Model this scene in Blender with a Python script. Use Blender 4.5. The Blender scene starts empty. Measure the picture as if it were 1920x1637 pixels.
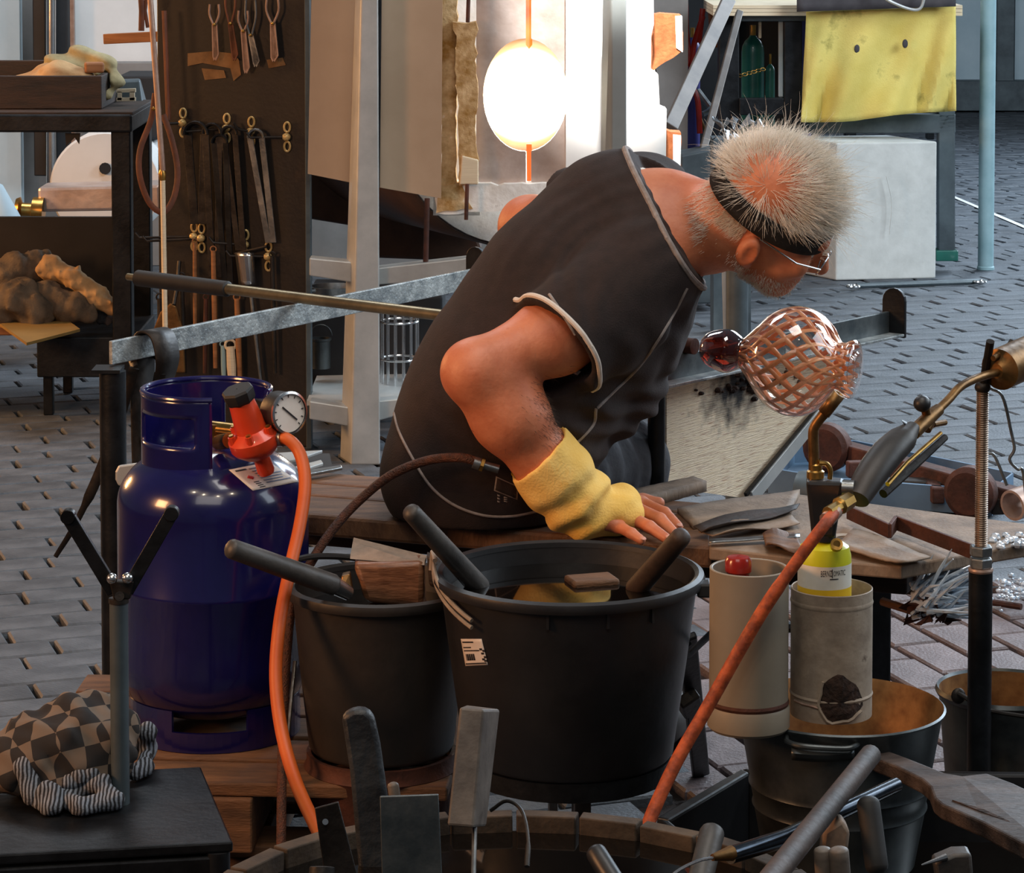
import bpy, math, random
import numpy as np
from mathutils import Vector, Matrix
from mathutils.bvhtree import BVHTree
random.seed(7)
rng = np.random.default_rng(7)
SC = bpy.context.scene
COL = SC.collection
V = Vector

# ------------------------------------------------------------------ camera
FPX, CX, YP, PITCH, HC = 5260.0, 960.0, 114.0, math.radians(3.5), 1.50
cam_d = bpy.data.cameras.new('camera')
cam = bpy.data.objects.new('camera', cam_d)
COL.objects.link(cam)
cam.location = (0, 0, HC)
cam.rotation_euler = (math.radians(90) - PITCH, 0, 0)
cam_d.sensor_width = 36.0
cam_d.sensor_fit = 'HORIZONTAL'
cam_d.lens = 36.0 * FPX / 1920.0
cam_d.shift_y = -(818.5 - YP) / 1920.0
cam_d.clip_start = 0.1
cam_d.clip_end = 200
SC.camera = cam

# ------------------------------------------------------------------ light
SC.view_settings.view_transform = 'Standard'
SC.view_settings.look = 'None'
SC.view_settings.gamma = 1.0
SC.view_settings.use_curve_mapping = False
SC.view_settings.exposure = 0.0
SC.cycles.use_denoising = True
SC.cycles.max_bounces = 8
SC.cycles.transparent_max_bounces = 16
SC.cycles.sample_clamp_indirect = 4.0
W = bpy.data.worlds.new('hall_light')
SC.world = W
W.use_nodes = True
W.node_tree.nodes['Background'].inputs[0].default_value = (0.60, 0.72, 0.85, 1)
W.node_tree.nodes['Background'].inputs[1].default_value = 0.10

def lamp(name, kind, loc, target, energy, color, size=1.0, size_y=None, spot=None, blend=0.3):
    d = bpy.data.lights.new(name, kind)
    d.energy = energy
    d.color = color
    if kind == 'AREA':
        d.size = size
        if size_y:
            d.shape = 'RECTANGLE'
            d.size_y = size_y
    else:
        d.shadow_soft_size = size
    if kind == 'SPOT':
        d.spot_size = math.radians(spot)
        d.spot_blend = blend
    o = bpy.data.objects.new(name, d)
    COL.objects.link(o)
    o.location = loc
    o.rotation_euler = (V(target) - V(loc)).to_track_quat('-Z', 'Y').to_euler()
    return o

# big hall windows behind and to the side, roof lights over the bench, a second furnace out of frame, added fill lamps
lamp('hall_window_light', 'AREA', (5.5, 14.0, 4.2), (1.0, 6.5, 0.0), 800, (0.72, 0.86, 1.0), 5.0, 4.0)
lamp('hall_fill_light', 'AREA', (5.0, 6.6, 3.4), (1.7, 10.8, 0.6), 330, (0.82, 0.92, 1.0), 2.5, 2.5)  # added fill that brightens the far table, cloth and concrete block
lamp('side_window_light', 'AREA', (5.0, 4.2, 3.2), (0.4, 4.6, 0.4), 70, (0.80, 0.90, 1.0), 2.5, 2.5)
lamp('roof_light', 'AREA', (0.6, 3.6, 4.6), (0.2, 4.4, 0.7), 62, (1.0, 0.95, 0.9), 1.6, 1.6)
lamp('front_fill_light', 'AREA', (-0.4, 0.6, 3.6), (0.0, 4.4, 0.7), 30, (1.0, 0.93, 0.86), 2.4, 1.6)  # added soft fill from the camera side, no real roof lamp
lamp('far_roof_light', 'AREA', (-1.5, 8.6, 4.5), (-1.2, 9.5, 0.8), 110, (0.9, 0.95, 1.0), 2.0, 2.0)
lamp('second_furnace_light', 'AREA', (-2.9, 2.9, 1.6), (-0.2, 4.5, 0.75), 58, (1.0, 0.47, 0.20), 0.7, 0.7)
lamp('kiln_light', 'AREA', (-3.4, 7.6, 1.3), (-1.2, 7.4, 0.1), 65, (1.0, 0.48, 0.17), 0.6, 0.6)
lamp('door_fill_spot', 'SPOT', (0.255, 6.0, 2.7), (0.27, 7.55, 1.2), 1000, (1.0, 0.96, 0.9), 0.05, spot=17, blend=0.4)  # added spot that drives the white heat door into glare
for i, (lx, ly) in enumerate([(-1.6, 2.2), (-0.9, 1.6), (0.3, 1.2), (1.3, 2.0)]):
    lamp('ceiling_lamp', 'SPOT', (lx, ly, 4.2), (-0.1, 4.2, 0.5), 34, (1.0, 0.82, 0.58), 0.07, spot=60, blend=0.6)

# ------------------------------------------------------------------ picture geometry -> world
_f = V((0, math.cos(PITCH), -math.sin(PITCH)))
_u = V((0, math.sin(PITCH), math.cos(PITCH)))
CAM = V((0, 0, HC))

def ray(px, py):
    return V((1, 0, 0)) * ((px - CX) / FPX) + _u * ((YP - py) / FPX) + _f

def J(px, py, d):                 # point at distance y = d
    r = ray(px, py)
    return CAM + r * (d / r.y)

def G(px, py, z=0.0):             # point at height z
    r = ray(px, py)
    return CAM + r * ((z - HC) / r.z)

def PL(px, py, p0, n):            # point on a plane
    r = ray(px, py)
    return CAM + r * ((V(p0) - CAM).dot(n) / r.dot(n))

def S(d, z=0.7):                  # pixels per metre
    return FPX / (d * math.cos(PITCH) + (HC - z) * math.sin(PITCH))

def proj(p):
    v = V(p) - CAM
    w = v.dot(_f)
    return CX + FPX * v.x / w, YP - FPX * v.dot(_u) / w

# ------------------------------------------------------------------ materials
def lin(c):
    out = []
    for v in c[:3]:
        v = v / 255.0
        out.append(v / 12.92 if v <= 0.04045 else ((v + 0.055) / 1.055) ** 2.4)
    return (*out, 1.0)

MATS = {}
def pm(name, c1, c2=None, scale=12, rough=0.6, metal=0.0, bump=0.0, bscale=80, stretch=(1, 1, 1), lo=0.35, hi=0.65,
       coat=0.0, detail=5, rrange=0.0, island=0.0, sheen=0.0, c3=None, sss=0.0):
    m = bpy.data.materials.new(name)
    m.use_nodes = True
    nt = m.node_tree
    N, L = nt.nodes, nt.links
    b = N['Principled BSDF']
    b.inputs['Roughness'].default_value = rough
    b.inputs['Metallic'].default_value = metal
    b.inputs['Coat Weight'].default_value = coat
    b.inputs['Coat Roughness'].default_value = 0.08
    if sheen:
        b.inputs['Sheen Weight'].default_value = sheen
    if sss:
        b.inputs['Subsurface Weight'].default_value = sss
        b.inputs['Subsurface Radius'].default_value = (0.01, 0.004, 0.002)
    tc = N.new('ShaderNodeTexCoord')
    mp = N.new('ShaderNodeMapping')
    mp.inputs['Scale'].default_value = stretch
    L.new(tc.outputs['Object'], mp.inputs['Vector'])
    col = None
    if c2 is None:
        b.inputs['Base Color'].default_value = lin(c1)
    else:
        nz = N.new('ShaderNodeTexNoise')
        nz.inputs['Scale'].default_value = scale
        nz.inputs['Detail'].default_value = detail
        nz.inputs['Roughness'].default_value = 0.62
        L.new(mp.outputs[0], nz.inputs['Vector'])
        cr = N.new('ShaderNodeValToRGB')
        cr.color_ramp.elements[0].position = lo
        cr.color_ramp.elements[0].color = lin(c1)
        cr.color_ramp.elements[1].position = hi
        cr.color_ramp.elements[1].color = lin(c2)
        if c3 is not None:
            e = cr.color_ramp.elements.new(min(0.98, hi + 0.1))
            e.color = lin(c3)
        L.new(nz.outputs['Fac'], cr.inputs[0])
        col = cr.outputs[0]
        if rrange:
            mr = N.new('ShaderNodeMapRange')
            mr.inputs['To Min'].default_value = max(0.02, rough - rrange)
            mr.inputs['To Max'].default_value = min(1, rough + rrange)
            L.new(nz.outputs['Fac'], mr.inputs['Value'])
            L.new(mr.outputs[0], b.inputs['Roughness'])
        if island:
            gi = N.new('ShaderNodeNewGeometry')
            oi = N.new('ShaderNodeObjectInfo')
            ad = N.new('ShaderNodeMath'); ad.operation = 'ADD'
            L.new(gi.outputs['Random Per Island'], ad.inputs[0])
            L.new(oi.outputs['Random'], ad.inputs[1])
            fr = N.new('ShaderNodeMath'); fr.operation = 'FRACT'
            L.new(ad.outputs[0], fr.inputs[0])
            mr2 = N.new('ShaderNodeMapRange')
            mr2.inputs['To Min'].default_value = 1 - island
            mr2.inputs['To Max'].default_value = 1 + island
            L.new(fr.outputs[0], mr2.inputs['Value'])
            hs = N.new('ShaderNodeHueSaturation')
            L.new(mr2.outputs[0], hs.inputs['Value'])
            L.new(col, hs.inputs['Color'])
            col = hs.outputs[0]
        L.new(col, b.inputs['Base Color'])
    if bump:
        bz = N.new('ShaderNodeTexNoise')
        bz.inputs['Scale'].default_value = bscale
        bz.inputs['Detail'].default_value = 4
        L.new(mp.outputs[0], bz.inputs['Vector'])
        bp = N.new('ShaderNodeBump')
        bp.inputs['Strength'].default_value = bump
        bp.inputs['Distance'].default_value = 0.004
        L.new(bz.outputs['Fac'], bp.inputs['Height'])
        L.new(bp.outputs[0], b.inputs['Normal'])
    MATS[name] = m
    return m

def emat(name, color, strength, color2=None, scale=8):
    m = bpy.data.materials.new(name)
    m.use_nodes = True
    b = m.node_tree.nodes['Principled BSDF']
    b.inputs['Base Color'].default_value = (0.02, 0.02, 0.02, 1)
    b.inputs['Emission Color'].default_value = lin(color)
    b.inputs['Emission Strength'].default_value = strength
    if color2 is not None:
        N, L = m.node_tree.nodes, m.node_tree.links
        tc = N.new('ShaderNodeTexCoord')
        nz = N.new('ShaderNodeTexNoise'); nz.inputs['Scale'].default_value = scale
        L.new(tc.outputs['Object'], nz.inputs['Vector'])
        cr = N.new('ShaderNodeValToRGB')
        cr.color_ramp.elements[0].position = 0.4; cr.color_ramp.elements[0].color = lin(color)
        cr.color_ramp.elements[1].position = 0.6; cr.color_ramp.elements[1].color = lin(color2)
        L.new(nz.outputs['Fac'], cr.inputs[0]); L.new(cr.outputs[0], b.inputs['Emission Color'])
    MATS[name] = m
    return m

def gmat(name, color, rough=0.0, clear=0.75, tint=0.9):   # thin clear glass: mostly see-through with reflections
    m = bpy.data.materials.new(name)
    m.use_nodes = True
    N, L = m.node_tree.nodes, m.node_tree.links
    for n in list(N):
        N.remove(n)
    out = N.new('ShaderNodeOutputMaterial')
    tr = N.new('ShaderNodeBsdfTransparent'); tr.inputs[0].default_value = lin(color)
    gl = N.new('ShaderNodeBsdfGlossy'); gl.inputs['Roughness'].default_value = rough
    fr = N.new('ShaderNodeLayerWeight'); fr.inputs['Blend'].default_value = 1 - clear
    mx = N.new('ShaderNodeMixShader')
    mr = N.new('ShaderNodeMapRange'); mr.inputs['To Min'].default_value = 0.05; mr.inputs['To Max'].default_value = 0.85
    L.new(fr.outputs['Facing'], mr.inputs['Value'])
    L.new(mr.outputs[0], mx.inputs[0])
    L.new(tr.outputs[0], mx.inputs[1]); L.new(gl.outputs[0], mx.inputs[2]); L.new(mx.outputs[0], out.inputs[0])
    MATS[name] = m
    return m

# ------------------------------------------------------------------ mesh helpers
def frame(axis, hint=None):
    a = V(axis).normalized()
    h = V(hint) if hint is not None else (V((0, 0, 1)) if abs(a.z) < 0.95 else V((1, 0, 0)))
    x = h.cross(a)
    if x.length < 1e-6:
        x = V((1, 0, 0)).cross(a)
    x.normalize()
    return x, a.cross(x).normalized(), a

class MB:
    def __init__(s):
        s.v = []; s.f = []
    def add(s, vs, fs):
        o = len(s.v)
        s.v += [tuple(p) for p in vs]
        s.f += [tuple(i + o for i in f) for f in fs]
        return s
    def hexa(s, p):                       # 8 points: bottom ring, top ring
        return s.add(p, [(3, 2, 1, 0), (4, 5, 6, 7), (0, 1, 5, 4), (1, 2, 6, 5), (2, 3, 7, 6), (3, 0, 4, 7)])
    def box(s, c, size, ax=None, rz=0.0):
        c = V(c); hx, hy, hz = [q / 2 for q in size]
        if ax is None:
            X, Y, Z = V((math.cos(rz), math.sin(rz), 0)), V((-math.sin(rz), math.cos(rz), 0)), V((0, 0, 1))
        else:
            X, Y, Z = [V(q).normalized() for q in ax]
        ps = [c + X * sx * hx + Y * sy * hy + Z * sz * hz for sz in (-1, 1) for sx, sy in ((-1, -1), (1, -1), (1, 1), (-1, 1))]
        return s.hexa(ps)
    def bar(s, a, b, w, t, up=(0, 0, 1)):  # rectangular bar from a to b, width w along side, t along up
        a, b = V(a), V(b)
        d = (b - a).normalized(); x = d.cross(V(up)).normalized(); y = x.cross(d).normalized()
        ps = [p + x * sx * w / 2 + y * sy * t / 2 for p in (a, b) for sx, sy in ((-1, -1), (1, -1), (1, 1), (-1, 1))]
        return s.hexa(ps)
    def prism(s, pts, off):
        off = V(off); n = len(pts); pts = [V(p) for p in pts]
        return s.add(pts + [p + off for p in pts],
                     [tuple(range(n - 1, -1, -1)), tuple(range(n, 2 * n))] + [(i, (i + 1) % n, n + (i + 1) % n, n + i) for i in range(n)])
    def tube(s, pts, r, n=12, caps=True, flat=1.0, up=None):
        pts = [V(p) for p in pts]; m = len(pts)
        rs = list(r) if hasattr(r, '__len__') else [r] * m
        x = None; vs = []
        for i, p in enumerate(pts):
            d = (pts[min(i + 1, m - 1)] - pts[max(i - 1, 0)])
            if d.length < 1e-9: d = V((0, 0, 1))
            d.normalize()
            if up is not None:
                x = d.cross(V(up[i]) if isinstance(up, list) else V(up)); x.normalize()
            elif x is None:
                x = frame(d)[0]
            else:
                x = x - d * x.dot(d)
                x = x.normalized() if x.length > 1e-6 else frame(d)[0]
            y = d.cross(x)
            for k in range(n):
                t = 2 * math.pi * k / n
                vs.append(p + x * math.cos(t) * rs[i] + y * math.sin(t) * rs[i] * flat)
        fs = [(i * n + k, i * n + (k + 1) % n, (i + 1) * n + (k + 1) % n, (i + 1) * n + k) for i in range(m - 1) for k in range(n)]
        if caps:
            fs += [tuple(range(n - 1, -1, -1)), tuple(range((m - 1) * n, m * n))]
        return s.add(vs, fs)
    def lathe(s, prof, o, axis=(0, 0, 1), n=40, a0=0.0, a1=2 * math.pi, hint=None):
        x, y, a = frame(axis, hint); o = V(o); full = abs(a1 - a0 - 2 * math.pi) < 1e-6
        k = n if full else n + 1
        vs = [o + a * h + (x * math.cos(a0 + (a1 - a0) * i / n) + y * math.sin(a0 + (a1 - a0) * i / n)) * r for r, h in prof for i in range(k)]
        fs = []
        for j in range(len(prof) - 1):
            for i in range(n):
                i2 = (i + 1) % k if full else i + 1
                fs.append((j * k + i, j * k + i2, (j + 1) * k + i2, (j + 1) * k + i))
        return s.add(vs, fs)
    def ball(s, c, r, sc=(1, 1, 1), n=16, m=10, ax=None):
        c = V(c); X, Y, Z = [V(q) for q in ax] if ax else (V((1, 0, 0)), V((0, 1, 0)), V((0, 0, 1)))
        vs = []
        for j in range(m + 1):
            ph = math.pi * j / m
            for i in range(n):
                th = 2 * math.pi * i / n
                vs.append(c + X * r * sc[0] * math.sin(ph) * math.cos(th) + Y * r * sc[1] * math.sin(ph) * math.sin(th) + Z * r * sc[2] * math.cos(ph))
        fs = [(j * n + i, (j + 1) * n + i, (j + 1) * n + (i + 1) % n, j * n + (i + 1) % n) for j in range(m) for i in range(n)]
        return s.add(vs, fs)
    def grid(s, P):                       # rows of points
        R, C = len(P), len(P[0])
        return s.add([p for row in P for p in row], [(i * C + j, i * C + j + 1, (i + 1) * C + j + 1, (i + 1) * C + j) for i in range(R - 1) for j in range(C - 1)])
    def build(s, name, mat, parent=None, smooth=35, bevel=0.0, solid=0.0, sub=0, seg=2):
        me = bpy.data.meshes.new(name)
        me.from_pydata(s.v, [], s.f)
        me.validate()
        if smooth:
            me.polygons.foreach_set('use_smooth', [True] * len(me.polygons))
            me.set_sharp_from_angle(angle=math.radians(smooth))
        o = bpy.data.objects.new(name, me)
        COL.objects.link(o)
        fixnormals(me)
        if isinstance(mat, str): mat = MATS[mat]
        me.materials.append(mat)
        if solid:
            md = o.modifiers.new('solid', 'SOLIDIFY'); md.thickness = solid; md.offset = 0
        if bevel:
            md = o.modifiers.new('bevel', 'BEVEL'); md.width = bevel; md.segments = seg; md.limit_method = 'ANGLE'
            md.harden_normals = False
        if sub:
            md = o.modifiers.new('sub', 'SUBSURF'); md.levels = sub; md.render_levels = sub
        if parent is not None:
            o.parent = parent
            o.matrix_parent_inverse = Matrix.Translation(-world_loc(parent))
        return o

import bmesh
def fixnormals(me):
    bm = bmesh.new(); bm.from_mesh(me)
    bmesh.ops.recalc_face_normals(bm, faces=bm.faces)
    bm.to_mesh(me); bm.free()

def world_loc(o):
    # parents are never rotated or scaled, only moved (meshes hold world coordinates)
    if o.type == 'EMPTY':
        return o.location.copy()
    return V((0, 0, 0)) if o.parent is None else world_loc(o.parent) * 0.0

def tag(o, label, cat, group=None):
    o['label'] = label; o['category'] = cat
    if group: o['group'] = group
    return o

def thing(name, label, cat, loc=(0, 0, 0), group=None):
    o = bpy.data.objects.new(name, None)
    o.empty_display_size = 0.05
    COL.objects.link(o)
    o.location = loc
    return tag(o, label, cat, group)

def stru(o):
    o['kind'] = 'structure'
    return o

def stuff(o):
    o['kind'] = 'stuff'
    return o

def bez(pts, n=40):                       # Catmull-Rom through points
    P = [V(p) for p in pts]; P = [P[0] * 2 - P[1]] + P + [P[-1] * 2 - P[-2]]
    out = []; m = len(P) - 3
    for i in range(n + 1):
        t = i / n * m; k = min(int(t), m - 1); t -= k
        a, b, c, d = P[k:k + 4]
        out.append(0.5 * ((2 * b) + (c - a) * t + (2 * a - 5 * b + 4 * c - d) * t * t + (3 * b - a - 3 * c + d) * t ** 3))
    return out

def caps_prof(pts, r, k=4):               # rounded ends for a bar: returns (pts, radii)
    return pts, r

def roundrod(mb, a, b, r0, r1=None, n=14, cap=0.6, steps=6):
    a, b = V(a), V(b); r1 = r0 if r1 is None else r1
    d = (b - a).normalized(); L_ = (b - a).length
    pts, rs = [], []
    for i in range(5):
        t = math.pi / 2 * i / 4
        pts.append(a + d * r0 * cap * (1 - math.cos(math.pi / 2 - t))*0 + d * (r0 * cap * (1 - math.sin(math.pi / 2 * (1 - i / 4))) * 0 + r0 * cap * (i / 4) ** 2 * 1.0)); rs.append(max(1e-4, r0 * math.sin(math.acos(max(0, 1 - (i / 4) ** 2)))))
    for i in range(1, steps):
        t = i / steps
        pts.append(a + d * (r0 * cap + (L_ - r0 * cap - r1 * cap) * t)); rs.append(r0 + (r1 - r0) * t)
    for i in range(4, -1, -1):
        pts.append(b - d * r1 * cap * (i / 4) ** 2); rs.append(max(1e-4, r1 * math.sin(math.acos(max(0, 1 - (i / 4) ** 2)))))
    return mb.tube(pts, rs, n)

def copy_tree(o, delta=(0, 0, 0), label=None):
    c = o.copy(); COL.objects.link(c)
    if o.parent is None: c.location = o.location + V(delta)
    if label: c['label'] = label
    for ch in list(o.children):
        d = copy_tree(ch); d.parent = c; d.matrix_parent_inverse = ch.matrix_parent_inverse.copy()
    return c
# ------------------------------------------------------------------ material palette
pm('paver', (60, 66, 73), (90, 96, 103), 9, 0.62, bump=0.5, bscale=140, island=0.16, rrange=0.12)
pm('paver_red', (88, 74, 74), (116, 102, 102), 9, 0.6, bump=0.5, bscale=140, island=0.2)
pm('sand', (24, 18, 16), (52, 34, 28), 20, 0.95, bump=0.4, bscale=200)
pm('black_steel', (20, 22, 25), (38, 41, 45), 14, 0.42, 0.6, bump=0.15, bscale=90, rrange=0.12)
pm('black_paint', (16, 16, 18), (28, 28, 30), 10, 0.45)
pm('dark_wood', (30, 22, 18), (56, 38, 28), 10, 0.7, stretch=(1, 1, 6), bump=0.3)
pm('steel', (120, 124, 126), (165, 168, 168), 16, 0.32, 0.9, bump=0.12, bscale=120, rrange=0.15)
pm('worn_steel', (116, 124, 128), (176, 182, 182), 30, 0.42, 0.35, bump=0.5, bscale=160, rrange=0.15)
pm('bright_steel', (190, 192, 194), (215, 215, 215), 10, 0.2, 0.95)
pm('alu', (168, 172, 172), (190, 193, 192), 8, 0.42, 0.35, bump=0.06, bscale=60)
pm('alu_rust', (150, 150, 148), (176, 178, 176), 6, 0.45, 0.35, c3=(120, 92, 70))
pm('brass', (150, 112, 56), (196, 156, 84), 30, 0.3, 0.9)
pm('pale_brass', (190, 158, 96), (220, 192, 134), 30, 0.42, 0.35)
pm('worn_ochre', (104, 74, 42), (134, 98, 60), 26, 0.8)
pm('gold_rod', (120, 108, 84), (150, 136, 106), 20, 0.34, 0.75)
pm('old_brass', (96, 70, 42), (140, 104, 62), 24, 0.42, 0.85, bump=0.15, rrange=0.15)
pm('copper', (150, 122, 108), (176, 150, 136), 24, 0.45, 0.4)
pm('leather', (84, 46, 28), (112, 62, 38), 18, 0.6)
pm('blue_plate', (66, 75, 80), (98, 104, 106), 22, 0.45, 0.5, bump=0.2, bscale=60)
pm('dark_chrome', (40, 46, 54), (70, 78, 88), 12, 0.2, 0.9)
pm('rust_iron', (58, 36, 30), (92, 54, 42), 16, 0.7, 0.4, bump=0.4)
pm('dark_iron', (36, 33, 32), (62, 58, 55), 20, 0.5, 0.7, bump=0.25)
pm('blue_tank', (16, 15, 70), (24, 22, 88), 5, 0.22, coat=0.6, bump=0.03, bscale=30)
pm('red_paint', (206, 60, 26), (222, 74, 34), 10, 0.38, coat=0.3)
pm('orange_hose', (196, 84, 22), (208, 96, 32), 14, 0.5)
pm('dirty_hose', (132, 56, 26), (190, 84, 38), 46, 0.6, bump=0.3, lo=0.4, hi=0.6)
pm('braid_hose', (58, 32, 20), (96, 50, 28), 120, 0.6, bump=0.8, bscale=420)
pm('black_plastic', (24, 24, 26), (36, 36, 38), 6, 0.42, bump=0.12, bscale=50, rrange=0.1)
pm('black_plastic_old', (34, 31, 29), (52, 46, 42), 6, 0.5, bump=0.15, bscale=50, c3=(74, 58, 48))
pm('rubber', (26, 25, 25), (36, 34, 33), 30, 0.65)
pm('water', (10, 8, 7), (16, 13, 11), 3, 0.04)
pm('zinc', (58, 63, 66), (94, 100, 101), 9, 0.38, 0.7, bump=0.1, bscale=30, rrange=0.12)
pm('zinc_rust', (128, 86, 50), (176, 128, 78), 26, 0.5, 0.45, c3=(96, 58, 34))
pm('can_grey', (142, 126, 110), (174, 158, 140), 22, 0.6, 0.1, bump=0.2, c3=(92, 76, 64))
pm('pvc', (132, 122, 106), (146, 136, 120), 5, 0.5, bump=0.05)
pm('rod_steel', (118, 98, 82), (164, 146, 130), 30, 0.4, 0.7)
pm('beam_grey', (92, 86, 82), (118, 110, 104), 8, 0.5, 0.2)
pm('char', (30, 20, 16), (66, 46, 36), 60, 0.95, bump=1.0, bscale=120)
pm('white_paper', (226, 216, 206), (236, 228, 220), 20, 0.6)
pm('ink', (38, 36, 40))
pm('ink_blue', (120, 132, 156))
pm('ink_red', (190, 44, 40))
pm('yellow_can', (206, 206, 20), (222, 220, 44), 10, 0.35, coat=0.3)
pm('can_label', (226, 220, 204), (240, 236, 226), 22, 0.5, c3=(150, 150, 140))
pm('can_yellow', (236, 190, 30), (244, 204, 52), 10, 0.45)
pm('red_plastic', (126, 20, 12), (160, 32, 18), 10, 0.25, coat=0.4)
pm('tool_wood', (66, 57, 50), (104, 94, 85), 14, 0.55, stretch=(1, 1, 1), bump=0.2)
pm('dark_handle', (44, 41, 39), (76, 71, 67), 12, 0.5, bump=0.2)
pm('brown_handle', (38, 27, 21), (66, 48, 38), 14, 0.6, bump=0.25)
pm('wet_wood', (92, 58, 38), (140, 96, 68), 26, 0.4, stretch=(1, 1, 5), bump=0.2)
pm('block_wood', (84, 62, 46), (150, 132, 116), 12, 0.7, bump=0.25)
pm('bench_wood', (74, 48, 31), (122, 86, 58), 9, 0.6, stretch=(1.0, 6, 1), bump=0.4, c3=(54, 36, 26))
pm('pallet_wood', (78, 52, 32), (114, 78, 50), 9, 0.75, stretch=(1, 5, 5), bump=0.35, island=0.15)
pm('stave_wood', (48, 38, 30), (84, 69, 54), 14, 0.8, bump=0.4, island=0.15)
pm('grey_board', (112, 95, 80), (150, 129, 110), 9, 0.7, stretch=(2, 2, 1), bump=0.3, c3=(84, 66, 54))
pm('tool_wood_black', (24, 26, 30), (52, 56, 60), 14, 0.5, stretch=(1, 1, 1), bump=0.5)
pm('paddle_wood', (46, 38, 35), (86, 75, 70), 8, 0.55, stretch=(1, 4, 4), bump=0.3)
pm('burnt_panel', (232, 206, 166), (244, 226, 198), 14, 0.7, stretch=(2, 2, 50), bump=0.6, bscale=12, lo=0.3, hi=0.55, c3=(176, 132, 100))
pm('cloth_check_dark', (46, 43, 44), (66, 62, 62), 60, 0.95, bump=0.5, bscale=300)
pm('ochre_panel', (190, 168, 140), (204, 182, 156), 4, 0.55, 0.1)
pm('tan_panel', (172, 146, 120), (182, 156, 130), 4, 0.5, 0.15)
pm('drum_brown', (60, 43, 34), (88, 63, 48), 6, 0.55, 0.3)
pm('refractory', (214, 210, 204), (236, 234, 230), 14, 0.9, bump=0.6, bscale=40, c3=(150, 140, 130))
pm('refractory_orange', (142, 76, 38), (170, 100, 58), 30, 0.95, bump=0.9, bscale=70, c3=(96, 50, 26))  # orange furnace glow on the broken edges is put into this colour
pm('refractory_yellow', (150, 110, 50), (214, 184, 140), 18, 0.95, bump=0.9, bscale=60, c3=(236, 228, 216))
pm('foil', (196, 176, 166), (222, 208, 202), 10, 0.34, 0.6, bump=0.5, bscale=16)
pm('white_board', (236, 236, 234), (246, 246, 244), 6, 0.8)
pm('post_grey', (118, 124, 124), (130, 136, 136), 6, 0.5)
pm('wall_white', (206, 208, 208), (220, 222, 222), 3, 0.7)
pm('wall_blue', (176, 200, 212), (196, 216, 226), 3, 0.6)
pm('wall_grey', (112, 110, 108), (132, 130, 128), 4, 0.7)
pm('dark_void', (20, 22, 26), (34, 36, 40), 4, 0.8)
pm('tan_cloth', (150, 116, 78), (186, 152, 108), 10, 0.9, bump=0.3, bscale=90)
pm('rag_cloth', (64, 54, 44), (98, 85, 70), 12, 0.95, bump=0.4, bscale=160, island=0.2)
pm('yellow_cloth', (208, 186, 94), (222, 204, 116), 5, 0.9, bump=0.35, bscale=200, lo=0.3, hi=0.6, c3=(150, 138, 70))
pm('dark_cloth', (58, 56, 60), (74, 72, 76), 12, 0.95)
pm('concrete', (186, 190, 188), (202, 206, 204), 12, 0.85, bump=0.3, bscale=30)
pm('pole_blue', (126, 158, 166), (146, 176, 184), 8, 0.5)
pm('steel_blue', (62, 72, 78), (84, 96, 102), 8, 0.5, 0.3)
pm('bottle_green', (22, 84, 74), (34, 108, 94), 6, 0.35, coat=0.4)
pm('bottle_blue', (44, 42, 110), (58, 56, 130), 6, 0.4)
pm('plywood', (206, 188, 158), (222, 206, 178), 14, 0.7, stretch=(1, 1, 40))
pm('blue_tray', (70, 96, 122), (92, 120, 146), 6, 0.5)
pm('yellow_board', (118, 92, 42), (136, 108, 54), 6, 0.7)
pm('bar_wood', (130, 84, 48), (160, 106, 64), 8, 0.6, stretch=(1, 1, 10))

# ------------------------------------------------------------------ floor of pavers
fl = MB(); fl.box((0.6, 11.0, -0.035), (14, 20, 0.03))
floor = stru(fl.build('floor', 'sand', smooth=0))
PHI = math.radians(19)
bu, bv = V((math.cos(PHI), math.sin(PHI), 0)), V((-math.sin(PHI), math.cos(PHI), 0))
def brick_shape(l, w):
    hl, hw, c = l / 2, w / 2, 0.004
    v = [(sx * hl, sy * hw, -0.02) for sx, sy in ((-1, -1), (1, -1), (1, 1), (-1, 1))]
    v += [(sx * hl, sy * hw, -c) for sx, sy in ((-1, -1), (1, -1), (1, 1), (-1, 1))]
    v += [(sx * (hl - c), sy * (hw - c), 0) for sx, sy in ((-1, -1), (1, -1), (1, 1), (-1, 1))]
    f = [(8, 9, 10, 11)] + [(i, (i + 1) % 4, 4 + (i + 1) % 4, 4 + i) for i in range(4)] + [(4 + i, 4 + (i + 1) % 4, 8 + (i + 1) % 4, 8 + i) for i in range(4)]
    return v, f
bvs, bfs = brick_shape(0.189, 0.0955)
SEEN = [(0, 590, 225, 1345), (440, 1490, 560, 1600), (715, 780, 800, 880), (1240, 190, 1920, 900), (1620, 1040, 1920, 1280), (1235, 1080, 1350, 1460), (1080, 1460, 1240, 1535), (580, 990, 680, 1040)]
def inpatch(x, y):
    return x > 0.22 + (y - 4.3) * 0.1 and y < 5.95
cells = []
for j in range(-60, 190):
    for i in range(-50, 50):
        off = (0.5 if j % 2 else 0.0) + 0.11 * math.sin(j * 1.7)
        c = bu * ((i + off) * 0.2) + bv * (j * 0.1) + V((0, 2.0, 0))
        if c.y < 2.9 or c.y > 19.5 or abs(c.x - 0.1) > 0.1825 * c.y + 1.0 or inpatch(c.x, c.y): continue
        cells.append((c, PHI, 0))
for j in range(-40, 40):
    for i in range(-60, 60):
        off = 0.5 if j % 2 else 0.0
        c = bu * (j * 0.106) + bv * ((i + off) * 0.2) + V((0.9, 4.6, 0))
        if c.y < 3.2 or not inpatch(c.x, c.y) or c.x > 0.1825 * c.y + 0.4: continue
        cells.append((c, PHI + math.pi / 2, 1))
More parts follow.
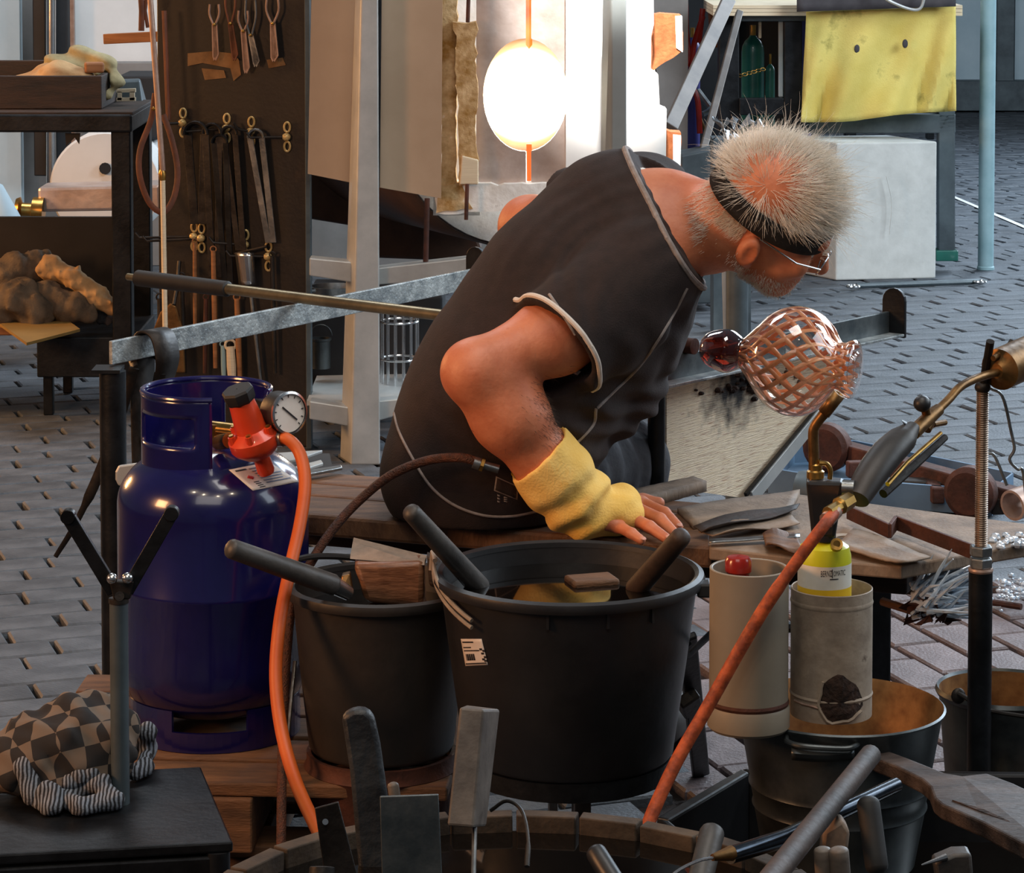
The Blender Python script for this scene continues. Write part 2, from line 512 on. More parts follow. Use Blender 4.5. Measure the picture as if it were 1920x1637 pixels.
scored = []
for c, a, k in cells:
    px, py = proj(c)
    vis = any(x0 <= px <= x1 and y0 <= py <= y1 for x0, y0, x1, y1 in SEEN)
    scored.append(((0 if vis else 1, c.y), c, a, k))
scored.sort(key=lambda t: t[0])
bme = []
for mname in ('paver', 'paver_red'):
    m_ = bpy.data.meshes.new('brick'); m_.from_pydata(bvs, [], bfs); fixnormals(m_); m_.materials.append(MATS[mname]); bme.append(m_)
rest = (MB(), MB())
for n, (_, c, a, k) in enumerate(scored):
    dz = random.uniform(-0.003, 0.001); rx, ry = random.uniform(-0.011, 0.011), random.uniform(-0.006, 0.006)
    M = Matrix.Translation(c + V((random.uniform(-.003, .003), random.uniform(-.002, .002), dz))) @ Matrix.Rotation(a + random.uniform(-.012, .012), 4, 'Z') @ Matrix.Rotation(rx, 4, 'X') @ Matrix.Rotation(ry, 4, 'Y')
    if n < 300:
        o = bpy.data.objects.new('brick', bme[k]); COL.objects.link(o)
        o.parent = floor; o.matrix_basis = M
    else:
        rest[k].add([M @ V(p) for p in bvs], bfs)
stuff(rest[0].build('brick_field', 'paver', floor, smooth=0))
stuff(rest[1].build('brick_patch', 'paver_red', floor, smooth=0))

# ------------------------------------------------------------------ hall walls behind
def panel(px0, py0, px1, py1, d, t, mat, name, bevel=0.004):
    a, b = J(px0, py1, d), J(px1, py0, d)
    m = MB(); m.box(((a.x + b.x) / 2, d + t / 2, (a.z + b.z) / 2), (abs(b.x - a.x), t, abs(b.z - a.z)))
    return m.build(name, mat, smooth=0, bevel=bevel)
wb = MB(); wb.box((-1.5, 11.2, 1.3), (4.4, 0.12, 2.6))
stru(wb.build('wall_back', 'wall_grey', smooth=0))
stru(panel(-120, -60, 36, 520, 10.9, 0.06, 'wall_blue', 'door_1'))
stru(panel(140, -60, 300, 117, 10.9, 0.05, 'wall_white', 'door_2'))
stru(panel(124, -60, 139, 330, 10.9, 0.07, 'copper', 'trim_1'))
stru(panel(64, -60, 84, 330, 10.8, 0.06, 'black_paint', 'trim_2'))
stru(panel(106, -60, 126, 330, 10.75, 0.06, 'dark_void', 'trim_3'))
stru(panel(150, 117, 300, 142, 10.8, 0.08, 'wall_grey', 'trim_4'))
m = MB(); m.tube([J(96, 352, 10.7), J(96, -60, 10.7)], 0.019, 16)
tag(m.build('steel_pole', 'bright_steel'), 'bright round steel pole rising behind the black workbench at the hall wall', 'pole')
# far glazed front beyond the paved hall
wf = MB(); wf.box((3.4, 19.3, 2.0), (7.2, 0.12, 4.0))
stru(wf.build('wall_far', 'wall_grey', smooth=0))
stru(panel(1788, -80, 1868, 150, 19.0, 0.1, 'wall_blue', 'window_1'))
stru(panel(1902, -80, 2040, 150, 19.0, 0.1, 'wall_blue', 'window_2'))
stru(panel(1868, -80, 1904, 158, 18.9, 0.14, 'steel_blue', 'window_frame_1'))
stru(panel(1700, 152, 2040, 208, 18.85, 0.16, 'steel_blue', 'baseboard_far'))
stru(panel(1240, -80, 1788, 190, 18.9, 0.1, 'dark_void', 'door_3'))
# ------------------------------------------------------------------ smooth solids from blended tapered capsules (one continuous surface)
class SDF:
    def __init__(s, lo, hi, res):
        s.lo = np.array(lo, float); s.res = res
        s.n = np.ceil((np.array(hi, float) - s.lo) / res).astype(int) + 1
        s.F = np.full(s.n, 1.0, np.float32)
    def _sub(s, lo, hi):
        a = np.clip(np.floor((np.array(lo) - s.lo) / s.res).astype(int), 0, s.n)
        b = np.clip(np.ceil((np.array(hi) - s.lo) / s.res).astype(int) + 1, 0, s.n)
        sl = tuple(slice(a[i], b[i]) for i in range(3))
        g = [s.lo[i] + s.res * np.arange(a[i], b[i]) for i in range(3)]
        X, Y, Z = np.meshgrid(*g, indexing='ij')
        return sl, np.stack([X, Y, Z], -1).astype(np.float32)
    def _mix(s, sl, d, k, sub=False):
        a = s.F[sl]
        if sub:
            h = np.clip(0.5 - 0.5 * (a + d) / k, 0, 1)
            s.F[sl] = a * (1 - h) + (-d) * h + k * h * (1 - h)
        else:
            h = np.clip(0.5 + 0.5 * (a - d) / k, 0, 1)
            s.F[sl] = a * (1 - h) + d * h - k * h * (1 - h)
    def cone(s, p0, r0, p1, r1, k=0.02, sub=False, cut=None):
        p0, p1 = np.array(p0, float), np.array(p1, float)
        m = max(r0, r1) + k + 4 * s.res
        sl, P = s._sub(np.minimum(p0, p1) - m, np.maximum(p0, p1) + m)
        if P.size == 0: return s
        ba = p1 - p0; L2 = max(1e-9, ba @ ba)
        pa = P - p0.astype(np.float32)
        t = np.clip((pa @ ba.astype(np.float32)) / L2, 0, 1)
        d = np.linalg.norm(pa - t[..., None] * ba.astype(np.float32), axis=-1) - (r0 + (r1 - r0) * t)
        if cut is not None:
            c, n = cut
            d = np.maximum(d, (P - np.array(c, np.float32)) @ np.array(n, np.float32))
        s._mix(sl, d, k, sub); return s
    def chain(s, pts, rs, k=0.02, sub=False):
        for i in range(len(pts) - 1): s.cone(pts[i], rs[i], pts[i + 1], rs[i + 1], k, sub)
        return s
    def ell(s, c, rad, ax=None, k=0.02, sub=False):
        c = np.array(c, float); rad = np.array(rad, float); A = np.array([list(a) for a in ax], float) if ax is not None else np.eye(3)
        m = rad.max() + k + 4 * s.res
        sl, P = s._sub(c - m, c + m)
        if P.size == 0: return s
        q = (P - c.astype(np.float32)) @ A.T.astype(np.float32)
        k0 = np.linalg.norm(q / rad.astype(np.float32), axis=-1); k1 = np.linalg.norm(q / (rad ** 2).astype(np.float32), axis=-1)
        s._mix(sl, k0 * (k0 - 1) / np.maximum(k1, 1e-6), k, sub); return s
    def cutplane(s, c, n, lo=None, hi=None, where=None):
        sl, P = s._sub(lo if lo is not None else s.lo, hi if hi is not None else s.lo + s.res * s.n)
        d = (P - np.array(c, np.float32)) @ np.array(n, np.float32)
        if where is not None: d = np.minimum(d, where(P))
        s.F[sl] = np.maximum(s.F[sl], d); return s
    def displace(s, fn, lo=None, hi=None):
        sl, P = s._sub(lo if lo is not None else s.lo, hi if hi is not None else s.lo + s.res * s.n)
        near = np.abs(s.F[sl]) < 0.05
        D = np.zeros(P.shape[:3], np.float32); D[near] = fn(P[near])
        s.F[sl] += D; return s
    def mesh(s):
        F = s.F; I = F < 0
        nx, ny, nz = F.shape
        cnt = np.zeros((nx - 1, ny - 1, nz - 1), np.int8)
        for i in (0, 1):
            for j in (0, 1):
                for k in (0, 1): cnt += I[i:nx - 1 + i, j:ny - 1 + j, k:nz - 1 + k]
        act = (cnt > 0) & (cnt < 8)
        ci = np.argwhere(act)
        idx = np.full(act.shape, -1, np.int32); idx[act] = np.arange(len(ci))
        acc = np.zeros((len(ci), 3)); num = np.zeros(len(ci))
        cor = [(i, j, k) for i in (0, 1) for j in (0, 1) for k in (0, 1)]
        val = {c: F[ci[:, 0] + c[0], ci[:, 1] + c[1], ci[:, 2] + c[2]] for c in cor}
        for a in cor:
            for ax in range(3):
                if a[ax] == 0:
                    b = list(a); b[ax] = 1; b = tuple(b)
                    va, vb = val[a], val[b]
                    x = (va < 0) != (vb < 0)
                    t = np.where(x, va / np.where(x, va - vb, 1), 0)
                    p = np.tile(np.array(a, float), (len(ci), 1)); p[:, ax] = t
                    acc[x] += p[x]; num[x] += 1
        Vv = (ci + acc / num[:, None]) * s.res + s.lo
        quads = []
        for ax in range(3):
            o = [slice(1, -1)] * 3; o[ax] = slice(0, -1)
            A = I[tuple(o)]; o2 = list(o); o2[ax] = slice(1, None); B_ = I[tuple(o2)]
            e = np.argwhere(A != B_); off = np.array([1, 1, 1]); off[ax] = 0
            e = e + off
            a1, a2 = (ax + 1) % 3, (ax + 2) % 3
            def cell(d1, d2):
                q = e.copy(); q[:, a1] -= d1; q[:, a2] -= d2
                return idx[q[:, 0], q[:, 1], q[:, 2]]
            c00, c10, c11, c01 = cell(0, 0), cell(1, 0), cell(1, 1), cell(0, 1)
            fl_ = I[e[:, 0], e[:, 1], e[:, 2]]
            Q = np.stack([c00, c10, c11, c01], 1)
            Q[~fl_] = Q[~fl_][:, ::-1]
            quads.append(Q)
        Q = np.concatenate(quads); Q = Q[(Q >= 0).all(1)]
        return Vv, Q
    def build(s, name, mat, parent=None, smooth_it=1):
        Vv, Q = s.mesh()
        for _ in range(smooth_it):
            sm = np.zeros_like(Vv); c = np.zeros(len(Vv))
            for i in range(4):
                a, b = Q[:, i], Q[:, (i + 1) % 4]
                np.add.at(sm, a, Vv[b]); np.add.at(c, a, 1); np.add.at(sm, b, Vv[a]); np.add.at(c, b, 1)
            Vv = Vv * 0.4 + 0.6 * sm / np.maximum(c, 1)[:, None]
        me = bpy.data.meshes.new(name)
        me.vertices.add(len(Vv)); me.vertices.foreach_set('co', Vv.astype(np.float32).ravel())
        me.loops.add(Q.size); me.loops.foreach_set('vertex_index', Q.ravel().astype(np.int32))
        me.polygons.add(len(Q)); me.polygons.foreach_set('loop_start', np.arange(0, Q.size, 4, dtype=np.int32))
        me.update(calc_edges=True); me.validate()
        me.polygons.foreach_set('use_smooth', [True] * len(me.polygons))
        fixnormals(me)
        me.materials.append(MATS[mat] if isinstance(mat, str) else mat)
        o = bpy.data.objects.new(name, me); COL.objects.link(o)
        if parent is not None:
            o.parent = parent; o.matrix_parent_inverse = Matrix.Translation(-world_loc(parent))
        o_bvh[o.name] = BVHTree.FromPolygons([tuple(v) for v in Vv], [tuple(q) for q in Q])
        return o
o_bvh = {}
def sees(o, px, py, lift=0.0):            # where the sight line through a pixel meets a built surface
    r = ray(px, py).normalized()
    h = o_bvh[o.name].ray_cast(CAM, r)
    return None if h[0] is None else V(h[0]) - r * lift
def npnoise(P, s=1.0, seed=0):            # cheap smooth noise from crossed sines
    r_ = np.random.default_rng(seed); out = 0
    for i in range(6):
        k = r_.normal(size=3); k = k / np.linalg.norm(k) * s * (1 + 0.35 * i); out = out + np.sin(P @ k.astype(np.float32) * 6.283 + r_.uniform(0, 6.28)) / (1 + 0.3 * i)
    return out / 3.0
# the bench side panel carries a soot stain of its own
def add_soot(mname, centre, radius, col=(26, 22, 22)):
    mt = MATS[mname]; N, L = mt.node_tree.nodes, mt.node_tree.links; b = N['Principled BSDF']
    src = b.inputs['Base Color'].links[0].from_socket
    tc = N.new('ShaderNodeTexCoord'); vs = N.new('ShaderNodeVectorMath'); vs.operation = 'SUBTRACT'; vs.inputs[1].default_value = centre
    sc = N.new('ShaderNodeVectorMath'); sc.operation = 'MULTIPLY'; sc.inputs[1].default_value = (1 / radius[0], 1 / radius[0], 1 / radius[1])
    ln = N.new('ShaderNodeVectorMath'); ln.operation = 'LENGTH'; nz = N.new('ShaderNodeTexNoise'); nz.inputs['Scale'].default_value = 38; nz.inputs['Detail'].default_value = 6
    ad = N.new('ShaderNodeMath'); ad.operation = 'MULTIPLY_ADD'; ad.inputs[1].default_value = 1.3; 
    cr = N.new('ShaderNodeValToRGB'); cr.color_ramp.elements[0].position = .55; cr.color_ramp.elements[0].color = (1, 1, 1, 1); cr.color_ramp.elements[1].position = 1.0; cr.color_ramp.elements[1].color = (0, 0, 0, 1)
    mx = N.new('ShaderNodeMix'); mx.data_type = 'RGBA'; mx.inputs['B'].default_value = lin(col)
    L.new(tc.outputs['Object'], vs.inputs[0]); L.new(vs.outputs[0], sc.inputs[0]); L.new(sc.outputs[0], ln.inputs[0]); L.new(tc.outputs['Object'], nz.inputs['Vector'])
    L.new(nz.outputs['Fac'], ad.inputs[0]); L.new(ln.outputs['Value'], ad.inputs[2]); 
    sb = N.new('ShaderNodeMath'); sb.operation = 'MULTIPLY'; sb.inputs[1].default_value = .62; L.new(ad.outputs[0], sb.inputs[0]); L.new(sb.outputs[0], cr.inputs[0])
    L.new(cr.outputs[0], mx.inputs['Factor']); L.new(src, mx.inputs['A']); L.new(mx.outputs['Result'], b.inputs['Base Color'])
# ------------------------------------------------------------------ glory hole furnace
def quad(mb, pts, d, t):                 # slab with a picture-facing outline standing at distance d, thickness t
    return mb.prism([J(x, y, d) for x, y in pts], (0, t, 0))

fur = thing('glory_hole_furnace', 'round glassblowing furnace with white-hot mouth, foil doors and grey metal stand', 'furnace', (-0.05, 7.7, 0))
s8 = S(7.75, 1.1)
fc = J(985, 178, 7.80); rD = 292 / s8
axd = V((-0.45, 0.89, 0)).normalized()
m = MB(); m.lathe([(rD * 0.985, 0.0), (rD, 0.01), (rD, 0.9), (rD * 0.98, 0.92), (0.01, 0.92)], fc, axd, 56)
m.build('drum', 'drum_brown', fur)
m = MB(); m.lathe([(0.165, 0.14), (0.165, -0.01), (0.22, -0.025), (rD * 0.9, -0.02), (rD * 0.975, 0.0), (rD * 0.985, 0.03)], fc, axd, 56)
dr = m.build('insulation_ring', 'refractory', fur)
hm = emat('hot_core', (255, 236, 190), 1.0)
N_, L_ = hm.node_tree.nodes, hm.node_tree.links
tcx = N_.new('ShaderNodeTexCoord'); vsx = N_.new('ShaderNodeVectorMath'); vsx.operation = 'DISTANCE'; vsx.inputs[1].default_value = J(985, 178, 7.80); L_.new(tcx.outputs['Object'], vsx.inputs[0])
crx = N_.new('ShaderNodeValToRGB'); crx.color_ramp.interpolation = 'EASE'  # glare falloff round the mouth, put into the emission colour
for i_, (p_, c_) in enumerate(((.095, (30, 27, 21, 1)), (.120, (5, 3.6, 1.9, 1)), (.138, (1.6, .85, .35, 1)), (.158, (.7, .30, .12, 1)))):
    e_ = crx.color_ramp.elements[i_] if i_ < 2 else crx.color_ramp.elements.new(p_)
    e_.position = p_; e_.color = c_
L_.new(vsx.outputs['Value'], crx.inputs[0]); L_.new(crx.outputs[0], hm.node_tree.nodes['Principled BSDF'].inputs['Emission Color'])
emat('flame', (255, 96, 12), 1.3, (255, 170, 60), 9)
m = MB(); m.lathe([(0.001, 0.0), (0.158, 0.0)], J(985, 178, 7.80), (0, 1, 0), 40)
m.build('hot_chamber', 'hot_core', fur)
m = MB(); quad(m, [(574, 322), (860, 340), (905, 470), (860, 490), (700, 484), (660, 424), (574, 410)], 8.3, .5); m.build('drum_housing', 'drum_brown', fur, smooth=0, bevel=.01)
# foil-faced door leaves with a round mouth and a slit between them
def leaf(x0, x1, slit, d, name):
    cx, cy, rx, ry = 985, 178, 79, 106
    pts = []
    if slit > x0 + 5 and x1 == slit:      # mouth on the far edge
        pts = [(x0, -60), (slit, -60), (slit, cy - ry)]
        pts += [(cx - rx * math.sin(t), cy - ry * math.cos(t)) for t in [math.pi * k / 20 for k in range(1, 20)]]
        pts += [(slit, cy + ry), (slit, 346), (x0, 346)]
    else:
        pts = [(slit, -60), (x1, -60), (x1, 346), (slit, 346), (slit, cy + ry)]
        pts += [(min(x1 - 1, cx + rx * math.sin(t)), cy + ry * math.cos(t)) for t in [math.pi * k / 20 for k in range(1, 20)]]
        pts += [(slit, cy - ry)]
    mb = MB(); quad(mb, pts, d, 0.012)
    return mb.build(name, 'foil', fur, smooth=0)
leaf(893, 986, 986, 7.50, 'foil_door')
leaf(996, 1062, 996, 7.505, 'foil_door')
m = MB(); quad(m, [(985, -60), (998, -60), (998, 84), (992, 92), (986, 84)], 7.54, 0.004)
m.build('flame', 'flame', fur, smooth=0)
m = MB(); quad(m, [(987, 270), (997, 270), (997, 346), (988, 346)], 7.54, 0.004)
m.build('flame', 'flame', fur, smooth=0)
# crumbling jamb of the door and the sill below it
def rough(outline, d, t, mat, name, par, amp=0.006, n=3):
    pts = []
    for i, (x, y) in enumerate(outline):
        x2, y2 = outline[(i + 1) % len(outline)]
        L_ = max(1, int(math.hypot(x2 - x, y2 - y) / 14))
        for k in range(L_):
            pts.append((x + (x2 - x) * k / L_ + random.uniform(-n, n), y + (y2 - y) * k / L_ + random.uniform(-n, n)))
    mb = MB(); quad(mb, pts, d, t)
    return mb.build(name, mat, par, smooth=0)
rough([(826, -40), (856, -40), (856, 345), (826, 350)], 7.46, 0.10, 'refractory_yellow', 'door_jamb', fur)
rough([(823, 352), (862, 344), (886, 392), (820, 398)], 7.455, 0.05, 'refractory_yellow', 'jamb_foot', fur, n=2)
rough([(852, 42), (893, 42), (895, 345), (862, 345)], 7.42, 0.06, 'refractory_yellow', 'door_jamb', fur, n=4)
m = MB(); quad(m, [(866, 292), (897, 300), (897, 346), (862, 346)], 7.41, 0.02); m.build('clip_plate', 'plywood', fur, smooth=0, bevel=0.003)
rough([(815, 346), (1080, 346), (1080, 388), (820, 402)], 7.46, 0.12, 'refractory', 'door_sill', fur)
for a, b, w in (((879, -20), (877, 42), 4), ((876, 345), (874, 412), 4)):
    m = MB(); m.tube([J(*a, 7.40), J(*b, 7.40)], w / S(7.4, 1.1), 10); m.build('door_rod', 'rust_iron', fur)
m = MB(); m.tube([J(801, 372, 7.32), J(798, 500, 7.32)], 5 / S(7.4), 12); m.lathe([(0.0, 0), (.02, 0), (.02, .012), (0, .012)], J(798, 502, 7.32), (0, 0, 1), 12)
m.build('threaded_rod', 'rust_iron', fur)
m = MB(); quad(m, [(815, 335), (900, 335), (900, 404), (812, 404)], 7.60, 0.03); m.build('jamb_backing', 'refractory', fur, smooth=0)
# stand: tapered posts, rails, shelf
def post(top, bot, d0, d1, dep, name):
    mb = MB(); p = [J(bot[0], bot[2], d1), J(bot[1], bot[2], d1), J(bot[1], bot[2], d1) + V((-0.02, dep, 0)), J(bot[0], bot[2], d1) + V((-0.035, dep, 0)),
                    J(top[0], top[2], d0), J(top[1], top[2], d0), J(top[1], top[2], d0) + V((-0.01, dep, 0)), J(top[0], top[2], d0) + V((-0.02, dep, 0))]
    mb.hexa(p); return mb.build(name, 'alu', fur, smooth=0, bevel=0.004)
post((678, 709, -60), (658, 713, 872), 7.26, 7.26, 0.10, 'stand_post')
post((1146, 1175, -60), (1145, 1176, 800), 7.2, 7.2, 0.06, 'stand_post').data.materials[0] = MATS['post_grey']
for pts, mt in (([(580, 484), (664, 492), (662, 530), (580, 517)], 'alu'), ([(706, 503), (930, 478), (930, 520), (706, 534)], 'alu_rust'),
                ([(580, 752), (656, 764), (656, 800), (580, 786)], 'alu'), ([(706, 752), (780, 746), (780, 770), (706, 790)], 'alu')):
    m = MB(); quad(m, pts, 7.30, 0.06); m.build('stand_rail', mt, fur, smooth=0, bevel=0.003)
m = MB(); m.prism([J(575, 752, 7.36), J(800, 748, 7.36), J(800, 748, 7.36) + V((0, .6, 0)), J(575, 752, 7.36) + V((0, .6, 0))], (0, 0, -0.012)); m.build('stand_shelf', 'alu', fur, smooth=0)
for pts in ([(585, -60), (686, -60), (676, 346), (577, 326)], [(706, -60), (830, -60), (827, 372), (703, 350)]):
    m = MB(); quad(m, pts, 7.38, 0.012); m.build('heat_shield', 'tan_panel', fur, smooth=0)
m = MB(); quad(m, [(706, -60), (716, -60), (712, 352), (703, 350)], 7.372, 0.02); m.build('shield_hinge', 'black_steel', fur, smooth=0)
# white heat door beside the mouth
wd = thing('heat_door', 'thick white refractory door board standing in glare beside the furnace mouth', 'door', (0.25, 7.5, 0.3))
m = MB(); quad(m, [(1061, -60), (1225, -60), (1226, 45), (1221, 66), (1220, 130), (1234, 140), (1237, 200), (1250, 205), (1247, 410), (1061, 410)], 7.47, 0.09)
m.build('board', 'white_board', wd, smooth=0)
rough([(1224, 28), (1278, 28), (1279, 96), (1262, 106), (1222, 132)], 7.56, 0.08, 'refractory_orange', 'broken_edge', wd)
rough([(1246, 246), (1276, 250), (1275, 322), (1246, 322)], 7.56, 0.08, 'refractory_orange', 'broken_edge', wd)
m = MB(); quad(m, [(1266, 30), (1279, 30), (1280, 98), (1268, 90)], 7.555, 0.05); quad(m, [(1262, 252), (1277, 254), (1276, 324), (1262, 322)], 7.555, 0.05)
m.build('edge_facing', 'white_board', wd, smooth=0)
# things kept under the furnace
def wire_basket(px0, px1, py0, py1, d):
    t = thing('wire_basket', 'tall round wire basket on the shelf under the furnace', 'basket', J((px0 + px1) / 2, py1, d))
    c0, c1 = J((px0 + px1) / 2, py0, d), J((px0 + px1) / 2, py1, d); r = (px1 - px0) / 2 / S(d)
    for z in (c0.z, (c0.z + c1.z) / 2, c1.z):
        mb = MB(); mb.tube([V((c0.x + r * math.cos(a), d + r * math.sin(a), z)) for a in [2 * math.pi * k / 28 for k in range(29)]], 0.0035, 6)
        mb.build('hoop', 'bright_steel', t)
    for k in range(14):
        a = 2 * math.pi * k / 14
        mb = MB(); mb.tube([V((c0.x + r * math.cos(a), d + r * math.sin(a), z)) for z in (c0.z + 0.03, c1.z)], 0.003, 6); mb.build('wire', 'bright_steel', t)
wire_basket(714, 784, 602, 742, 7.62)
pan = thing('steel_pan', 'shallow steel pan rim catching light on the dark shade box under the furnace', 'pan', J(620, 545, 7.75))
m = MB(); m.lathe([(0.001, 0), (0.05, 0), (0.062, 0.018), (0.066, 0.018), (0.054, -0.004), (0.001, -0.004)], J(624, 548, 7.75), n=28); m.build('bowl', 'steel', pan)
m = MB(); m.tube([J(590, 545, 7.7), J(560, 549, 7.65)], 0.006, 8); m.build('handle', 'steel', pan)
m = MB(); m.hexa([J(574, 742, 7.75), J(830, 742, 7.75), J(830, 742, 7.75) + V((0, .35, 0)), J(574, 742, 7.75) + V((0, .35, 0)),
                  J(574, 556, 7.75), J(830, 556, 7.75), J(830, 556, 7.75) + V((0, .35, 0)), J(574, 556, 7.75) + V((0, .35, 0))])
shade_box = m.build('drum_shade_box', 'dark_void', smooth=0, bevel=0.006)  # dark box put in where only the drum's shadow lies
tag(shade_box, 'dark box standing in for shade under the furnace drum behind the wire basket', 'shade box')
jar = thing('tin_can', 'small grey tin can standing beside the dark shade box under the furnace', 'can', J(602, 690, 7.66))
m = MB(); m.lathe([(0.001, 0), (.026, 0), (.026, .075), (.029, .078), (.029, .083), (.024, .083), (.022, .01)], J(602, 690, 7.66), n=24); m.build('body', 'zinc', jar)
m = MB(); m.tube([J(602, 690, 7.66) + V((.03 * math.cos(a), 0, .09 + .03 * math.sin(a))) for a in [math.pi * k / 12 for k in range(13)]], 0.002, 6); m.build('handle', 'zinc', jar)

# ------------------------------------------------------------------ tool board
tb = thing('tool_board', 'tall dark perforated tool board with brass hooks beside the furnace', 'tool board', J(440, 838, 7.5))
P0, P1 = J(300, 830, 7.62), J(578, 838, 7.48)
m = MB(); dx = (P1 - P0); nb = V((-dx.y, dx.x, 0)).normalized()
m.hexa([V((P0.x, P0.y, 0.0)), V((P1.x, P1.y, 0.0)), V((P1.x, P1.y, 0.0)) + nb * .03, V((P0.x, P0.y, 0.0)) + nb * .03,
        V((P0.x, P0.y, 1.48)), V((P1.x + .004, P1.y, 1.48)), V((P1.x + .004, P1.y, 1.48)) + nb * .03, V((P0.x, P0.y, 1.48)) + nb * .03])
pm('board_brown', (18, 14, 12), (28, 21, 17), 7, 0.5, bump=0.15, c3=(58, 40, 25), lo=0.3, hi=0.66)
m.build('panel', 'board_brown', tb, smooth=0, bevel=0.003)
m = MB(); m.box((P1.x + 0.004, P1.y - 0.004, 0.74), (0.014, 0.05, 1.48)); m.build('edge_strip', 'steel_blue', tb, smooth=0, bevel=0.002)
bn = V((dx.y, -dx.x, 0)).normalized()
def B(px, py, off=0.0):                    # point on the tool board, lifted off its face
    return PL(px, py, P0 + bn * off, bn)
def peg_hook(px, py, tip, off=0.035):
    o = B(px, py)
    mb = MB()
    for dy in (0, 1):
        c = o + V((0, 0, -dy * 0.052)) + bn * 0.006
        mb.tube([c + V((0.008 * math.cos(a), 0, 0.013 * math.sin(a))) for a in [2 * math.pi * k / 14 for k in range(15)]], 0.0032, 6)
    mb.ball(o + V((0, 0, -0.026)) + bn * 0.012, 0.012, (1, 0.8, 0.9), 10, 6)
    h = mb.build('hook', 'pale_brass', tb)
    mb = MB(); a, b = o + V((0, 0, -0.026)) + bn * 0.014, B(tip[0], tip[1], off)
    mb.tube([a, b, b + (b - a).normalized() * 0.012 + V((0, 0, 0.014))], 0.0036, 8); mb.build('hook_rod', 'dark_iron', h)
for ol in ([(352, 100), (398, 96), (436, 100), (448, 112), (452, 140), (438, 152), (432, 128), (380, 118), (352, 124)], [(500, 112), (530, 108), (536, 122), (504, 128)], [(378, 128), (420, 132), (424, 146), (384, 150)]):
    m = MB(); m.prism([B(x, y, .0008) for x, y in ol], bn * .0006); m.build('worn_patch', 'worn_ochre', tb, smooth=0)
HOOKS = [(345, 212, (305, 232)), (427, 222, (350, 247)), (473, 228, (446, 242)), (540, 238, (470, 258)), (366, 425, (262, 446)), (380, 428, (276, 452)), (462, 440, (400, 455)), (505, 462, (432, 480))]
for h in HOOKS: peg_hook(*h)
def jack_tool(x0, y0, x1, y1, w, mat, label, name='hanging_jacks', group=None, loop=True):
    t = thing(name, label, 'tool', B(x0, y0, 0.03), group)
    a, b = B(x0, y0, 0.03), B(x1, y1, 0.025); k = w / S(7.5, 1)
    sd = dx.normalized()
    for sg in (-1, 1):
        mb = MB(); mb.bar(a + sd * sg * k * 0.5, b + sd * sg * k * 0.22, k * 0.5, 0.004, bn); mb.build('arm', mat, t, smooth=0, bevel=0.0012)
    if loop:
        mb = MB(); mb.tube([a + sd * (k * 0.62 * math.cos(q)) + V((0, 0, k * 0.62 * math.sin(q))) for q in [math.pi * j / 10 for j in range(11)]], [k * 0.24] * 11, 8, flat=0.5)
        mb.build('spring_loop', mat, t)
    return t
JT = [(368, 252, 372, 420, 36, 'dark_iron', 'dark jacks with wide arms hanging nearest the leather strap'),
      (398, 250, 404, 520, 28, 'dark_iron', 'long dark jacks hanging from the second brass hook'),
      (412, 268, 428, 545, 24, 'black_steel', 'long black jacks hanging half behind the row of tools'),
      (430, 252, 452, 470, 24, 'dark_iron', 'dark jacks hanging in the middle of the hook row'),
      (480, 258, 508, 455, 24, 'steel', 'bright jacks hanging aslant from the last brass hook')]
for j in JT: jack_tool(*j, group='jacks on the brass hooks of the tool board')
def shears(xh, y0, yp, xb, y1, mat, w, label):
    t = thing('hanging_shears', label, 'shears', B(xh, yp, 0.03), 'shears in the upper row of the tool board')
    k = 1 / S(7.5, 1.2)
    for sg in (-1, 1):
        mb = MB(); mb.tube(bez([B(xh + sg * w * 0.55, y0, .03), B(xh + sg * w * 0.6, (y0 + yp) / 2, .03), B(xh + sg * 2, yp, .03)], 8), 2.3 * k, 8); mb.build('handle', mat, t)
        mb = MB(); mb.prism([B(xh - 3 + sg, yp, .028), B(xh + 5 + sg, yp, .028), B(xb + w * .42 + sg, y1 - 12, .028), B(xb + sg * 2, y1, .028), B(xb - w * .25 + sg, y1 - 8, .028)], bn * 0.004); mb.build('blade', mat, t, smooth=0)
    mb = MB(); mb.ball(B(xh, yp, .036), 3.4 * k, (1, 1, 1), 10, 6); mb.build('pivot', 'brass', t)
for s in [(402, 8, 46, 404, 114, 'copper', 15, 'pale broad-bladed shears hung highest beside the worn patch of the board'),
          (432, -20, 44, 440, 114, 'leather', 15, 'rusty brown shears hung next to the pale pair'),
          (456, 20, 58, 462, 138, 'copper', 15, 'longest coppery shears in the upper row'),
          (470, 0, 66, 480, 126, 'steel', 16, 'silvery shears hung against the coppery pair'),
          (511, -4, 44, 514, 116, 'copper', 19, 'pale shears with wide handles hung nearest the heat shield')]:
    shears(*s)
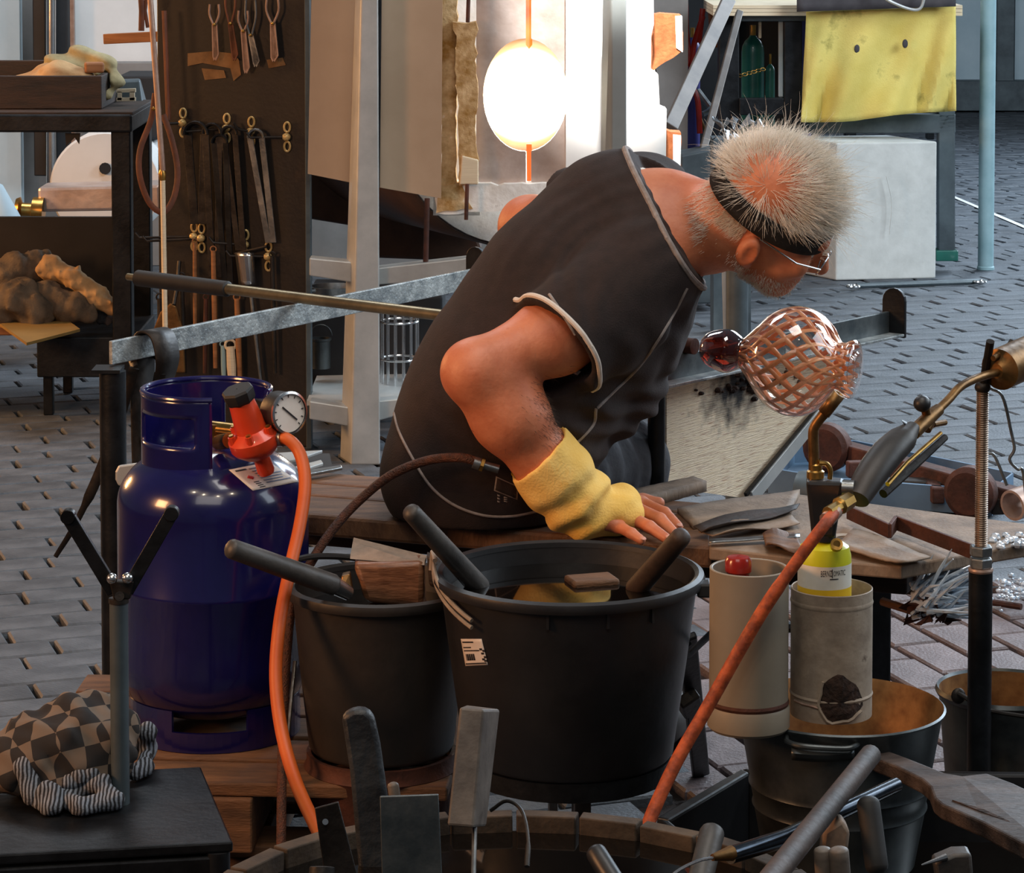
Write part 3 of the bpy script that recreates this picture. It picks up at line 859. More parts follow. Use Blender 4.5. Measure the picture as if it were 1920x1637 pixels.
# long tools in the lower rows
ll = [(300, 560, 304, 700, 14, 'dark_iron', 'short dark rod tool hanging low by the copper ladle'), (365, 455, 366, 640, 9, 'bar_wood', 'thin wooden handled tool hanging under the twin hooks'),
      (400, 470, 404, 690, 11, 'bar_wood', 'brown wooden stick tool hanging low on the board'), (418, 648, 420, 720, 11, 'pole_blue', 'pale blue handle standing behind the gas cylinder'),
      (432, 650, 436, 722, 20, 'plywood', 'pale wooden handle standing behind the gas cylinder'), (444, 560, 450, 720, 12, 'bar_wood', 'orange-lit wooden handle standing behind the gas cylinder'),
      (470, 545, 490, 720, 9, 'steel', 'slim bright rod hanging below the shiny scoop'), (510, 480, 516, 700, 10, 'dark_iron', 'dark rod tool hanging lowest toward the furnace'),
      (340, 520, 346, 700, 12, 'dark_iron', 'dark flat tool hanging behind the flat steel rail'), (386, 560, 384, 700, 10, 'rust_iron', 'rusty rod hanging behind the flat steel rail')]
for x0, y0, x1, y1, w, mt, lb in ll:
    k = w / S(7.5, .8)
    t = thing('rod_tool', lb, 'tool', B(x1, y1, .03), 'rod tools in the lower rows of the tool board')
    mb = MB(); mb.tube([B(x0, y0, .03), B((x0 + x1) / 2, (y0 + y1) / 2, .032), B(x1, y1, .03)], [k * .4, k * .46, k * .36], 10); mb.build('shaft', mt, t)
    mb = MB(); q = B(x0, y0 - 3, .03); mb.tube([q + V((k * .5 * math.cos(a), 0, k * .5 * math.sin(a))) for a in [2 * math.pi * j / 12 for j in range(13)]], k * .13, 6); mb.build('eye', mt, t)
sc_ = thing('steel_scoop', 'shiny curved steel scoop hanging by its bar under the bright jacks', 'scoop', B(460, 500, .04))
P = []
for i in range(9):
    yy = 474 + 60 * i / 8; wd_ = 21 - 0.3 * i
    P.append([B(458 + 6 * i / 8 + wd_ * (j / 6 - .5) * 2 * .8, yy, .03 + .03 * math.cos((j / 6 - .5) * 2.6)) for j in range(7)])
m = MB(); m.grid(P); m.build('bowl', 'bright_steel', sc_, solid=0.003)
m = MB(); m.tube([B(440, 476, .03), B(500, 462, .03)], 0.004, 8); m.build('bar', 'dark_iron', sc_)
# copper ladle in front of the board foot
ld = thing('copper_ladle', 'coppery pointed ladle blade hanging behind the flat steel rail', 'ladle', J(315, 600, 7.3))
m = MB(); m.prism([J(320, 568, 7.52), J(330, 574, 7.52), J(343, 616, 7.52), J(348, 700, 7.52), J(300, 700, 7.52), J(286, 622, 7.52), J(300, 586, 7.52)], (0, .008, 0)); m.build('blade', 'old_brass', ld, smooth=0, bevel=0.004)
m = MB(); m.tube([J(326, 572, 7.52), J(332, 540, 7.55), J(336, 490, 7.58)], 0.006, 8); m.build('shaft', 'dark_iron', ld)
# leather straps, copper rod and wooden bar
st = thing('leather_strap', 'long brown leather strap loop hanging beside the pale copper rod', 'strap', J(300, 390, 7.45))
m = MB(); m.tube(bez([J(291, 175, 7.45), J(283, 225, 7.45), (J(263, 280, 7.44)), J(262, 330, 7.43), J(280, 380, 7.43), J(306, 398, 7.43), J(326, 370, 7.44), J(333, 320, 7.45), J(322, 262, 7.46), J(306, 215, 7.47)], 40), 0.008, 8, flat=0.35, up=(0, 1, 0)); m.build('band', 'leather', st)
m = MB(); m.ball(J(288, 204, 7.43), 0.006, (1, 1, 1), 8, 6); m.build('stud', 'brass', st)
st = thing('leather_strap', 'short dark leather strap hanging over the wooden bar', 'strap', J(270, 58, 7.5))
m = MB(); m.tube([J(262, -40, 7.5), J(266, 20, 7.5), J(265, 58, 7.5)], 0.008, 8, flat=0.35, up=(0, 1, 0)); m.tube([J(278, -40, 7.5), J(272, 20, 7.5), J(277, 52, 7.5)], 0.005, 8, flat=0.4, up=(0, 1, 0)); m.build('band', 'leather', st)
cr_ = thing('copper_rod', 'slim pale copper rod leaning upright at the edge of the tool board', 'rod', J(312, 540, 7.4))
m = MB(); m.tube([J(279, -40, 7.4), J(305, 320, 7.4)], 5.5 / S(7.4, 1), 12); m.build('upper_tube', 'copper', cr_)
m = MB(); m.tube([J(305, 336, 7.4), J(310, 640, 7.4)], 5.0 / S(7.4, 1), 12); m.build('lower_tube', 'plywood', cr_)
m = MB(); m.tube([J(304, 316, 7.4), J(304, 326, 7.4), J(305, 338, 7.4)], [.006, .011, .008], 12); m.build('brass_fitting', 'brass', cr_)
wbar = MB(); wbar.bar(J(198, 73, 7.7), J(306, 68, 7.64), 0.03, 19 / S(7.7, 1.2)); tag(wbar.build('wooden_bar', 'bar_wood', smooth=0, bevel=0.002), 'short brown wooden bar sticking out level beside the tool board', 'bar')
bar2 = MB(); bar2.tube([J(308, 20, 7.52), J(316, 225, 7.5)], 0.007, 8); tag(bar2.build('brown_tube', 'leather'), 'thin brown tube hanging upright at the inner edge of the tool board', 'tube')

# ------------------------------------------------------------------ black workbench at the hall wall
wbk = thing('black_workbench', 'black steel workbench with low shelf at the hall wall', 'workbench', J(100, 770, 7.95))
xr = J(250, 250, 7.9).x; zt = J(200, 250, 7.9).z + .03
m = MB(); m.box(((xr - 2.1) / 2, 8.12, zt), (xr + 2.1, 0.5, 0.05)); m.build('tabletop', 'black_steel', wbk, smooth=0, bevel=0.006)
m = MB(); m.box(((xr - 2.1) / 2, 8.12, zt + .026), (xr + 2.1, 0.46, 0.012)); m.build('wood_top', 'dark_wood', wbk, smooth=0, bevel=0.003)
zs = J(150, 668, 7.92).z
for x, y in ((xr - .035, 7.92), (xr - .035, 8.34)):
    m = MB(); m.box((x, y, (zt + zs) / 2), (0.055, 0.055, zt - zs)); m.build('leg', 'black_steel', wbk, smooth=0, bevel=0.004)
xl = J(92, 770, 7.95).x
for x, y in ((xl, 7.95), (xl, 8.3), (xl - 1.0, 7.95), (xr - .02, 8.3)):
    m = MB(); m.box((x, y, zs / 2), (0.028, 0.028, zs)); m.build('leg', 'black_steel', wbk, smooth=0, bevel=0.003)
m = MB(); m.box(((xr + xl - .025) / 2, 8.12, zs), (xr - xl + .025, 0.44, 0.115)); m.build('shelf_frame', 'black_steel', wbk, smooth=0, bevel=0.004)
m = MB(); m.box(((xl - 2.35) / 2 , 8.12, zs + .075), (xl + 2.35, 0.44, 0.025)); m.build('shelf_board', 'bar_wood', wbk, smooth=0, bevel=0.003)
m = MB(); m.box((-1.72, 8.39, .345), (1.25, 0.02, .345)); m.build('back_panel', 'black_paint', wbk, smooth=0)
m = MB(); m.prism([J(122, 250, 7.95), J(150, 250, 7.95), J(148, 270, 7.95), J(140, 258, 7.95), J(124, 274, 7.95)], (0, .01, 0)); m.build('torn_flap', 'black_paint', wbk, smooth=0)
ztt = zt + .033
# tray box with the leather glove
tr = thing('wooden_tray', 'dark red-brown wooden tray box on the black workbench', 'tray', (J(90, 228, 8.0).x, 8.05, ztt))
x1 = J(192, 228, 7.98).x; x0 = x1 - .72; hz = .095
for c, sz in ((((x0 + x1) / 2, 7.98, ztt + hz / 2), (x1 - x0, .018, hz)), (((x0 + x1) / 2, 8.26, ztt + hz / 2 + .012), (x1 - x0, .018, hz + .03)), ((x1 - .009, 8.12, ztt + hz / 2), (.018, .27, hz)), ((x0 + .009, 8.12, ztt + hz / 2), (.018, .27, hz))):
    m = MB(); m.box(c, sz); m.build('side', 'dark_wood', tr, smooth=0, bevel=0.003)
m = MB(); m.box(((x0 + x1) / 2, 8.12, ztt + .008), (x1 - x0 - .03, .26, .012)); m.build('bottom', 'dark_wood', tr, smooth=0)
# glove in the tray: two big leather cuffs folded over one another
gl = thing('leather_glove', 'tan leather heat glove heaped in the wooden tray', 'glove', J(110, 150, 8.1))
def s8p(px, py, d=8.12): return J(px, py, d)
f_ = SDF(np.array(s8p(-60, 250, 7.9)), np.array(s8p(260, 60, 8.4)) , 0.005)
f_.chain([s8p(-30, 190), s8p(40, 168), s8p(90, 150)], [.02, .035, .05], .03).chain([s8p(60, 165, 8.06), s8p(110, 152, 8.05), s8p(150, 158, 8.05)], [.04, .055, .05], .02)
g1 = f_.displace(lambda P: .004 * npnoise(P, 14, 3)).build('cuff_fold', 'tan_cloth', gl)
f_ = SDF(np.array(s8p(0, 250, 7.9)), np.array(s8p(270, 40, 8.5)), 0.005)
f_.chain([s8p(60, 160, 8.14), s8p(105, 128, 8.16), s8p(150, 112, 8.18), s8p(192, 128, 8.16), s8p(208, 150, 8.12), s8p(196, 172, 8.08)], [.02, .035, .034, .034, .03, .022], .03)
f_.cone(s8p(190, 150, 8.0), .03, s8p(196, 150, 8.2), .02, .01, sub=True)
pm('olive_cloth', (128, 116, 82), (172, 160, 122), 10, 0.9, bump=0.3)
f_.displace(lambda P: .006 * np.sin(P[:, 2] * 120 + 40 * P[:, 0])).build('cuff', 'olive_cloth', gl)
m = MB(); m.box((J(178, 175, 8.05).x, 8.04, ztt + .115), (.055, .05, .03), rz=.2); m.build('cuff_end', 'bar_wood', gl, smooth=0, bevel=.006)
# grey-brown machine box behind the tray
eb = thing('egg_box', 'small grey machine with a pale slotted front behind the wooden tray', 'machine', (J(225, 205, 8.34).x, 8.36, ztt))
m = MB(); m.hexa([J(190, 205, 8.3), J(268, 198, 8.3), J(268, 198, 8.3) + V((0, .1, 0)), J(190, 205, 8.3) + V((0, .1, 0)), J(200, 152, 8.32), J(262, 150, 8.32), J(256, 150, 8.32) + V((0, .08, 0)), J(200, 152, 8.32) + V((0, .08, 0))]); m.build('body', 'steel_blue', eb, smooth=0, bevel=.006)
m = MB()
for a, b in ((194, 202), (220, 228), (243, 252)): quad(m, [(a, 172), (b, 172), (b, 188), (a, 188)], 8.285, .012)
quad(m, [(192, 168), (254, 166), (254, 173), (192, 174)], 8.285, .012); quad(m, [(192, 184), (254, 183), (254, 190), (192, 191)], 8.285, .012); m.build('slotted_front', 'plywood', eb, smooth=0)
ck = MB(); ck.hexa([J(218, 262, 9.6), J(306, 262, 9.6), J(306, 262, 9.6) + V((0, .3, 0)), J(218, 262, 9.6) + V((0, .3, 0)), J(218, 143, 9.6), J(306, 143, 9.6), J(306, 143, 9.6) + V((0, .3, 0)), J(218, 143, 9.6) + V((0, .3, 0))])
tag(ck.build('dark_cupboard', 'dark_void', smooth=0, bevel=.008), 'dark cupboard standing beyond the black workbench under the white door', 'cupboard')
# white tank and its duct behind the workbench
tk = thing('white_tank', 'big white round tank end seen under the black workbench top', 'tank', J(200, 400, 9.4))
rt = 106 / S(9.4, .9)
m = MB(); m.lathe([(.001, 0), (rt * .96, 0), (rt, .012), (rt, .8), (.001, .8)], J(198, 352, 9.4), (0, 1, 0), 48); m.build('shell', 'wall_white', tk)
m = MB(); m.tube([J(197, 316, 9.39), J(197, 316, 9.43)], .02, 12); m.build('knob', 'black_paint', tk)
m = MB(); m.box((J(198, 352, 9.4).x, 9.8, .2), (.08, .3, .4)); m.build('foot', 'steel_blue', tk, smooth=0)
dc = thing('metal_duct', 'crinkled bright metal duct lying level behind the black workbench', 'duct', J(180, 395, 9.0))
m = MB(); quad(m, [(70, 352), (300, 346), (302, 394), (72, 398)], 9.0, .16); m.build('sheath', 'foil', dc, smooth=0, bevel=.01)
m = MB(); m.lathe([(0.0, 0), (.035, 0), (.04, .012), (.022, .02), (.022, .05), (.042, .055), (.042, .09), (0, .09)], J(30, 392, 9.0), (1, 0, -.05), 18); m.build('end_fitting', 'brass', dc)
m = MB(); m.box((J(180, 395, 9.0).x, 9.08, .2), (.1, .1, .42)); m.build('support', 'dark_void', dc, smooth=0)
lp = thing('lamp_hood', 'white cone hood above the pale yellow post at the picture edge', 'hood', J(-10, 425, 8.8))
m = MB(); m.lathe([(.01, .14), (.03, .13), (.095, .01), (.1, 0), (.09, 0), (.02, .12)], J(-12, 424, 8.8), (0, 0, 1), 32); m.build('cone', 'wall_blue', lp)
m = MB(); m.hexa([J(-40, 520, 8.8), J(22, 520, 8.8), J(22, 520, 8.8) + V((0, .1, 0)), J(-40, 520, 8.8) + V((0, .1, 0)), J(-40, 432, 8.8), J(24, 432, 8.8), J(24, 432, 8.8) + V((0, .1, 0)), J(-40, 432, 8.8) + V((0, .1, 0))]); tag(m.build('yellow_post', 'plywood', smooth=0, bevel=.01), 'pale yellow post under the white cone hood at the picture edge', 'post')
# rags on the low shelf
def rag(pts, rs, mat, label, seed, d0=7.98):
    P = [J(x, y, d) for x, y, d in pts]
    lo = np.min([list(p) for p in P], 0) - max(rs) - .03; hi = np.max([list(p) for p in P], 0) + max(rs) + .03
    s_ = SDF(lo, hi, 0.006).chain(P, rs, .02).displace(lambda Q: .011 * npnoise(Q, 10, seed) + .006 * npnoise(Q, 26, seed + 1))
    return tag(s_.build('cloth_rag', mat), label, 'rag', 'rags on the low shelf')
rag([(-30, 560, 8.05), (20, 520, 8.05), (70, 500, 8.08)], [.05, .06, .05], 'rag_cloth', 'grey-brown rag crumpled highest on the pile of the low shelf', 1)
rag([(-20, 590, 7.96), (40, 560, 7.95), (70, 590, 7.93), (66, 622, 7.9)], [.05, .055, .045, .025], 'rag_cloth', 'dull rag whose end hangs down over the yellow board', 2)
rag([(95, 500, 8.0), (140, 522, 7.98), (185, 560, 7.96), (218, 584, 7.95)], [.035, .03, .026, .02], 'tan_cloth', 'long rolled tan rag sloping down toward the bench leg', 3)
rag([(90, 560, 7.98), (130, 575, 7.96), (165, 590, 7.94)], [.05, .045, .03], 'rag_cloth', 'bunched brown rag below the rolled tan one', 4)
rag([(170, 580, 8.02), (205, 596, 8.0)], [.025, .022], 'dark_cloth', 'small pale grey rag tucked at the shelf end by the leg', 5)
yb = MB(); yb.prism([G(50, 648, zs + .09), G(150, 622, zs + .09), G(120, 600, zs + .09), G(0, 612, zs + .09)], (0, 0, .008)); tag(yb.build('yellow_sheet', 'yellow_board', smooth=0), 'yellow sheet lying under the rags on the low shelf', 'sheet')

# ------------------------------------------------------------------ far work table with gas bottles
ft = thing('welding_table', 'grey steel work table with plywood top and hung with a yellow cloth', 'table', J(1600, 490, 11.2))
def fbox(px0, py0, px1, py1, d, t, mat, name, par, bevel=.004):
    m = MB(); quad(m, [(px0, py0), (px1, py0), (px1, py1), (px0, py1)], d, t); return m.build(name, mat, par, smooth=0, bevel=bevel)
fbox(1376, 20, 1510, 40, 10.9, .5, 'steel_blue', 'top_rail', ft)
fbox(1348, 20, 1386, 560, 10.95, .08, 'black_steel', 'leg', ft)
fbox(1470, 40, 1504, 420, 10.9, .05, 'black_steel', 'door_stile', ft)
fbox(1386, 184, 1470, 216, 10.9, .04, 'black_steel', 'cross_rail', ft)
fbox(1500, 214, 1792, 250, 10.95, .05, 'steel_blue', 'apron', ft)
fbox(1760, 20, 1791, 486, 10.95, .06, 'steel_blue', 'leg', ft)
fbox(1755, 470, 1797, 490, 10.93, .1, 'bottle_green', 'foot', ft)
fbox(1738, 216, 1752, 262, 11.3, .05, 'black_steel', 'leg', ft)
fbox(1584, 216, 1606, 262, 11.5, .05, 'black_steel', 'leg', ft)
a, b = J(1352, 8, 10.85), J(1800, 8, 10.85)
for k in range(3):
    m = MB(); m.prism([a + V((-.03, 0, -.004 - .014 * k)), V((b.x + .01, a.y, a.z - .004 - .014 * k)), V((b.x + .01, a.y + .55, a.z - .004 - .014 * k)), a + V((-.03, .55, -.004 - .014 * k))], (0, 0, -.0125)); m.build('plywood_layer', 'plywood', ft, smooth=0)
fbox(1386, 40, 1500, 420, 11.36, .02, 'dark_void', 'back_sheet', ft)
def bottle(px0, px1, pt, pb, d, mat, label):
    t = thing('gas_bottle', label, 'gas bottle', J((px0 + px1) / 2, pb, d), 'gas bottles around the far table')
    r = (px1 - px0) / 2 / S(d, 1); o = J((px0 + px1) / 2, pb, d); o.z = 0; h = J((px0 + px1) / 2, pt, d).z - o.z
    m = MB(); m.lathe([(.001, 0), (r, 0), (r, h - r * 1.5), (r * .93, h - r * .95), (r * .7, h - r * .5), (r * .34, h - r * .15), (r * .3, h), (.001, h)], o, n=28); m.build('body', mat, t)
    m = MB(); m.tube([o + V((0, 0, h * .99)), o + V((0, 0, h + .04))], r * .28, 12); m.build('valve', 'brass', t)
bottle(1389, 1432, 66, 300, 11.15, 'bottle_green', 'tall green gas bottle chained inside the steel table frame')
bottle(1434, 1452, 120, 300, 11.1, 'bottle_green', 'slim green bottle with a white neck beside the tall green one')
bottle(1484, 1520, 20, 340, 11.3, 'bottle_blue', 'dark blue gas bottle half behind the yellow cloth')
bottle(1282, 1312, 70, 330, 11.6, 'bottle_blue', 'dark blue gas bottle standing behind the leaning steel beams')
bottle(1236, 1270, 110, 330, 11.8, 'bottle_blue', 'dark blue gas bottle standing beside the white heat door')
fbox(1460, 40, 1469, 182, 11.0, .02, 'wall_blue', 'door_hinge', ft)
fbox(1422, 40, 1428, 72, 11.02, .012, 'plywood', 'light_strip', ft)
ch = thing('brass_chain', 'small brass chain across the green gas bottles', 'chain', J(1410, 140, 11.0))
for i in range(6):
    p = J(1388 + i * 8.5, 142 - i * 2.4, 11.0); m = MB()
    m.tube([p + V((.010 * math.cos(a), .003 * math.sin(a) * (i % 2), .0055 * math.sin(a))) for a in [2 * math.pi * k / 12 for k in range(13)]], .0022, 6); m.build('link', 'brass', ch)
# yellow cloth hung on the table front
P = []
for i in range(21):
    v = i / 20; row = []
    for j in range(41):
        u = j / 40
        x = 1508 + 284 * u + (4 - 10 * v) * (1 - u) + 6 * v * u * 0; y = 22 - 10 * u + (206 + 2 * math.sin(u * 7) + 8 * (0.5 - abs(u - .35))) * v - 10 * v * u
        fold = .018 * math.sin(u * 9 + 1.5 * math.sin(v * 3)) * (0.3 + v * .7) + .022 * math.sin(u * 23 + v * 5 + 1.2 * math.sin(u * 7)) * (v + .1)
        row.append(J(x, y, 10.82 + fold * 1.3))
    P.append(row)
m = MB(); m.grid(P); yc = m.build('yellow_cloth', 'yellow_cloth', solid=0.004)
tag(yc, 'stained yellow cloth hanging over the front of the far table', 'cloth')
for x, y in ((1607, 92), (1697, 82)):
    m = MB(); m.ball(J(x, y, 10.795), .011, (1, .5, 1.6), 10, 6); m.build('snap_hole', 'dark_cloth', yc)
P = [[J(1494 + 298 * j / 20, -60 + 82 * i / 6 - 10 * j / 20 * i / 6, 10.79 - .004 * i) for j in range(21)] for i in range(7)]
m = MB(); m.grid(P); tag(m.build('grey_cloth', 'dark_cloth', solid=.006), 'dark grey cloth draped over the table edge above the yellow cloth', 'cloth')
m = MB(); m.tube(bez([J(1640, -20, 10.7), J(1672, 4, 10.7), J(1722, 18, 10.7), J(1736, -20, 10.7)], 20), .006, 8); tag(m.build('rope_loop', 'alu'), 'pale cord looped on the dark grey cloth above the yellow one', 'cord')
# leaning beams and hoses between furnace and table
for a, b, w, lb in (((1366, 0), (1256, 240), 26, 'wide steel beam leaning from the far table beside the white heat door'), ((1386, 24), (1303, 340), 13, 'narrow steel bar leaning steeply next to the wide leaning beam')):
    m = MB(); m.bar(J(*a, 10.7), J(*b, 9.9), w / S(10.4, 1), .03, (0, -1, 0)); tag(m.build('steel_beam', 'beam_grey', smooth=0, bevel=.003), lb, 'beam', 'steel beams leaning beside the heat door')
for i, (pts, lb) in enumerate((([(1284, -20), (1287, 60), (1290, 110), (1270, 140), (1234, 160)], 'red hose curving down to the white heat door'), ([(1318, 30), (1300, 90), (1296, 150), (1308, 190), (1312, 250)], 'red hose hanging behind the leaning steel beam'), ([(1318, 16), (1310, 80)], 'short red hose hanging at the top by the plywood table edge'))):
    m = MB(); m.tube(bez([J(x, y, 11.3) for x, y in pts], 24), .012, 10); tag(m.build('red_hose', 'red_plastic'), lb, 'hose', 'red hoses behind the leaning beams')
bx = MB(); quad(bx, [(1330, 16), (1362, 20), (1360, 92), (1336, 88)], 11.4, .12); tag(bx.build('cardboard_box', 'refractory_orange', smooth=0, bevel=.004), 'orange-brown box hanging behind the leaning steel beam', 'box')
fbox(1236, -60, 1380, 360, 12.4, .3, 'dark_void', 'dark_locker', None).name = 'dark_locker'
tag(bpy.data.objects['dark_locker'], 'dark locker standing behind the gas bottles and red hoses', 'locker')
cu = thing('junk_rack', 'clutter of small pipe fittings between the leaning beams', 'fittings', J(1330, 330, 11.5))
for i in range(9):
    p = J(random.uniform(1300, 1372), random.uniform(110, 260), random.uniform(11.3, 11.6)); q = p + V((random.uniform(-.08, .08), random.uniform(-.05, .05), random.uniform(-.07, .07)))
    m = MB(); m.tube([p, q], random.uniform(.006, .016), 8); m.build('fitting', random.choice(['old_brass', 'steel', 'rust_iron', 'bottle_blue']), cu)
sg = thing('foil_scrap', 'crumpled silvery foil scrap seen just above the white hair', 'scrap', J(1375, 260, 9.4))
for i in range(9):
    c = J(1340 + 66 * (i % 5) / 4 + random.uniform(-6, 6), 238 + 24 * (i // 5) + random.uniform(-6, 6), 9.4 + random.uniform(-.04, .04)); m = MB()
    m.prism([c + V((random.uniform(-.035, .035), random.uniform(-.03, .03), random.uniform(-.035, .035))) for _ in range(4)], (0.004, .006, .002)); m.build('shard', 'bright_steel', sg, smooth=0)
sb = MB(); quad(sb, [(1338, 262), (1408, 262), (1408, 632), (1338, 632)], 9.34, .16); tag(sb.build('scrap_bin', 'steel_blue', smooth=0), 'bluish steel bin under the foil scrap, mostly behind the head', 'bin')
lm = MB(); quad(lm, [(1277, 292), (1345, 278), (1345, 570), (1277, 570)], 9.9, .2); tag(lm.build('steel_box', 'steel_blue', smooth=0, bevel=.006), 'bluish steel box low beside the white heat door', 'box')
# concrete block
cb = thing('concrete_block', 'pale concrete block standing on the pavers under the far table', 'block', G(1650, 526))
bl, br = G(1567, 526), G(1755, 522); zt_ = J(1567, 268, bl.y).z
dv = V((-.30, .55, 0)).normalized() * .36
m = MB(); m.hexa([bl, br, br + dv * .9, bl + dv * .9, bl + V((0, 0, zt_)), br + V((0, 0, zt_)), br + V((0, 0, zt_)) + dv * .9, bl + V((0, 0, zt_)) + dv * .9]); m.build('block', 'concrete', cb, smooth=0, bevel=.006)
m = MB(); m.tube(bez([J(1662, 330, bl.y - .001), J(1672, 380, bl.y - .001), J(1668, 440, bl.y - .001)], 14), .0018, 6); m.build('crack', 'concrete', cb)
rd = thing('steel_lifting_rod', 'thin steel rod with eye end lying before the concrete block', 'rod', G(1700, 532))
m = MB(); m.tube([G(1606, 536, .012), G(1836, 528, .012)], .011, 8); m.build('rod', 'steel_blue', rd)
for x, y in ((1600, 537), (1838, 528)):
    m = MB(); c = G(x, y, .015); m.tube([c + V((.022 * math.cos(a), .022 * math.sin(a), 0)) for a in [2 * math.pi * k / 12 for k in range(13)]], .006, 6); m.build('eye', 'bright_steel', rd)
pp = G(1848, 505); m = MB(); m.lathe([(.001, 0), (.034, 0), (.034, .01), (.031, .014), (.031, 1.75), (.001, 1.75)], pp, n=24)
tag(m.build('blue_pole', 'pole_blue'), 'pale blue steel pole standing on the pavers by the far table', 'pole')
# floor marking line
m = MB(); m.prism([G(1790, 368, .002), G(1925, 425, .002), G(1925, 430, .002), G(1790, 372, .002)], (0, 0, .001)); o = stru(m.build('trim_5', 'wall_white', smooth=0))
def mkbvh(o, mb):
    o_bvh[o.name] = BVHTree.FromPolygons([tuple(v) for v in mb.v], [tuple(f) for f in mb.f]); return o
def sticker(o, corners, mat, name, par, lift=0.0012, n=10):      # paper lying on a built surface: corners TL, TR, BR, BL
    P = []
    for i in range(n + 1):
        row = []
        for j in range(n + 1):
            u, v = j / n, i / n
            x = (corners[0][0] * (1 - u) + corners[1][0] * u) * (1 - v) + (corners[3][0] * (1 - u) + corners[2][0] * u) * v
            y = (corners[0][1] * (1 - u) + corners[1][1] * u) * (1 - v) + (corners[3][1] * (1 - u) + corners[2][1] * u) * v
            row.append(sees(o, x, y, lift))
        P.append(row)
    if any(p is None for r_ in P for p in r_): return None
    m = MB(); m.grid(P); return m.build(name, mat, par, solid=0.0004)
def sub_quad(c, u0, v0, u1, v1):
    f = lambda u, v: ((c[0][0] * (1 - u) + c[1][0] * u) * (1 - v) + (c[3][0] * (1 - u) + c[2][0] * u) * v, (c[0][1] * (1 - u) + c[1][1] * u) * (1 - v) + (c[3][1] * (1 - u) + c[2][1] * u) * v)
    return [f(u0, v0), f(u1, v0), f(u1, v1), f(u0, v1)]

# ------------------------------------------------------------------ gaffer's bench
bench = thing('glassblowing_bench', 'glassblower bench with steel rails, plank seat and charred side panel', 'bench', G(700, 974, 0.5) * 1.0)
bench.location.z = 0
ZR = 0.705
lA, lB = G(210, 640, ZR), G(893, 503, ZR)
rA, rB = G(1222, 676, ZR), G(1668, 584, ZR)
FW = ((lB - lA).normalized() + (rB - rA).normalized()).normalized()
RT = V((FW.y, -FW.x, 0))
def rail(a, b, name, h=0.042, t=0.008, mat='worn_steel'):
    m = MB(); off = RT * t
    m.hexa([a - V((0, 0, h)), b - V((0, 0, h)), b - V((0, 0, h)) + off * -1, a - V((0, 0, h)) - off, a, b, b - off, a - off]); return m.build(name, mat, bench, smooth=0, bevel=0.0015)
rail(lA, lB, 'pipe_rail')
rail(rA, rB, 'pipe_rail', 0.045, mat='blue_plate')
m = MB(); m.hexa([rA - V((0, 0, .045)), rB - V((0, 0, .045)), rB + RT * .032 - V((0, 0, .045)), rA + RT * .032 - V((0, 0, .045)), rA - V((0, 0, .04)), rB - V((0, 0, .04)), rB + RT * .032 - V((0, 0, .04)), rA + RT * .032 - V((0, 0, .04))])
m.build('rail_flange', 'worn_steel', bench, smooth=0, bevel=.001)
def stop_plate(c, name, h=0.06, w=0.032):
    pts = [c - RT * .016 - V((0, 0, .048)), c + RT * w - V((0, 0, .048))]
    for k in range(9):
        a = math.pi * k / 8; pts.append(c + RT * (0.008 + 0.024 * math.cos(a)) + V((0, 0, h * .35 + .024 * math.sin(a))))
    m = MB(); m.prism(pts, FW * .008); return m.build(name, 'black_steel', bench, smooth=0, bevel=.001)
stop_plate(rB, 'end_stop'); stop_plate(lB - RT * .012, 'end_stop')
def leg(c, w, ztop, name='leg', mat='black_steel', rz=0.35):
    m = MB(); m.box((c.x, c.y, ztop / 2), (w, w, ztop), rz=rz); return m.build(name, mat, bench, smooth=0, bevel=.004)
pl_ = G(211, 690, ZR - .045)
m = MB(); m.tube([V((pl_.x, pl_.y, 0)), V((pl_.x, pl_.y, ZR - .05))], 0.0235, 20); m.build('leg', 'black_steel', bench)
m = MB(); m.box((pl_.x - .008, pl_.y, ZR - .047), (.05, .06, .006)); m.build('leg_cap', 'black_steel', bench, smooth=0)
pr_ = G(1231, 735, ZR - .05)
m = MB(); m.tube([V((pr_.x, pr_.y, .49)), V((pr_.x, pr_.y, ZR - .05))], 0.0148, 18); m.build('leg', 'black_steel', bench)
for c in (lB - FW * .06 + RT * .02,):
    m = MB(); m.tube([V((c.x, c.y, 0)), V((c.x, c.y, ZR - .05))], 0.016, 16); m.build('leg', 'black_steel', bench)
# seat planks
def SE(px, v, z=0.5):                        # v 0 near edge .. 1 far edge
    return G(px, 962 + 0.08 * (px - 560) - 77 * v, z)
for v0, v1, a_, b_, zz in ((0.0, 0.46, 420, 1335, 0.5), (0.48, 0.76, 420, 1330, 0.503), (0.78, 1.05, 420, 1320, 0.497)):
    p = [SE(a_, v0, zz), SE(b_, v0, zz), SE(b_, v1, zz), SE(a_, v1, zz)]
    m = MB(); m.prism(p, (0, 0, -.036)); m.build('seat_plank', 'bench_wood', bench, smooth=0, bevel=.006)
p = [SE(430, .03, .462), SE(1700, .03, .462), SE(1700, .03, .462) + V((0.02, .045, 0)), SE(430, .03, .462) + V((0.02, .045, 0))]
m = MB(); m.prism(p, (0, 0, -.055)); m.build('seat_beam', 'dark_wood', bench, smooth=0, bevel=.004)
be = SE(1702, .02, .455)
m = MB(); m.box(be + V((.012, .05, -.03)), (.03, .075, .055), rz=-.3); m.build('beam_end', 'block_wood', bench, smooth=0, bevel=.004)
for q in (SE(470, .5, .46), SE(1650, .4, .46)):
    m = MB(); m.box((q.x, q.y + .05, q.z / 2), (.04, .04, q.z), rz=.3); m.build('leg', 'black_steel', bench, smooth=0, bevel=.004)
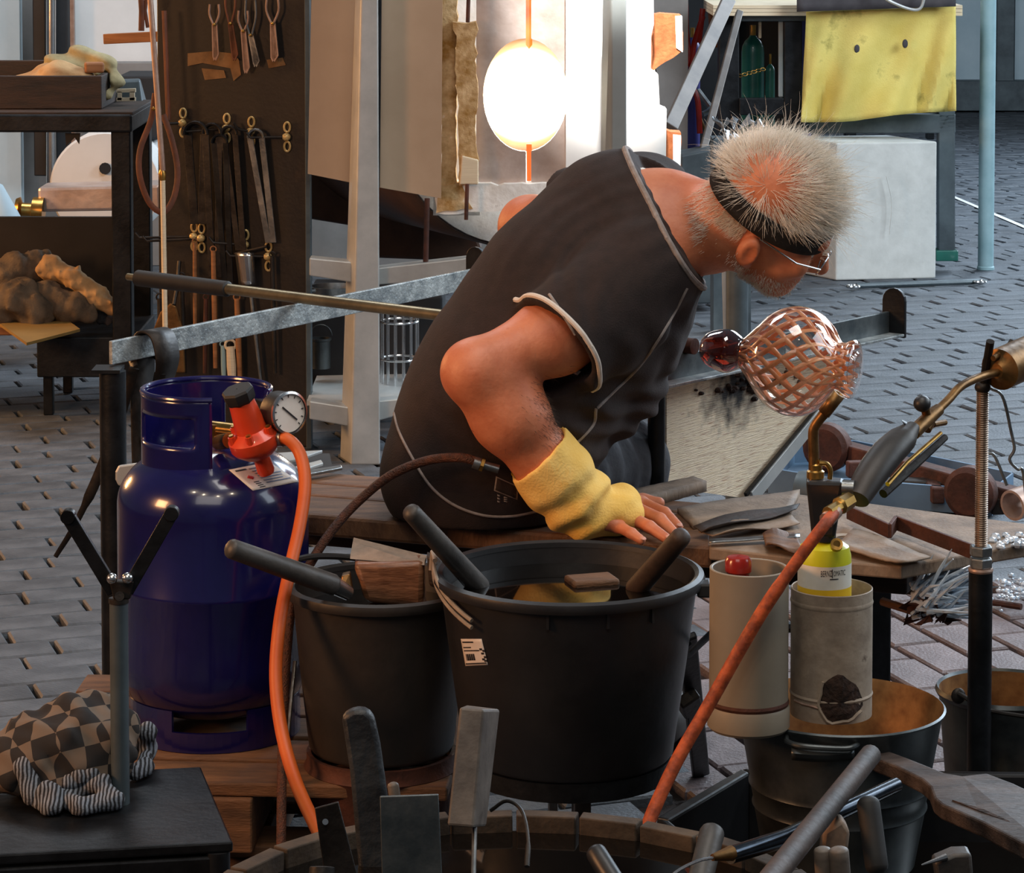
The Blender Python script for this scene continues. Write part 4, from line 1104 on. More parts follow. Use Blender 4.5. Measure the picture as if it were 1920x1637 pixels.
# tool shelf board at the seat end
m = MB(); m.prism([G(1330, 1026, .5), G(1500, 1047, .5), G(1690, 1062, .5), G(1748, 1051, .5), G(2000, 1008, .5), G(1925, 982, .5), G(1480, 924, .5), G(1320, 960, .5)], (0, 0, -.02))
m.build('shelf_board', 'grey_board', bench, smooth=0, bevel=.003)
# charred side panel hung in the rail plane
def RP(px, py, off=0.0): return PL(px, py, rA + RT * off, RT)
m = MB(); m.prism([RP(1250, 722, -.012), RP(1560, 655, -.012), RP(1548, 740, -.012), RP(1408, 936, -.012), RP(1250, 914, -.012)], -RT * .012); m.build('side_panel', 'burnt_panel', bench, smooth=0)
m = MB()
for k in range(46):
    x, y = random.gauss(1400, 42), random.gauss(712, 20)
    p = RP(x, max(690, y), -.010); m.ball(p, random.uniform(.004, .010), (1, 1, .6), 6, 4)
stuff(m.build('char_flakes', 'char', bench))
add_soot('burnt_panel', RP(1392, 728), (.15, .085))
m = MB(); m.bar(RP(1545, 768, .004), RP(1410, 934, .004), .006, 30 / S(4.5), RT.cross(RP(1545, 768) - RP(1410, 934))); m.build('diagonal_strut', 'alu', bench, smooth=0, bevel=.001)
m = MB(); m.bar(RP(1533, 766, .001), RP(1398, 928, .001), .006, 9 / S(4.5), RT.cross(RP(1545, 768) - RP(1410, 934))); m.build('strut_edge', 'dark_iron', bench, smooth=0)
m = MB(); m.tube([J(1382, 470, 5.9), V((J(1382, 840, 5.9).x, 5.9, 0))], 21 / S(5.9), 18); gp = m.build('grey_post', 'steel_blue')
tag(gp, 'dark grey round post standing behind the glass bubble and the rail', 'post')
m = MB(); quad(m, [(1352, 440), (1360, 440), (1376, 1010), (1367, 1010)], 5.95, .01); tag(m.build('alu_strip', 'alu', smooth=0), 'narrow aluminium strip beside the dark grey post below the beard', 'strip')
lf = thing('white_frame_leg', 'white metal frame leg seen between shirt and bench leg', 'frame', J(1200, 800, 6.2))
for pts in ([(1172, 650), (1200, 640), (1194, 1052), (1161, 1052)], [(1200, 736), (1218, 736), (1218, 746), (1200, 746)], [(1200, 790), (1218, 784), (1218, 800), (1200, 804)]):
    m = MB(); quad(m, pts, 6.2, .04); m.build('tube', 'alu', lf, smooth=0, bevel=.003)
# odd sheets and sticks on the tool shelf
def sheet(pts, mat, name, label, z=.502, th=.003, curl=0.0, cat='sheet'):
    m = MB(); N = 14; P = []
    a, b, c, d = [G(x, y, z) for x, y in pts]
    for i in range(5):
        v = i / 4; row = []
        for j in range(N + 1):
            u = j / N; p = (a * (1 - u) + b * u) * (1 - v) + (d * (1 - u) + c * u) * v
            row.append(p + V((0, 0, curl * (math.sin(u * 5 + v) * .5 + .5) * (abs(v - .5) * 2) + .001 * random.random())))
        P.append(row)
    m.grid(P); return tag(m.build(name, mat, solid=th), label, cat)
sheet([(1270, 962), (1500, 925), (1480, 966), (1300, 990)], 'grey_board', 'bark_slab', 'grey-brown slab lying beside the hand on the shelf', .503, .012, .004, 'slab')
sheet([(1150, 935), (1300, 903), (1325, 912), (1200, 948)], 'grey_board', 'split_plank', 'split weathered plank lying behind the fingers', .505, .018, .0, 'plank')
sheet([(1300, 995), (1500, 945), (1490, 960), (1330, 1003)], 'dark_wood', 'curled_sheet', 'dark curled sheet lying over the slab beside the hand', .512, .002, .012)
sheet([(1310, 1004), (1480, 962), (1500, 985), (1360, 1008)], 'grey_board', 'curled_sheet', 'brown curled sheet with bright upturned edge by the bucket rim', .506, .002, .010)
sheet([(1430, 1010), (1490, 1000), (1510, 1040), (1440, 1034)], 'bench_wood', 'splintered_chip', 'splintered brown wood chip beside the yellow canister', .506, .003, .012, 'chip')
sheet([(1600, 996), (1745, 1046), (1690, 1058), (1560, 1030)], 'grey_board', 'warped_sheet', 'warped pale brown sheet at the shelf corner by the threaded stand', .508, .003, .006)
sheet([(1330, 1012), (1500, 1002), (1500, 1008), (1330, 1018)], 'steel', 'steel_knife', 'thin bright blade lying along the shelf edge by the bucket rim', .508, .002, .0, 'blade')
ir = thing('flat_iron_bar', 'bent dark flat iron bar lying across the shelf by the threaded rod', 'bar', G(1700, 990, .51))
m = MB()
for a, b in (((1590, 960), (1668, 996)), ((1668, 996), (1680, 980)), ((1680, 980), (1822, 1034))):
    m.bar(G(*a, .52), G(*b, .52), .006, .022, (0, 0, 1))
m.build('bar', 'rust_iron', ir, smooth=0, bevel=.001)
m = MB(); m.lathe([(.014, 0), (.03, 0), (.03, .003), (.014, .003), (.014, 0)], G(1585, 1012, .505), n=28); tag(m.build('flat_ring', 'can_grey'), 'pale flat ring lying beside the yellow canister', 'ring')
m = MB(); m.bar(G(1600, 1000, .508), G(1632, 1004, .508), .02, .004); tag(m.build('spatula_end', 'dark_iron', bevel=.002), 'small dark rounded blade next to the pale flat ring', 'blade')
# glass trimmings under the shelf end
pm('clear_shard', (150, 168, 186), (206, 216, 226), 30, 0.1, coat=1.0, c3=(96, 74, 60))
cu = thing('glass_trimmings', 'clump of spiky glass trimmings hanging at the shelf end', 'glass waste', J(1760, 1110, 4.2))
m = MB()
for i in range(120):
    a = J(random.uniform(1705, 1765), random.uniform(1095, 1160), random.uniform(4.12, 4.25)); b = a + V((random.uniform(.02, .09), random.uniform(-.03, .03), random.uniform(-.01, .06)))
    m.tube([a, (a + b) / 2 + V((0, 0, random.uniform(-.006, .006))), b], [.0035, .003, .0008], 5)
stuff(m.build('glass_strands', 'clear_shard', cu))
m = MB()
for i in range(36):
    a = J(random.uniform(1700, 1790), random.uniform(1120, 1165), random.uniform(4.13, 4.26)); m.prism([a + V((random.uniform(-.018, .018), random.uniform(-.01, .01), random.uniform(-.014, .014))) for _ in range(4)], (.002, .003, .001))
stuff(m.build('dark_crumbs', 'rust_iron', cu, smooth=0))
for k, (x, y, lb) in enumerate(((1905, 1110, 'heap of clear glass crumbs on the pavers beyond the stand pipe'), (1905, 1016, 'scatter of clear glass crumbs on the shelf corner'))):
    m = MB(); zz = .03 if k == 0 else .503
    for i in range(90 if k == 0 else 40):
        a = G(x + random.gauss(0, 26), y + random.gauss(0, 15 if k == 0 else 8), zz if k else random.uniform(0.01, .05)); m.ball(a, random.uniform(.003, .009), (1, 1, .7), 5, 4)
    stuff(tag(m.build('glass_crumbs', 'clear_shard', smooth=0), lb, 'glass waste'))
for i, (a, b, lb) in enumerate((((1655, 1128), (1712, 1146), 'thin brown stick poking out under the beam end'), ((1850, 1128), (1915, 1138), 'rusty bolt lying by the glass crumbs'))):
    m = MB(); m.tube([G(*a, .38) if i == 0 else G(*a, .02), G(*b, .38) if i == 0 else G(*b, .02)], .007, 8); tag(m.build(('wood_stick', 'rusty_bolt')[i], ('bar_wood', 'rust_iron')[i]), lb, ('stick', 'bolt')[i])
# bright hand tools on the far seat edge
pt = MB(); pt.prism([G(430, 900, .49), G(628, 900, .49), G(618, 850, .49), G(430, 850, .49)], (0, 0, -.006)); pt.build('tool_plate', 'black_paint', bench, smooth=0)
for i, (pts, mt, lb) in enumerate((([(420, 846), (500, 836), (520, 846), (470, 852)], 'alu', 'bright blade tip seen under the red regulator'), ([(520, 855), (605, 850), (560, 866), (520, 872)], 'alu', 'wide bright shear blade lying behind the orange hose'), ([(540, 884), (602, 868), (606, 874), (550, 892)], 'alu', 'round-ended steel tweezers lying behind the orange hose'), ([(560, 890), (640, 878), (642, 882), (564, 897)], 'steel', 'slim steel pick lying at the seat planks'))):
    m = MB(); m.prism([G(x, y, .505) for x, y in pts], (0, 0, .006)); tag(m.build('hand_tool', mt, smooth=0, bevel=.0015), lb, 'tool', 'bright hand tools on the seat edge')
m = MB(); m.prism([J(x, y, 4.44) for x, y in ((216, 885), (222, 873), (275, 866), (276, 905), (222, 912), (216, 900))], (0, .006, 0)); tag(m.build('pale_scraper', 'alu', smooth=0, bevel=.003), 'pale square blade standing behind the cylinder shoulder', 'blade')
# hook strap and jacks hung on the rail
hk = thing('bent_strap', 'bent grey steel strap hooked over the flat rail', 'strap', lA + FW * .09)
c = G(292, 628, ZR); wv = FW * .029
pts = [c - RT * .03 - V((0, 0, .30)), c - RT * .034 - V((0, 0, .10)), c - RT * .03 - V((0, 0, .02)), c - RT * .02 + V((0, 0, .004)), c + V((0, 0, .008)), c + RT * .016 + V((0, 0, 0)), c + RT * .026 - V((0, 0, .022)), c + RT * .028 - V((0, 0, .05)), c + RT * .016 - V((0, 0, .088))]
pts = bez(pts, 36); P = [[p - wv * (1 if i < 30 else 1 - (i - 30) * .03), p + wv * (1 if i < 30 else 1 - (i - 30) * .03)] for i, p in enumerate(pts)]
m = MB(); m.grid(P); m.build('strap', 'dark_iron', hk, solid=.004)
jb = thing('hanging_jacks', 'large dark jacks hanging from the near end of the flat rail', 'jacks', lA)
for pts, w in (([(252, 690), (225, 780), (185, 890), (140, 985), (104, 1044)], 11), ([(300, 700), (284, 780), (268, 850), (262, 880)], 12)):
    q = [J(x, y, 4.95 + .02 * i) for i, (x, y) in enumerate(pts)]
    m = MB(); k = w / S(4.5); m.tube(bez(q, 20), [k * (1 - .55 * i / 20) if i > 12 else k for i in range(21)], 8, flat=.35, up=(0, 1, 0)); m.build('blade', 'dark_iron', jb)
m = MB(); m.tube(bez([J(252, 690, 4.95), J(250, 672, 4.99), J(266, 660, 5.01), J(296, 668, 5.01), J(300, 700, 4.97)], 20), .008, 8, flat=.4, up=(0, 1, 0)); m.build('spring', 'dark_iron', jb)

# ------------------------------------------------------------------ blowpipe
zP = ZR + .012
pa, pb = G(240, 519, ZR + .013), G(1322, 652, ZR + .013)
dP = (pb - pa).normalized()
bp = thing('blowpipe', 'blowpipe with black sleeve resting across both bench rails', 'blowpipe', (pa + pb) / 2)
def pq(t): return pa + (pb - pa) * t
ts = lambda px: (px - 240) / (1322 - 240)
m = MB(); m.tube([pq(0), pq(.03)], .0075, 16); m.tube([pq(.0), pq(.008)], .0045, 16); m.build('mouthpiece', 'gold_rod', bp)
m = MB(); roundrod(m, pq(.018), pq(.20), .0165, .0155, 20, .25); m.build('grip_sleeve', 'rubber', bp)
m = MB(); m.tube([pq(.198), pq(.62)], .0108, 20); m.build('shaft', 'gold_rod', bp)
m = MB(); m.tube([pq(.62), pq(.9), pq(.985)], [.011, .0125, .014], 20); m.build('hot_shaft', 'rust_iron', bp)
# ------------------------------------------------------------------ glass bubble on the pipe
gmat('clear_glass', (252, 250, 248), 0.0, 0.76)
gmat('amber_glass', (190, 104, 84), 0.03, 0.5)
pm('cane', (238, 140, 82), (252, 190, 142), 30, 0.25, coat=0.5)
d0 = pq(ts(1318)); 
e1 = J(1605, 694, d0.y - .30 * (dP.y / -1 if dP.y < 0 else 1) * .55)
ax = (e1 - d0).normalized()
Lg = (e1 - d0).length
bub = thing('glass_bubble', 'clear blown glass bubble with orange spiral canes on the blowpipe end', 'glass', d0)
kx = Lg
prof = [(.016, 0.0), (.026, .04), (.033, .12), (.034, .18), (.027, .235), (.024, .262), (.033, .30), (.052, .37), (.072, .45), (.083, .54), (.0855, .63), (.080, .72), (.066, .80), (.048, .855), (.040, .885), (.041, .925), (.046, .96), (.044, .99), (.034, 1.01), (.018, 1.018), (.001, 1.02)]
pp_ = bez([V((r, h, 0)) for r, h in prof], 90)
prof = [(max(.0008, p.x * 1.09), p.y * kx) for p in pp_]
def gr(h):
    for i in range(len(prof) - 1):
        if prof[i][1] <= h <= prof[i + 1][1]:
            t = (h - prof[i][1]) / max(1e-9, prof[i + 1][1] - prof[i][1]); return prof[i][0] * (1 - t) + prof[i + 1][0] * t
    return prof[-1][0]
gx, gy, ga = frame(ax)
nsp = [i for i, p in enumerate(prof) if p[1] < .262 * kx][-1]
m = MB(); m.lathe(prof[:nsp + 1], d0, ax, 48); m.build('collar_gather', 'amber_glass', bub)
m = MB(); m.lathe(prof[nsp:], d0, ax, 64); m.build('wall', 'clear_glass', bub)
for sg in (1, -1):
    for k in range(16):
        ph = 2 * math.pi * k / 16; pts = []
        rr, ups = [], []
        for i in range(33):
            t = .27 + .70 * i / 32; h = t * kx; a = ph + sg * (1.9 * t + .55 * t * t); r = gr(h) - .0024
            pts.append(d0 + ga * h + gx * r * math.cos(a) + gy * r * math.sin(a)); ups.append(gx * math.cos(a) + gy * math.sin(a)); rr.append(.0022 + .0020 * min(1, gr(h) / .08))
        m = MB(); m.tube(pts, rr, 6, flat=.4, up=ups); m.build('cane', 'cane', bub)
m = MB(); m.tube([d0 + ga * (.99 * kx) + (gx * math.cos(q) + gy * math.sin(q)) * .026 for q in [2 * math.pi * j / 24 for j in range(25)]], .006, 8); m.build('lip_ring', 'clear_glass', bub)

# ------------------------------------------------------------------ pallet, gas cylinder, hoses
cx_, cy_, zb = -0.4636, 4.30, .196
pal = thing('wooden_pallet', 'weathered wooden pallet under the blue gas cylinder', 'pallet', (-.42, 4.35, 0))
for k in range(5):
    y = 4.08 + .115 * k; m = MB(); m.box((-.40, y, zb - .011), (.62, .10, .02), rz=random.uniform(-.02, .02) - .06); m.build('deck_board', 'pallet_wood', pal, smooth=0, bevel=.003)
for k in range(3):
    m = MB(); m.box((-.66 + .26 * k + .0, 4.30, zb - .062), (.075, .56, .08), rz=-.06); m.build('bearer', 'pallet_wood', pal, smooth=0, bevel=.003)
    m = MB(); m.box((-.40, 4.10 + .2 * k, zb - .112), (.60, .09, .02), rz=-.06); m.build('under_board', 'pallet_wood', pal, smooth=0, bevel=.003)
for k in range(3):
    m = MB(); m.box((-.66 + .26 * k, 4.30, .037), (.075, .5, .074), rz=-.06); m.build('foot_block', 'pallet_wood', pal, smooth=0, bevel=.003)
cyl = thing('gas_cylinder', 'glossy dark blue gas cylinder with a collar standing on the pallet', 'gas cylinder', (cx_, cy_, zb))
R = .1478
prof_c = [(.001, zb + .035), (.06, zb + .03), (.11, zb + .045), (.135, zb + .065), (.145, zb + .09), (R, zb + .12), (R, .425), (R + .0012, .4275), (R + .0012, .433), (R, .4355), (R, .55)]
prof_c += [(R * max(0, 1 - t ** 2.2) ** (1 / 2.2), .55 + .095 * t) for t in [k / 14 for k in range(1, 14)] + [.97, .99]] + [(.001, .645)]
m = MB(); m.lathe(prof_c, (cx_, cy_, 0), (0, 0, 1), 64); body = mkbvh(m.build('body', 'blue_tank', cyl), m)
m = MB(); RF = .134
for i in range(64):
    a0, a1 = 2 * math.pi * i / 64, 2 * math.pi * (i + 1) / 64
    q = (i - 44) % 64; top = zb + .062 if not (q < 9 or 20 <= q < 29 or 42 <= q < 51) else zb + .03
    P = [V((cx_ + r_ * math.cos(a), cy_ + r_ * math.sin(a), z)) for a, r_ in ((a0, RF), (a1, RF)) for z in (zb, top)]
    Q = [V((cx_ + (RF - .006) * math.cos(a), cy_ + (RF - .006) * math.sin(a), z)) for a in (a0, a1) for z in (zb, top)]
    m.hexa([P[0], P[2], Q[2], Q[0], P[1], P[3], Q[3], Q[1]])
m.build('foot_ring', 'blue_tank', cyl)
RC_, z0c, z1c = .0985, .612, .728
def colpt(th, z): return V((cx_ - .009 + RC_ * math.sin(th), cy_ - RC_ * math.cos(th), z))
m = MB(); NT, NZ = 76, 16; T0, T1 = math.radians(76), math.radians(371)
for i in range(NT):
    for j in range(NZ):
        ta, tb_ = T0 + (T1 - T0) * i / NT, T0 + (T1 - T0) * (i + 1) / NT
        za, zc = z0c + (z1c - z0c) * j / NZ, z0c + (z1c - z0c) * (j + 1) / NZ
        tm = math.degrees((ta + tb_) / 2); zm = (za + zc) / 2
        if (288 < tm < 357 or 110 < tm < 170) and .652 < zm < .697: continue
        m.add([colpt(ta, za), colpt(tb_, za), colpt(tb_, zc), colpt(ta, zc)], [(0, 1, 2, 3)])
col_o = m.build('collar', 'blue_tank', cyl, smooth=0)
bmx = bmesh.new(); bmx.from_mesh(col_o.data); bmesh.ops.remove_doubles(bmx, verts=bmx.verts, dist=1e-5); bmesh.ops.recalc_face_normals(bmx, faces=bmx.faces); bmx.to_mesh(col_o.data); bmx.free()
col_o.data.polygons.foreach_set('use_smooth', [True] * len(col_o.data.polygons)); md = col_o.modifiers.new('solid', 'SOLIDIFY'); md.thickness = .005; md.offset = 0
m = MB(); m.tube([colpt(T0 + (T1 - T0) * i / 60, z1c) for i in range(61)], .0045, 10); m.build('collar_rim', 'blue_tank', cyl)
m = MB(); m.tube([V((cx_, cy_, .63)), V((cx_, cy_, .675))], .017, 16); m.tube([V((cx_, cy_, .668)), V((cx_ + .05, cy_ - .03, .668))], .011, 12); m.build('valve', 'brass', cyl)
lc = [(429, 881), (505, 866), (561, 903), (474, 920)]
lab = sticker(body, lc, 'white_paper', 'label', cyl, .0012)
if lab:
    for k in range(7):
        sticker(body, sub_quad(lc, .42 + .0 * k, .10 + .11 * k, .95 - .05 * (k % 3), .145 + .11 * k), 'ink_blue', 'print_line', lab, .002, 6)
    sticker(body, sub_quad(lc, .10, .08, .36, .13), 'ink', 'print_line', lab, .002, 4)
    for k in range(4): sticker(body, sub_quad(lc, .20 + .0 * k, .66 + .08 * k, .32, .69 + .08 * k), 'ink', 'print_line', lab, .002, 4)
    q = sub_quad(lc, .17, .36, .33, .56); mid = [((q[i][0] + q[(i + 1) % 4][0]) / 2, (q[i][1] + q[(i + 1) % 4][1]) / 2) for i in range(4)]
    sticker(body, mid, 'ink_red', 'hazard_diamond', lab, .002, 4)
# red regulator with gauge
DR = 4.19; kr = 1 / S(DR)
rg = thing('gas_regulator', 'red gas regulator with black knob and round gauge on the blue cylinder', 'regulator', J(475, 850, DR))
a, b = J(483, 838, DR), J(452, 740, DR); axr = (b - a).normalized(); axr = (axr + V((0, -.25, 0))).normalized(); Lr = (b - a).length
m = MB(); m.lathe([(.001, -.012), (30 * kr, -.012), (46 * kr, .0), (50 * kr, .006), (50 * kr, .020), (42 * kr, .026), (31 * kr, .032), (28 * kr, .05), (24 * kr, Lr * .98), (.001, Lr * .98)], a, axr, 32); m.build('bonnet', 'red_paint', rg)
m = MB(); m.lathe([(24 * kr, Lr * .93), (27 * kr, Lr * .95), (30 * kr, Lr * 1.0), (31 * kr, Lr * 1.16), (28 * kr, Lr * 1.20), (.001, Lr * 1.2)], a, axr, 8); m.build('knob', 'rubber', rg)
gx_, gy_, _ = frame(axr)
for k in range(6):
    q = 2 * math.pi * k / 6 + .3; c = a + gx_ * 41 * kr * math.cos(q) + gy_ * 41 * kr * math.sin(q)
    m = MB(); m.tube([c + axr * .004, c + axr * .034], 7.5 * kr, 10); m.build('lug', 'red_paint', rg)
    m = MB(); m.tube([c + axr * .033, c + axr * .037], 5 * kr, 6); m.build('screw', 'brass', rg)
m = MB(); m.lathe([(.001, 0), (15 * kr, 0), (17 * kr, -.03), (14 * kr, -.036), (.001, -.036)], a - axr * .01, axr, 16); m.build('lower_boss', 'red_paint', rg)
m = MB(); m.tube([J(430, 826, DR + .03), J(410, 830, DR + .06)], .012, 12); m.build('inlet_nut', 'brass', rg)
gc = J(541, 774, DR - .01); gax = V((.62, -.72, .06)).normalized()
m = MB(); m.lathe([(.001, -.034), (.029, -.034), (.031, -.03), (.031, 0), (.001, 0)], gc, gax, 36); ga_ = m.build('gauge_case', 'black_plastic', rg)
m = MB(); m.lathe([(.031, -.002), (.0325, 0), (.0325, .004), (.029, .005)], gc, gax, 36); m.build('bezel', 'bright_steel', ga_)
m = MB(); m.lathe([(.001, .001), (.0295, .001)], gc, gax, 36); m.build('dial', 'white_paper', ga_)
g1_, g2_, _ = frame(gax); m = MB(); m.bar(gc + gax * .002 + g1_ * -.012 + g2_ * .010, gc + gax * .002 + g1_ * .014 - g2_ * .012, .0022, .0008, gax); m.build('needle', 'ink', ga_, smooth=0)
m = MB()
for k in range(11):
    q = math.radians(-135 + 27 * k); e = g1_ * math.sin(q) + g2_ * math.cos(q); m.bar(gc + gax * .0018 + e * .023, gc + gax * .0018 + e * .027, .0012, .0006, gax)
m.build('dial_marks', 'ink', ga_, smooth=0)
m = MB(); m.tube([J(507, 800, DR), gc - gax * .03], .007, 10); m.build('gauge_stem', 'brass', rg)
m = MB(); m.tube([J(505, 826, DR), J(526, 822, DR - .02)], .0085, 12); m.build('outlet', 'brass', rg)
hs = thing('orange_hose', 'smooth orange gas hose hanging from the red regulator', 'hose', J(540, 1400, 3.95))
m = MB(); m.tube(bez([J(512, 824, DR - .01), J(538, 823, DR - .02), J(562, 850, DR - .03), J(572, 905, 4.13), J(563, 980, 4.09), J(543, 1070, 4.04), J(524, 1170, 3.99), J(517, 1270, 3.95), J(528, 1370, 3.90), J(556, 1470, 3.83), J(604, 1575, 3.72)], 80), 12.2 / S(4.05), 14); m.build('tube', 'orange_hose', hs)
m = MB(); m.tube([J(520, 822, DR - .012), J(530, 822, DR - .016)], .0125, 12); m.build('clip', 'steel', hs)
hs = thing('braided_hose', 'brown braided hose arching over the bench planks behind the bucket', 'hose', J(585, 1045, 4.24))
m = MB(); m.tube(bez([J(898, 866, 4.25), J(860, 858, 4.25), J(800, 864, 4.27), J(730, 893, 4.28), J(664, 948, 4.28), J(615, 1005, 4.25), J(580, 1060, 4.22), J(552, 1110, 4.18), J(538, 1220, 4.12), J(530, 1380, 4.05), J(527, 1590, 3.95)], 80), 9 / S(4.2), 12); m.build('tube', 'braid_hose', hs)
m = MB(); m.tube([J(888, 866, 4.25), J(900, 870, 4.25)], .010, 12); m.tube([J(900, 870, 4.25), J(935, 880, 4.25)], .007, 12); m.build('coupling', 'steel', hs)
m = MB(); m.tube([J(901, 870, 4.25), J(907, 872, 4.25)], .011, 6); m.build('ferrule', 'brass', hs)
m = MB(); m.tube([J(553, 1240, 4.14), J(538, 1400, 4.06), J(531, 1440, 4.05)], .003, 6); m.build('wire_braid', 'steel', hs)

# ------------------------------------------------------------------ buckets
def bucket(name, label, c, r, rb, zt2, z0, mat, rim_mat, water_z, lug=True):
    t = thing(name, label, 'bucket', (c[0], c[1], z0))
    H = zt2 - z0; w = .005
    m = MB(); m.lathe([(.001, z0 + .004), (rb - .02, z0 + .004), (rb - .004, z0), (rb, z0 + .006), (rb + (r - rb) * .5, z0 + H * .5), (r - .004, zt2 - .024), (r - .003, zt2 - .006)], (c[0], c[1], 0), (0, 0, 1), 72)
    m.lathe([(r - .006, zt2 - .006), (r - .009, zt2 - .03), (rb + (r - rb) * .5 - w, z0 + H * .5), (rb - w, z0 + .012), (.001, z0 + .01)], (c[0], c[1], 0), (0, 0, 1), 72)
    b = mkbvh(m.build('shell', mat, t), m)
    m = MB(); m.lathe([(r - .007, zt2 - .008), (r - .006, zt2 - .001), (r, zt2 + .002), (r + .007, zt2 - .001), (r + .009, zt2 - .008), (r + .007, zt2 - .014), (r - .002, zt2 - .014)], (c[0], c[1], 0), (0, 0, 1), 72)
    m.build('rim', rim_mat, t)
    if water_z:
        rw = rb + (r - rb) * (water_z - z0) / H - .006
        m = MB(); m.lathe([(.001, water_z), (rw, water_z)], (c[0], c[1], 0), (0, 0, 1), 48); m.build('water', 'water', t)
    return t, b
B1 = (-.195, 4.12); B2 = (.0806, 3.95)
bk1, sh1 = bucket('scuffed_bucket', 'old scuffed black bucket with a wood block inside, nearer the gas cylinder', B1, .1345, .108, .469, .222, 'black_plastic_old', 'black_plastic_old', .43)
bk2, sh2 = bucket('black_bucket', 'big black plastic bucket of water with a white sticker', B2, .186, .150, .529, .268, 'black_plastic', 'black_plastic', .498)
# bail wire of the big bucket
m = MB()
for dz in (0, .010):
    m.tube([V((B2[0] + .192 * math.cos(a), B2[1] + .192 * math.sin(a), .535 + dz - .004 * k)) for k, a in enumerate([math.radians(178 + 3.6 * q) for q in range(14)])], .0032, 8)
m.tube([V((B2[0] - .196, B2[1], .53)), V((B2[0] - .194, B2[1] + .004, .556)), V((B2[0] - .19, B2[1] - .02, .549))], .0035, 8)
m.build('bail', 'can_grey', bk2)
m = MB(); m.box((B2[0] + .19, B2[1] - .045, .515), (.02, .03, .02)); m.build('lug', 'black_plastic', bk2, smooth=0, bevel=.003)
for a in (-100, -74, -52):
    q = math.radians(a); m = MB(); m.box((B2[0] + .183 * math.cos(q), B2[1] + .183 * math.sin(q), .505), (.004, .004, .025), rz=q); m.build('rib', 'black_plastic', bk2, smooth=0)
sq = [(864, 1198), (903, 1198), (915, 1247), (873, 1249)]
st_ = sticker(sh2, sq, 'white_paper', 'sticker', bk2, .0012, 8)
if st_:
    for u0, v0, u1, v1 in ((.05, .10, .55, .15), (.05, .30, .40, .34), (.05, .42, .75, .46), (.03, .90, .95, .94)): sticker(sh2, sub_quad(sq, u0, v0, u1, v1), 'ink', 'print_line', st_, .002, 4)
    for k in range(9): sticker(sh2, sub_quad(sq, .10 + .045 * k, .56, .125 + .045 * k + .012 * (k % 2), .80), 'ink', 'barcode_bar', st_, .002, 3)
    for k, (u, v) in enumerate(((.78, .36), (.9, .42), (.82, .52), (.9, .66), (.8, .74), (.88, .8))): sticker(sh2, sub_quad(sq, u, v, u + .12, v + .07), 'ink', 'print_mark', st_, .002, 3)
# faint scuffs on the old bucket come from its material; stand of the old bucket
sd = thing('rusty_drum', 'rusty brown drum standing under the old black bucket', 'drum', (B1[0], B1[1], 0))
m = MB(); m.lathe([(.001, 0), (.104, 0), (.104, .06), (.107, .066), (.104, .072), (.112, .19), (.116, .196), (.112, .204), (.112, .218), (.105, .218), (.105, .19), (.001, .19)], (B1[0], B1[1], 0), (0, 0, 1), 48); m.build('shell', 'rust_iron', sd)
bs = thing('steel_stand', 'black steel stand with splayed legs carrying the big black bucket', 'stand', (B2[0], B2[1], 0))
m = MB(); m.lathe([(.105, .240), (.148, .240), (.148, .266), (.105, .266), (.105, .240)], (B2[0], B2[1], 0), (0, 0, 1), 40); m.build('ring', 'black_steel', bs)
for x, y in ((1037, 1.0), (1090, 1.0)):
    p = J(x, 1480, 3.9); m = MB(); m.box((p.x, 3.9, .12), (.014 if x < 1050 else .028, .01, .24), rz=.5 if x > 1050 else 0); m.build('leg', 'steel', bs, smooth=0, bevel=.002)
m = MB(); m.bar(J(1288, 1195, 4.16), G(1314, 1452, 0), .03, .012, (0, -1, .4)); m.build('leg', 'black_steel', bs, smooth=0, bevel=.003)
m = MB(); m.bar(V((B2[0], B2[1] + .12, .25)), J(1288, 1200, 4.16), .02, .01); m.bar(V((B2[0] - .13, B2[1] + .05, .25)), V((B2[0] - .16, B2[1] + .28, 0)), .02, .012, (0, -1, .3)); m.build('leg', 'black_steel', bs, smooth=0)
m = MB(); m.bar(J(1290, 1308, 4.30), J(1296, 1330, 4.35), .034, .02, (0, -1, .4)); m.build('clamp', 'dark_iron', bs, smooth=0, bevel=.003)
m = MB(); m.tube([J(1291, 1228, 4.14), J(1342, 1180, 3.79)], 6.5 / S(4.1), 10); m.build('strut', 'black_steel', bs)
m = MB(); m.tube([J(1342, 1176, 3.79), J(1500, 1176, 3.84), J(1570, 1176, 3.86)], .008, 8); m.build('tube_holder', 'black_steel', bs)

def handle(name, label, pts, rpx, d, mat, cat='handle', cap=.7, steps=6):
    a, b = J(*pts[0], d[0]), J(*pts[1], d[1])
    m = MB(); roundrod(m, a, b, rpx[0] / S(d[0]), rpx[1] / S(d[1]), 16, cap, steps)
    return tag(m.build(name, mat), label, cat)
# wooden tools standing in the buckets
t = thing('cherry_wood_ladle', 'long-handled wooden tool with bright ferrule leaning in the old bucket', 'tool', J(640, 1100, 4.04))
m = MB(); roundrod(m, J(426, 1026, 3.92), J(632, 1100, 4.03), 19 / S(3.95), 21 / S(4.03), 18, .6); m.build('handle', 'dark_handle', t)
m = MB(); m.tube([J(620, 1094, 4.025), J(652, 1112, 4.05)], [.0145, .011], 16); m.build('ferrule', 'bright_steel', t)
m = MB(); m.hexa([J(640, 1104, 4.05), J(662, 1118, 4.05), J(662, 1118, 4.05) + V((0, .02, 0)), J(640, 1104, 4.05) + V((0, .02, 0)), J(640, 1080, 4.06), J(656, 1076, 4.06), J(656, 1076, 4.06) + V((0, .02, 0)), J(640, 1080, 4.06) + V((0, .02, 0))]); m.build('brass_tang', 'old_brass', t, smooth=0, bevel=.002)
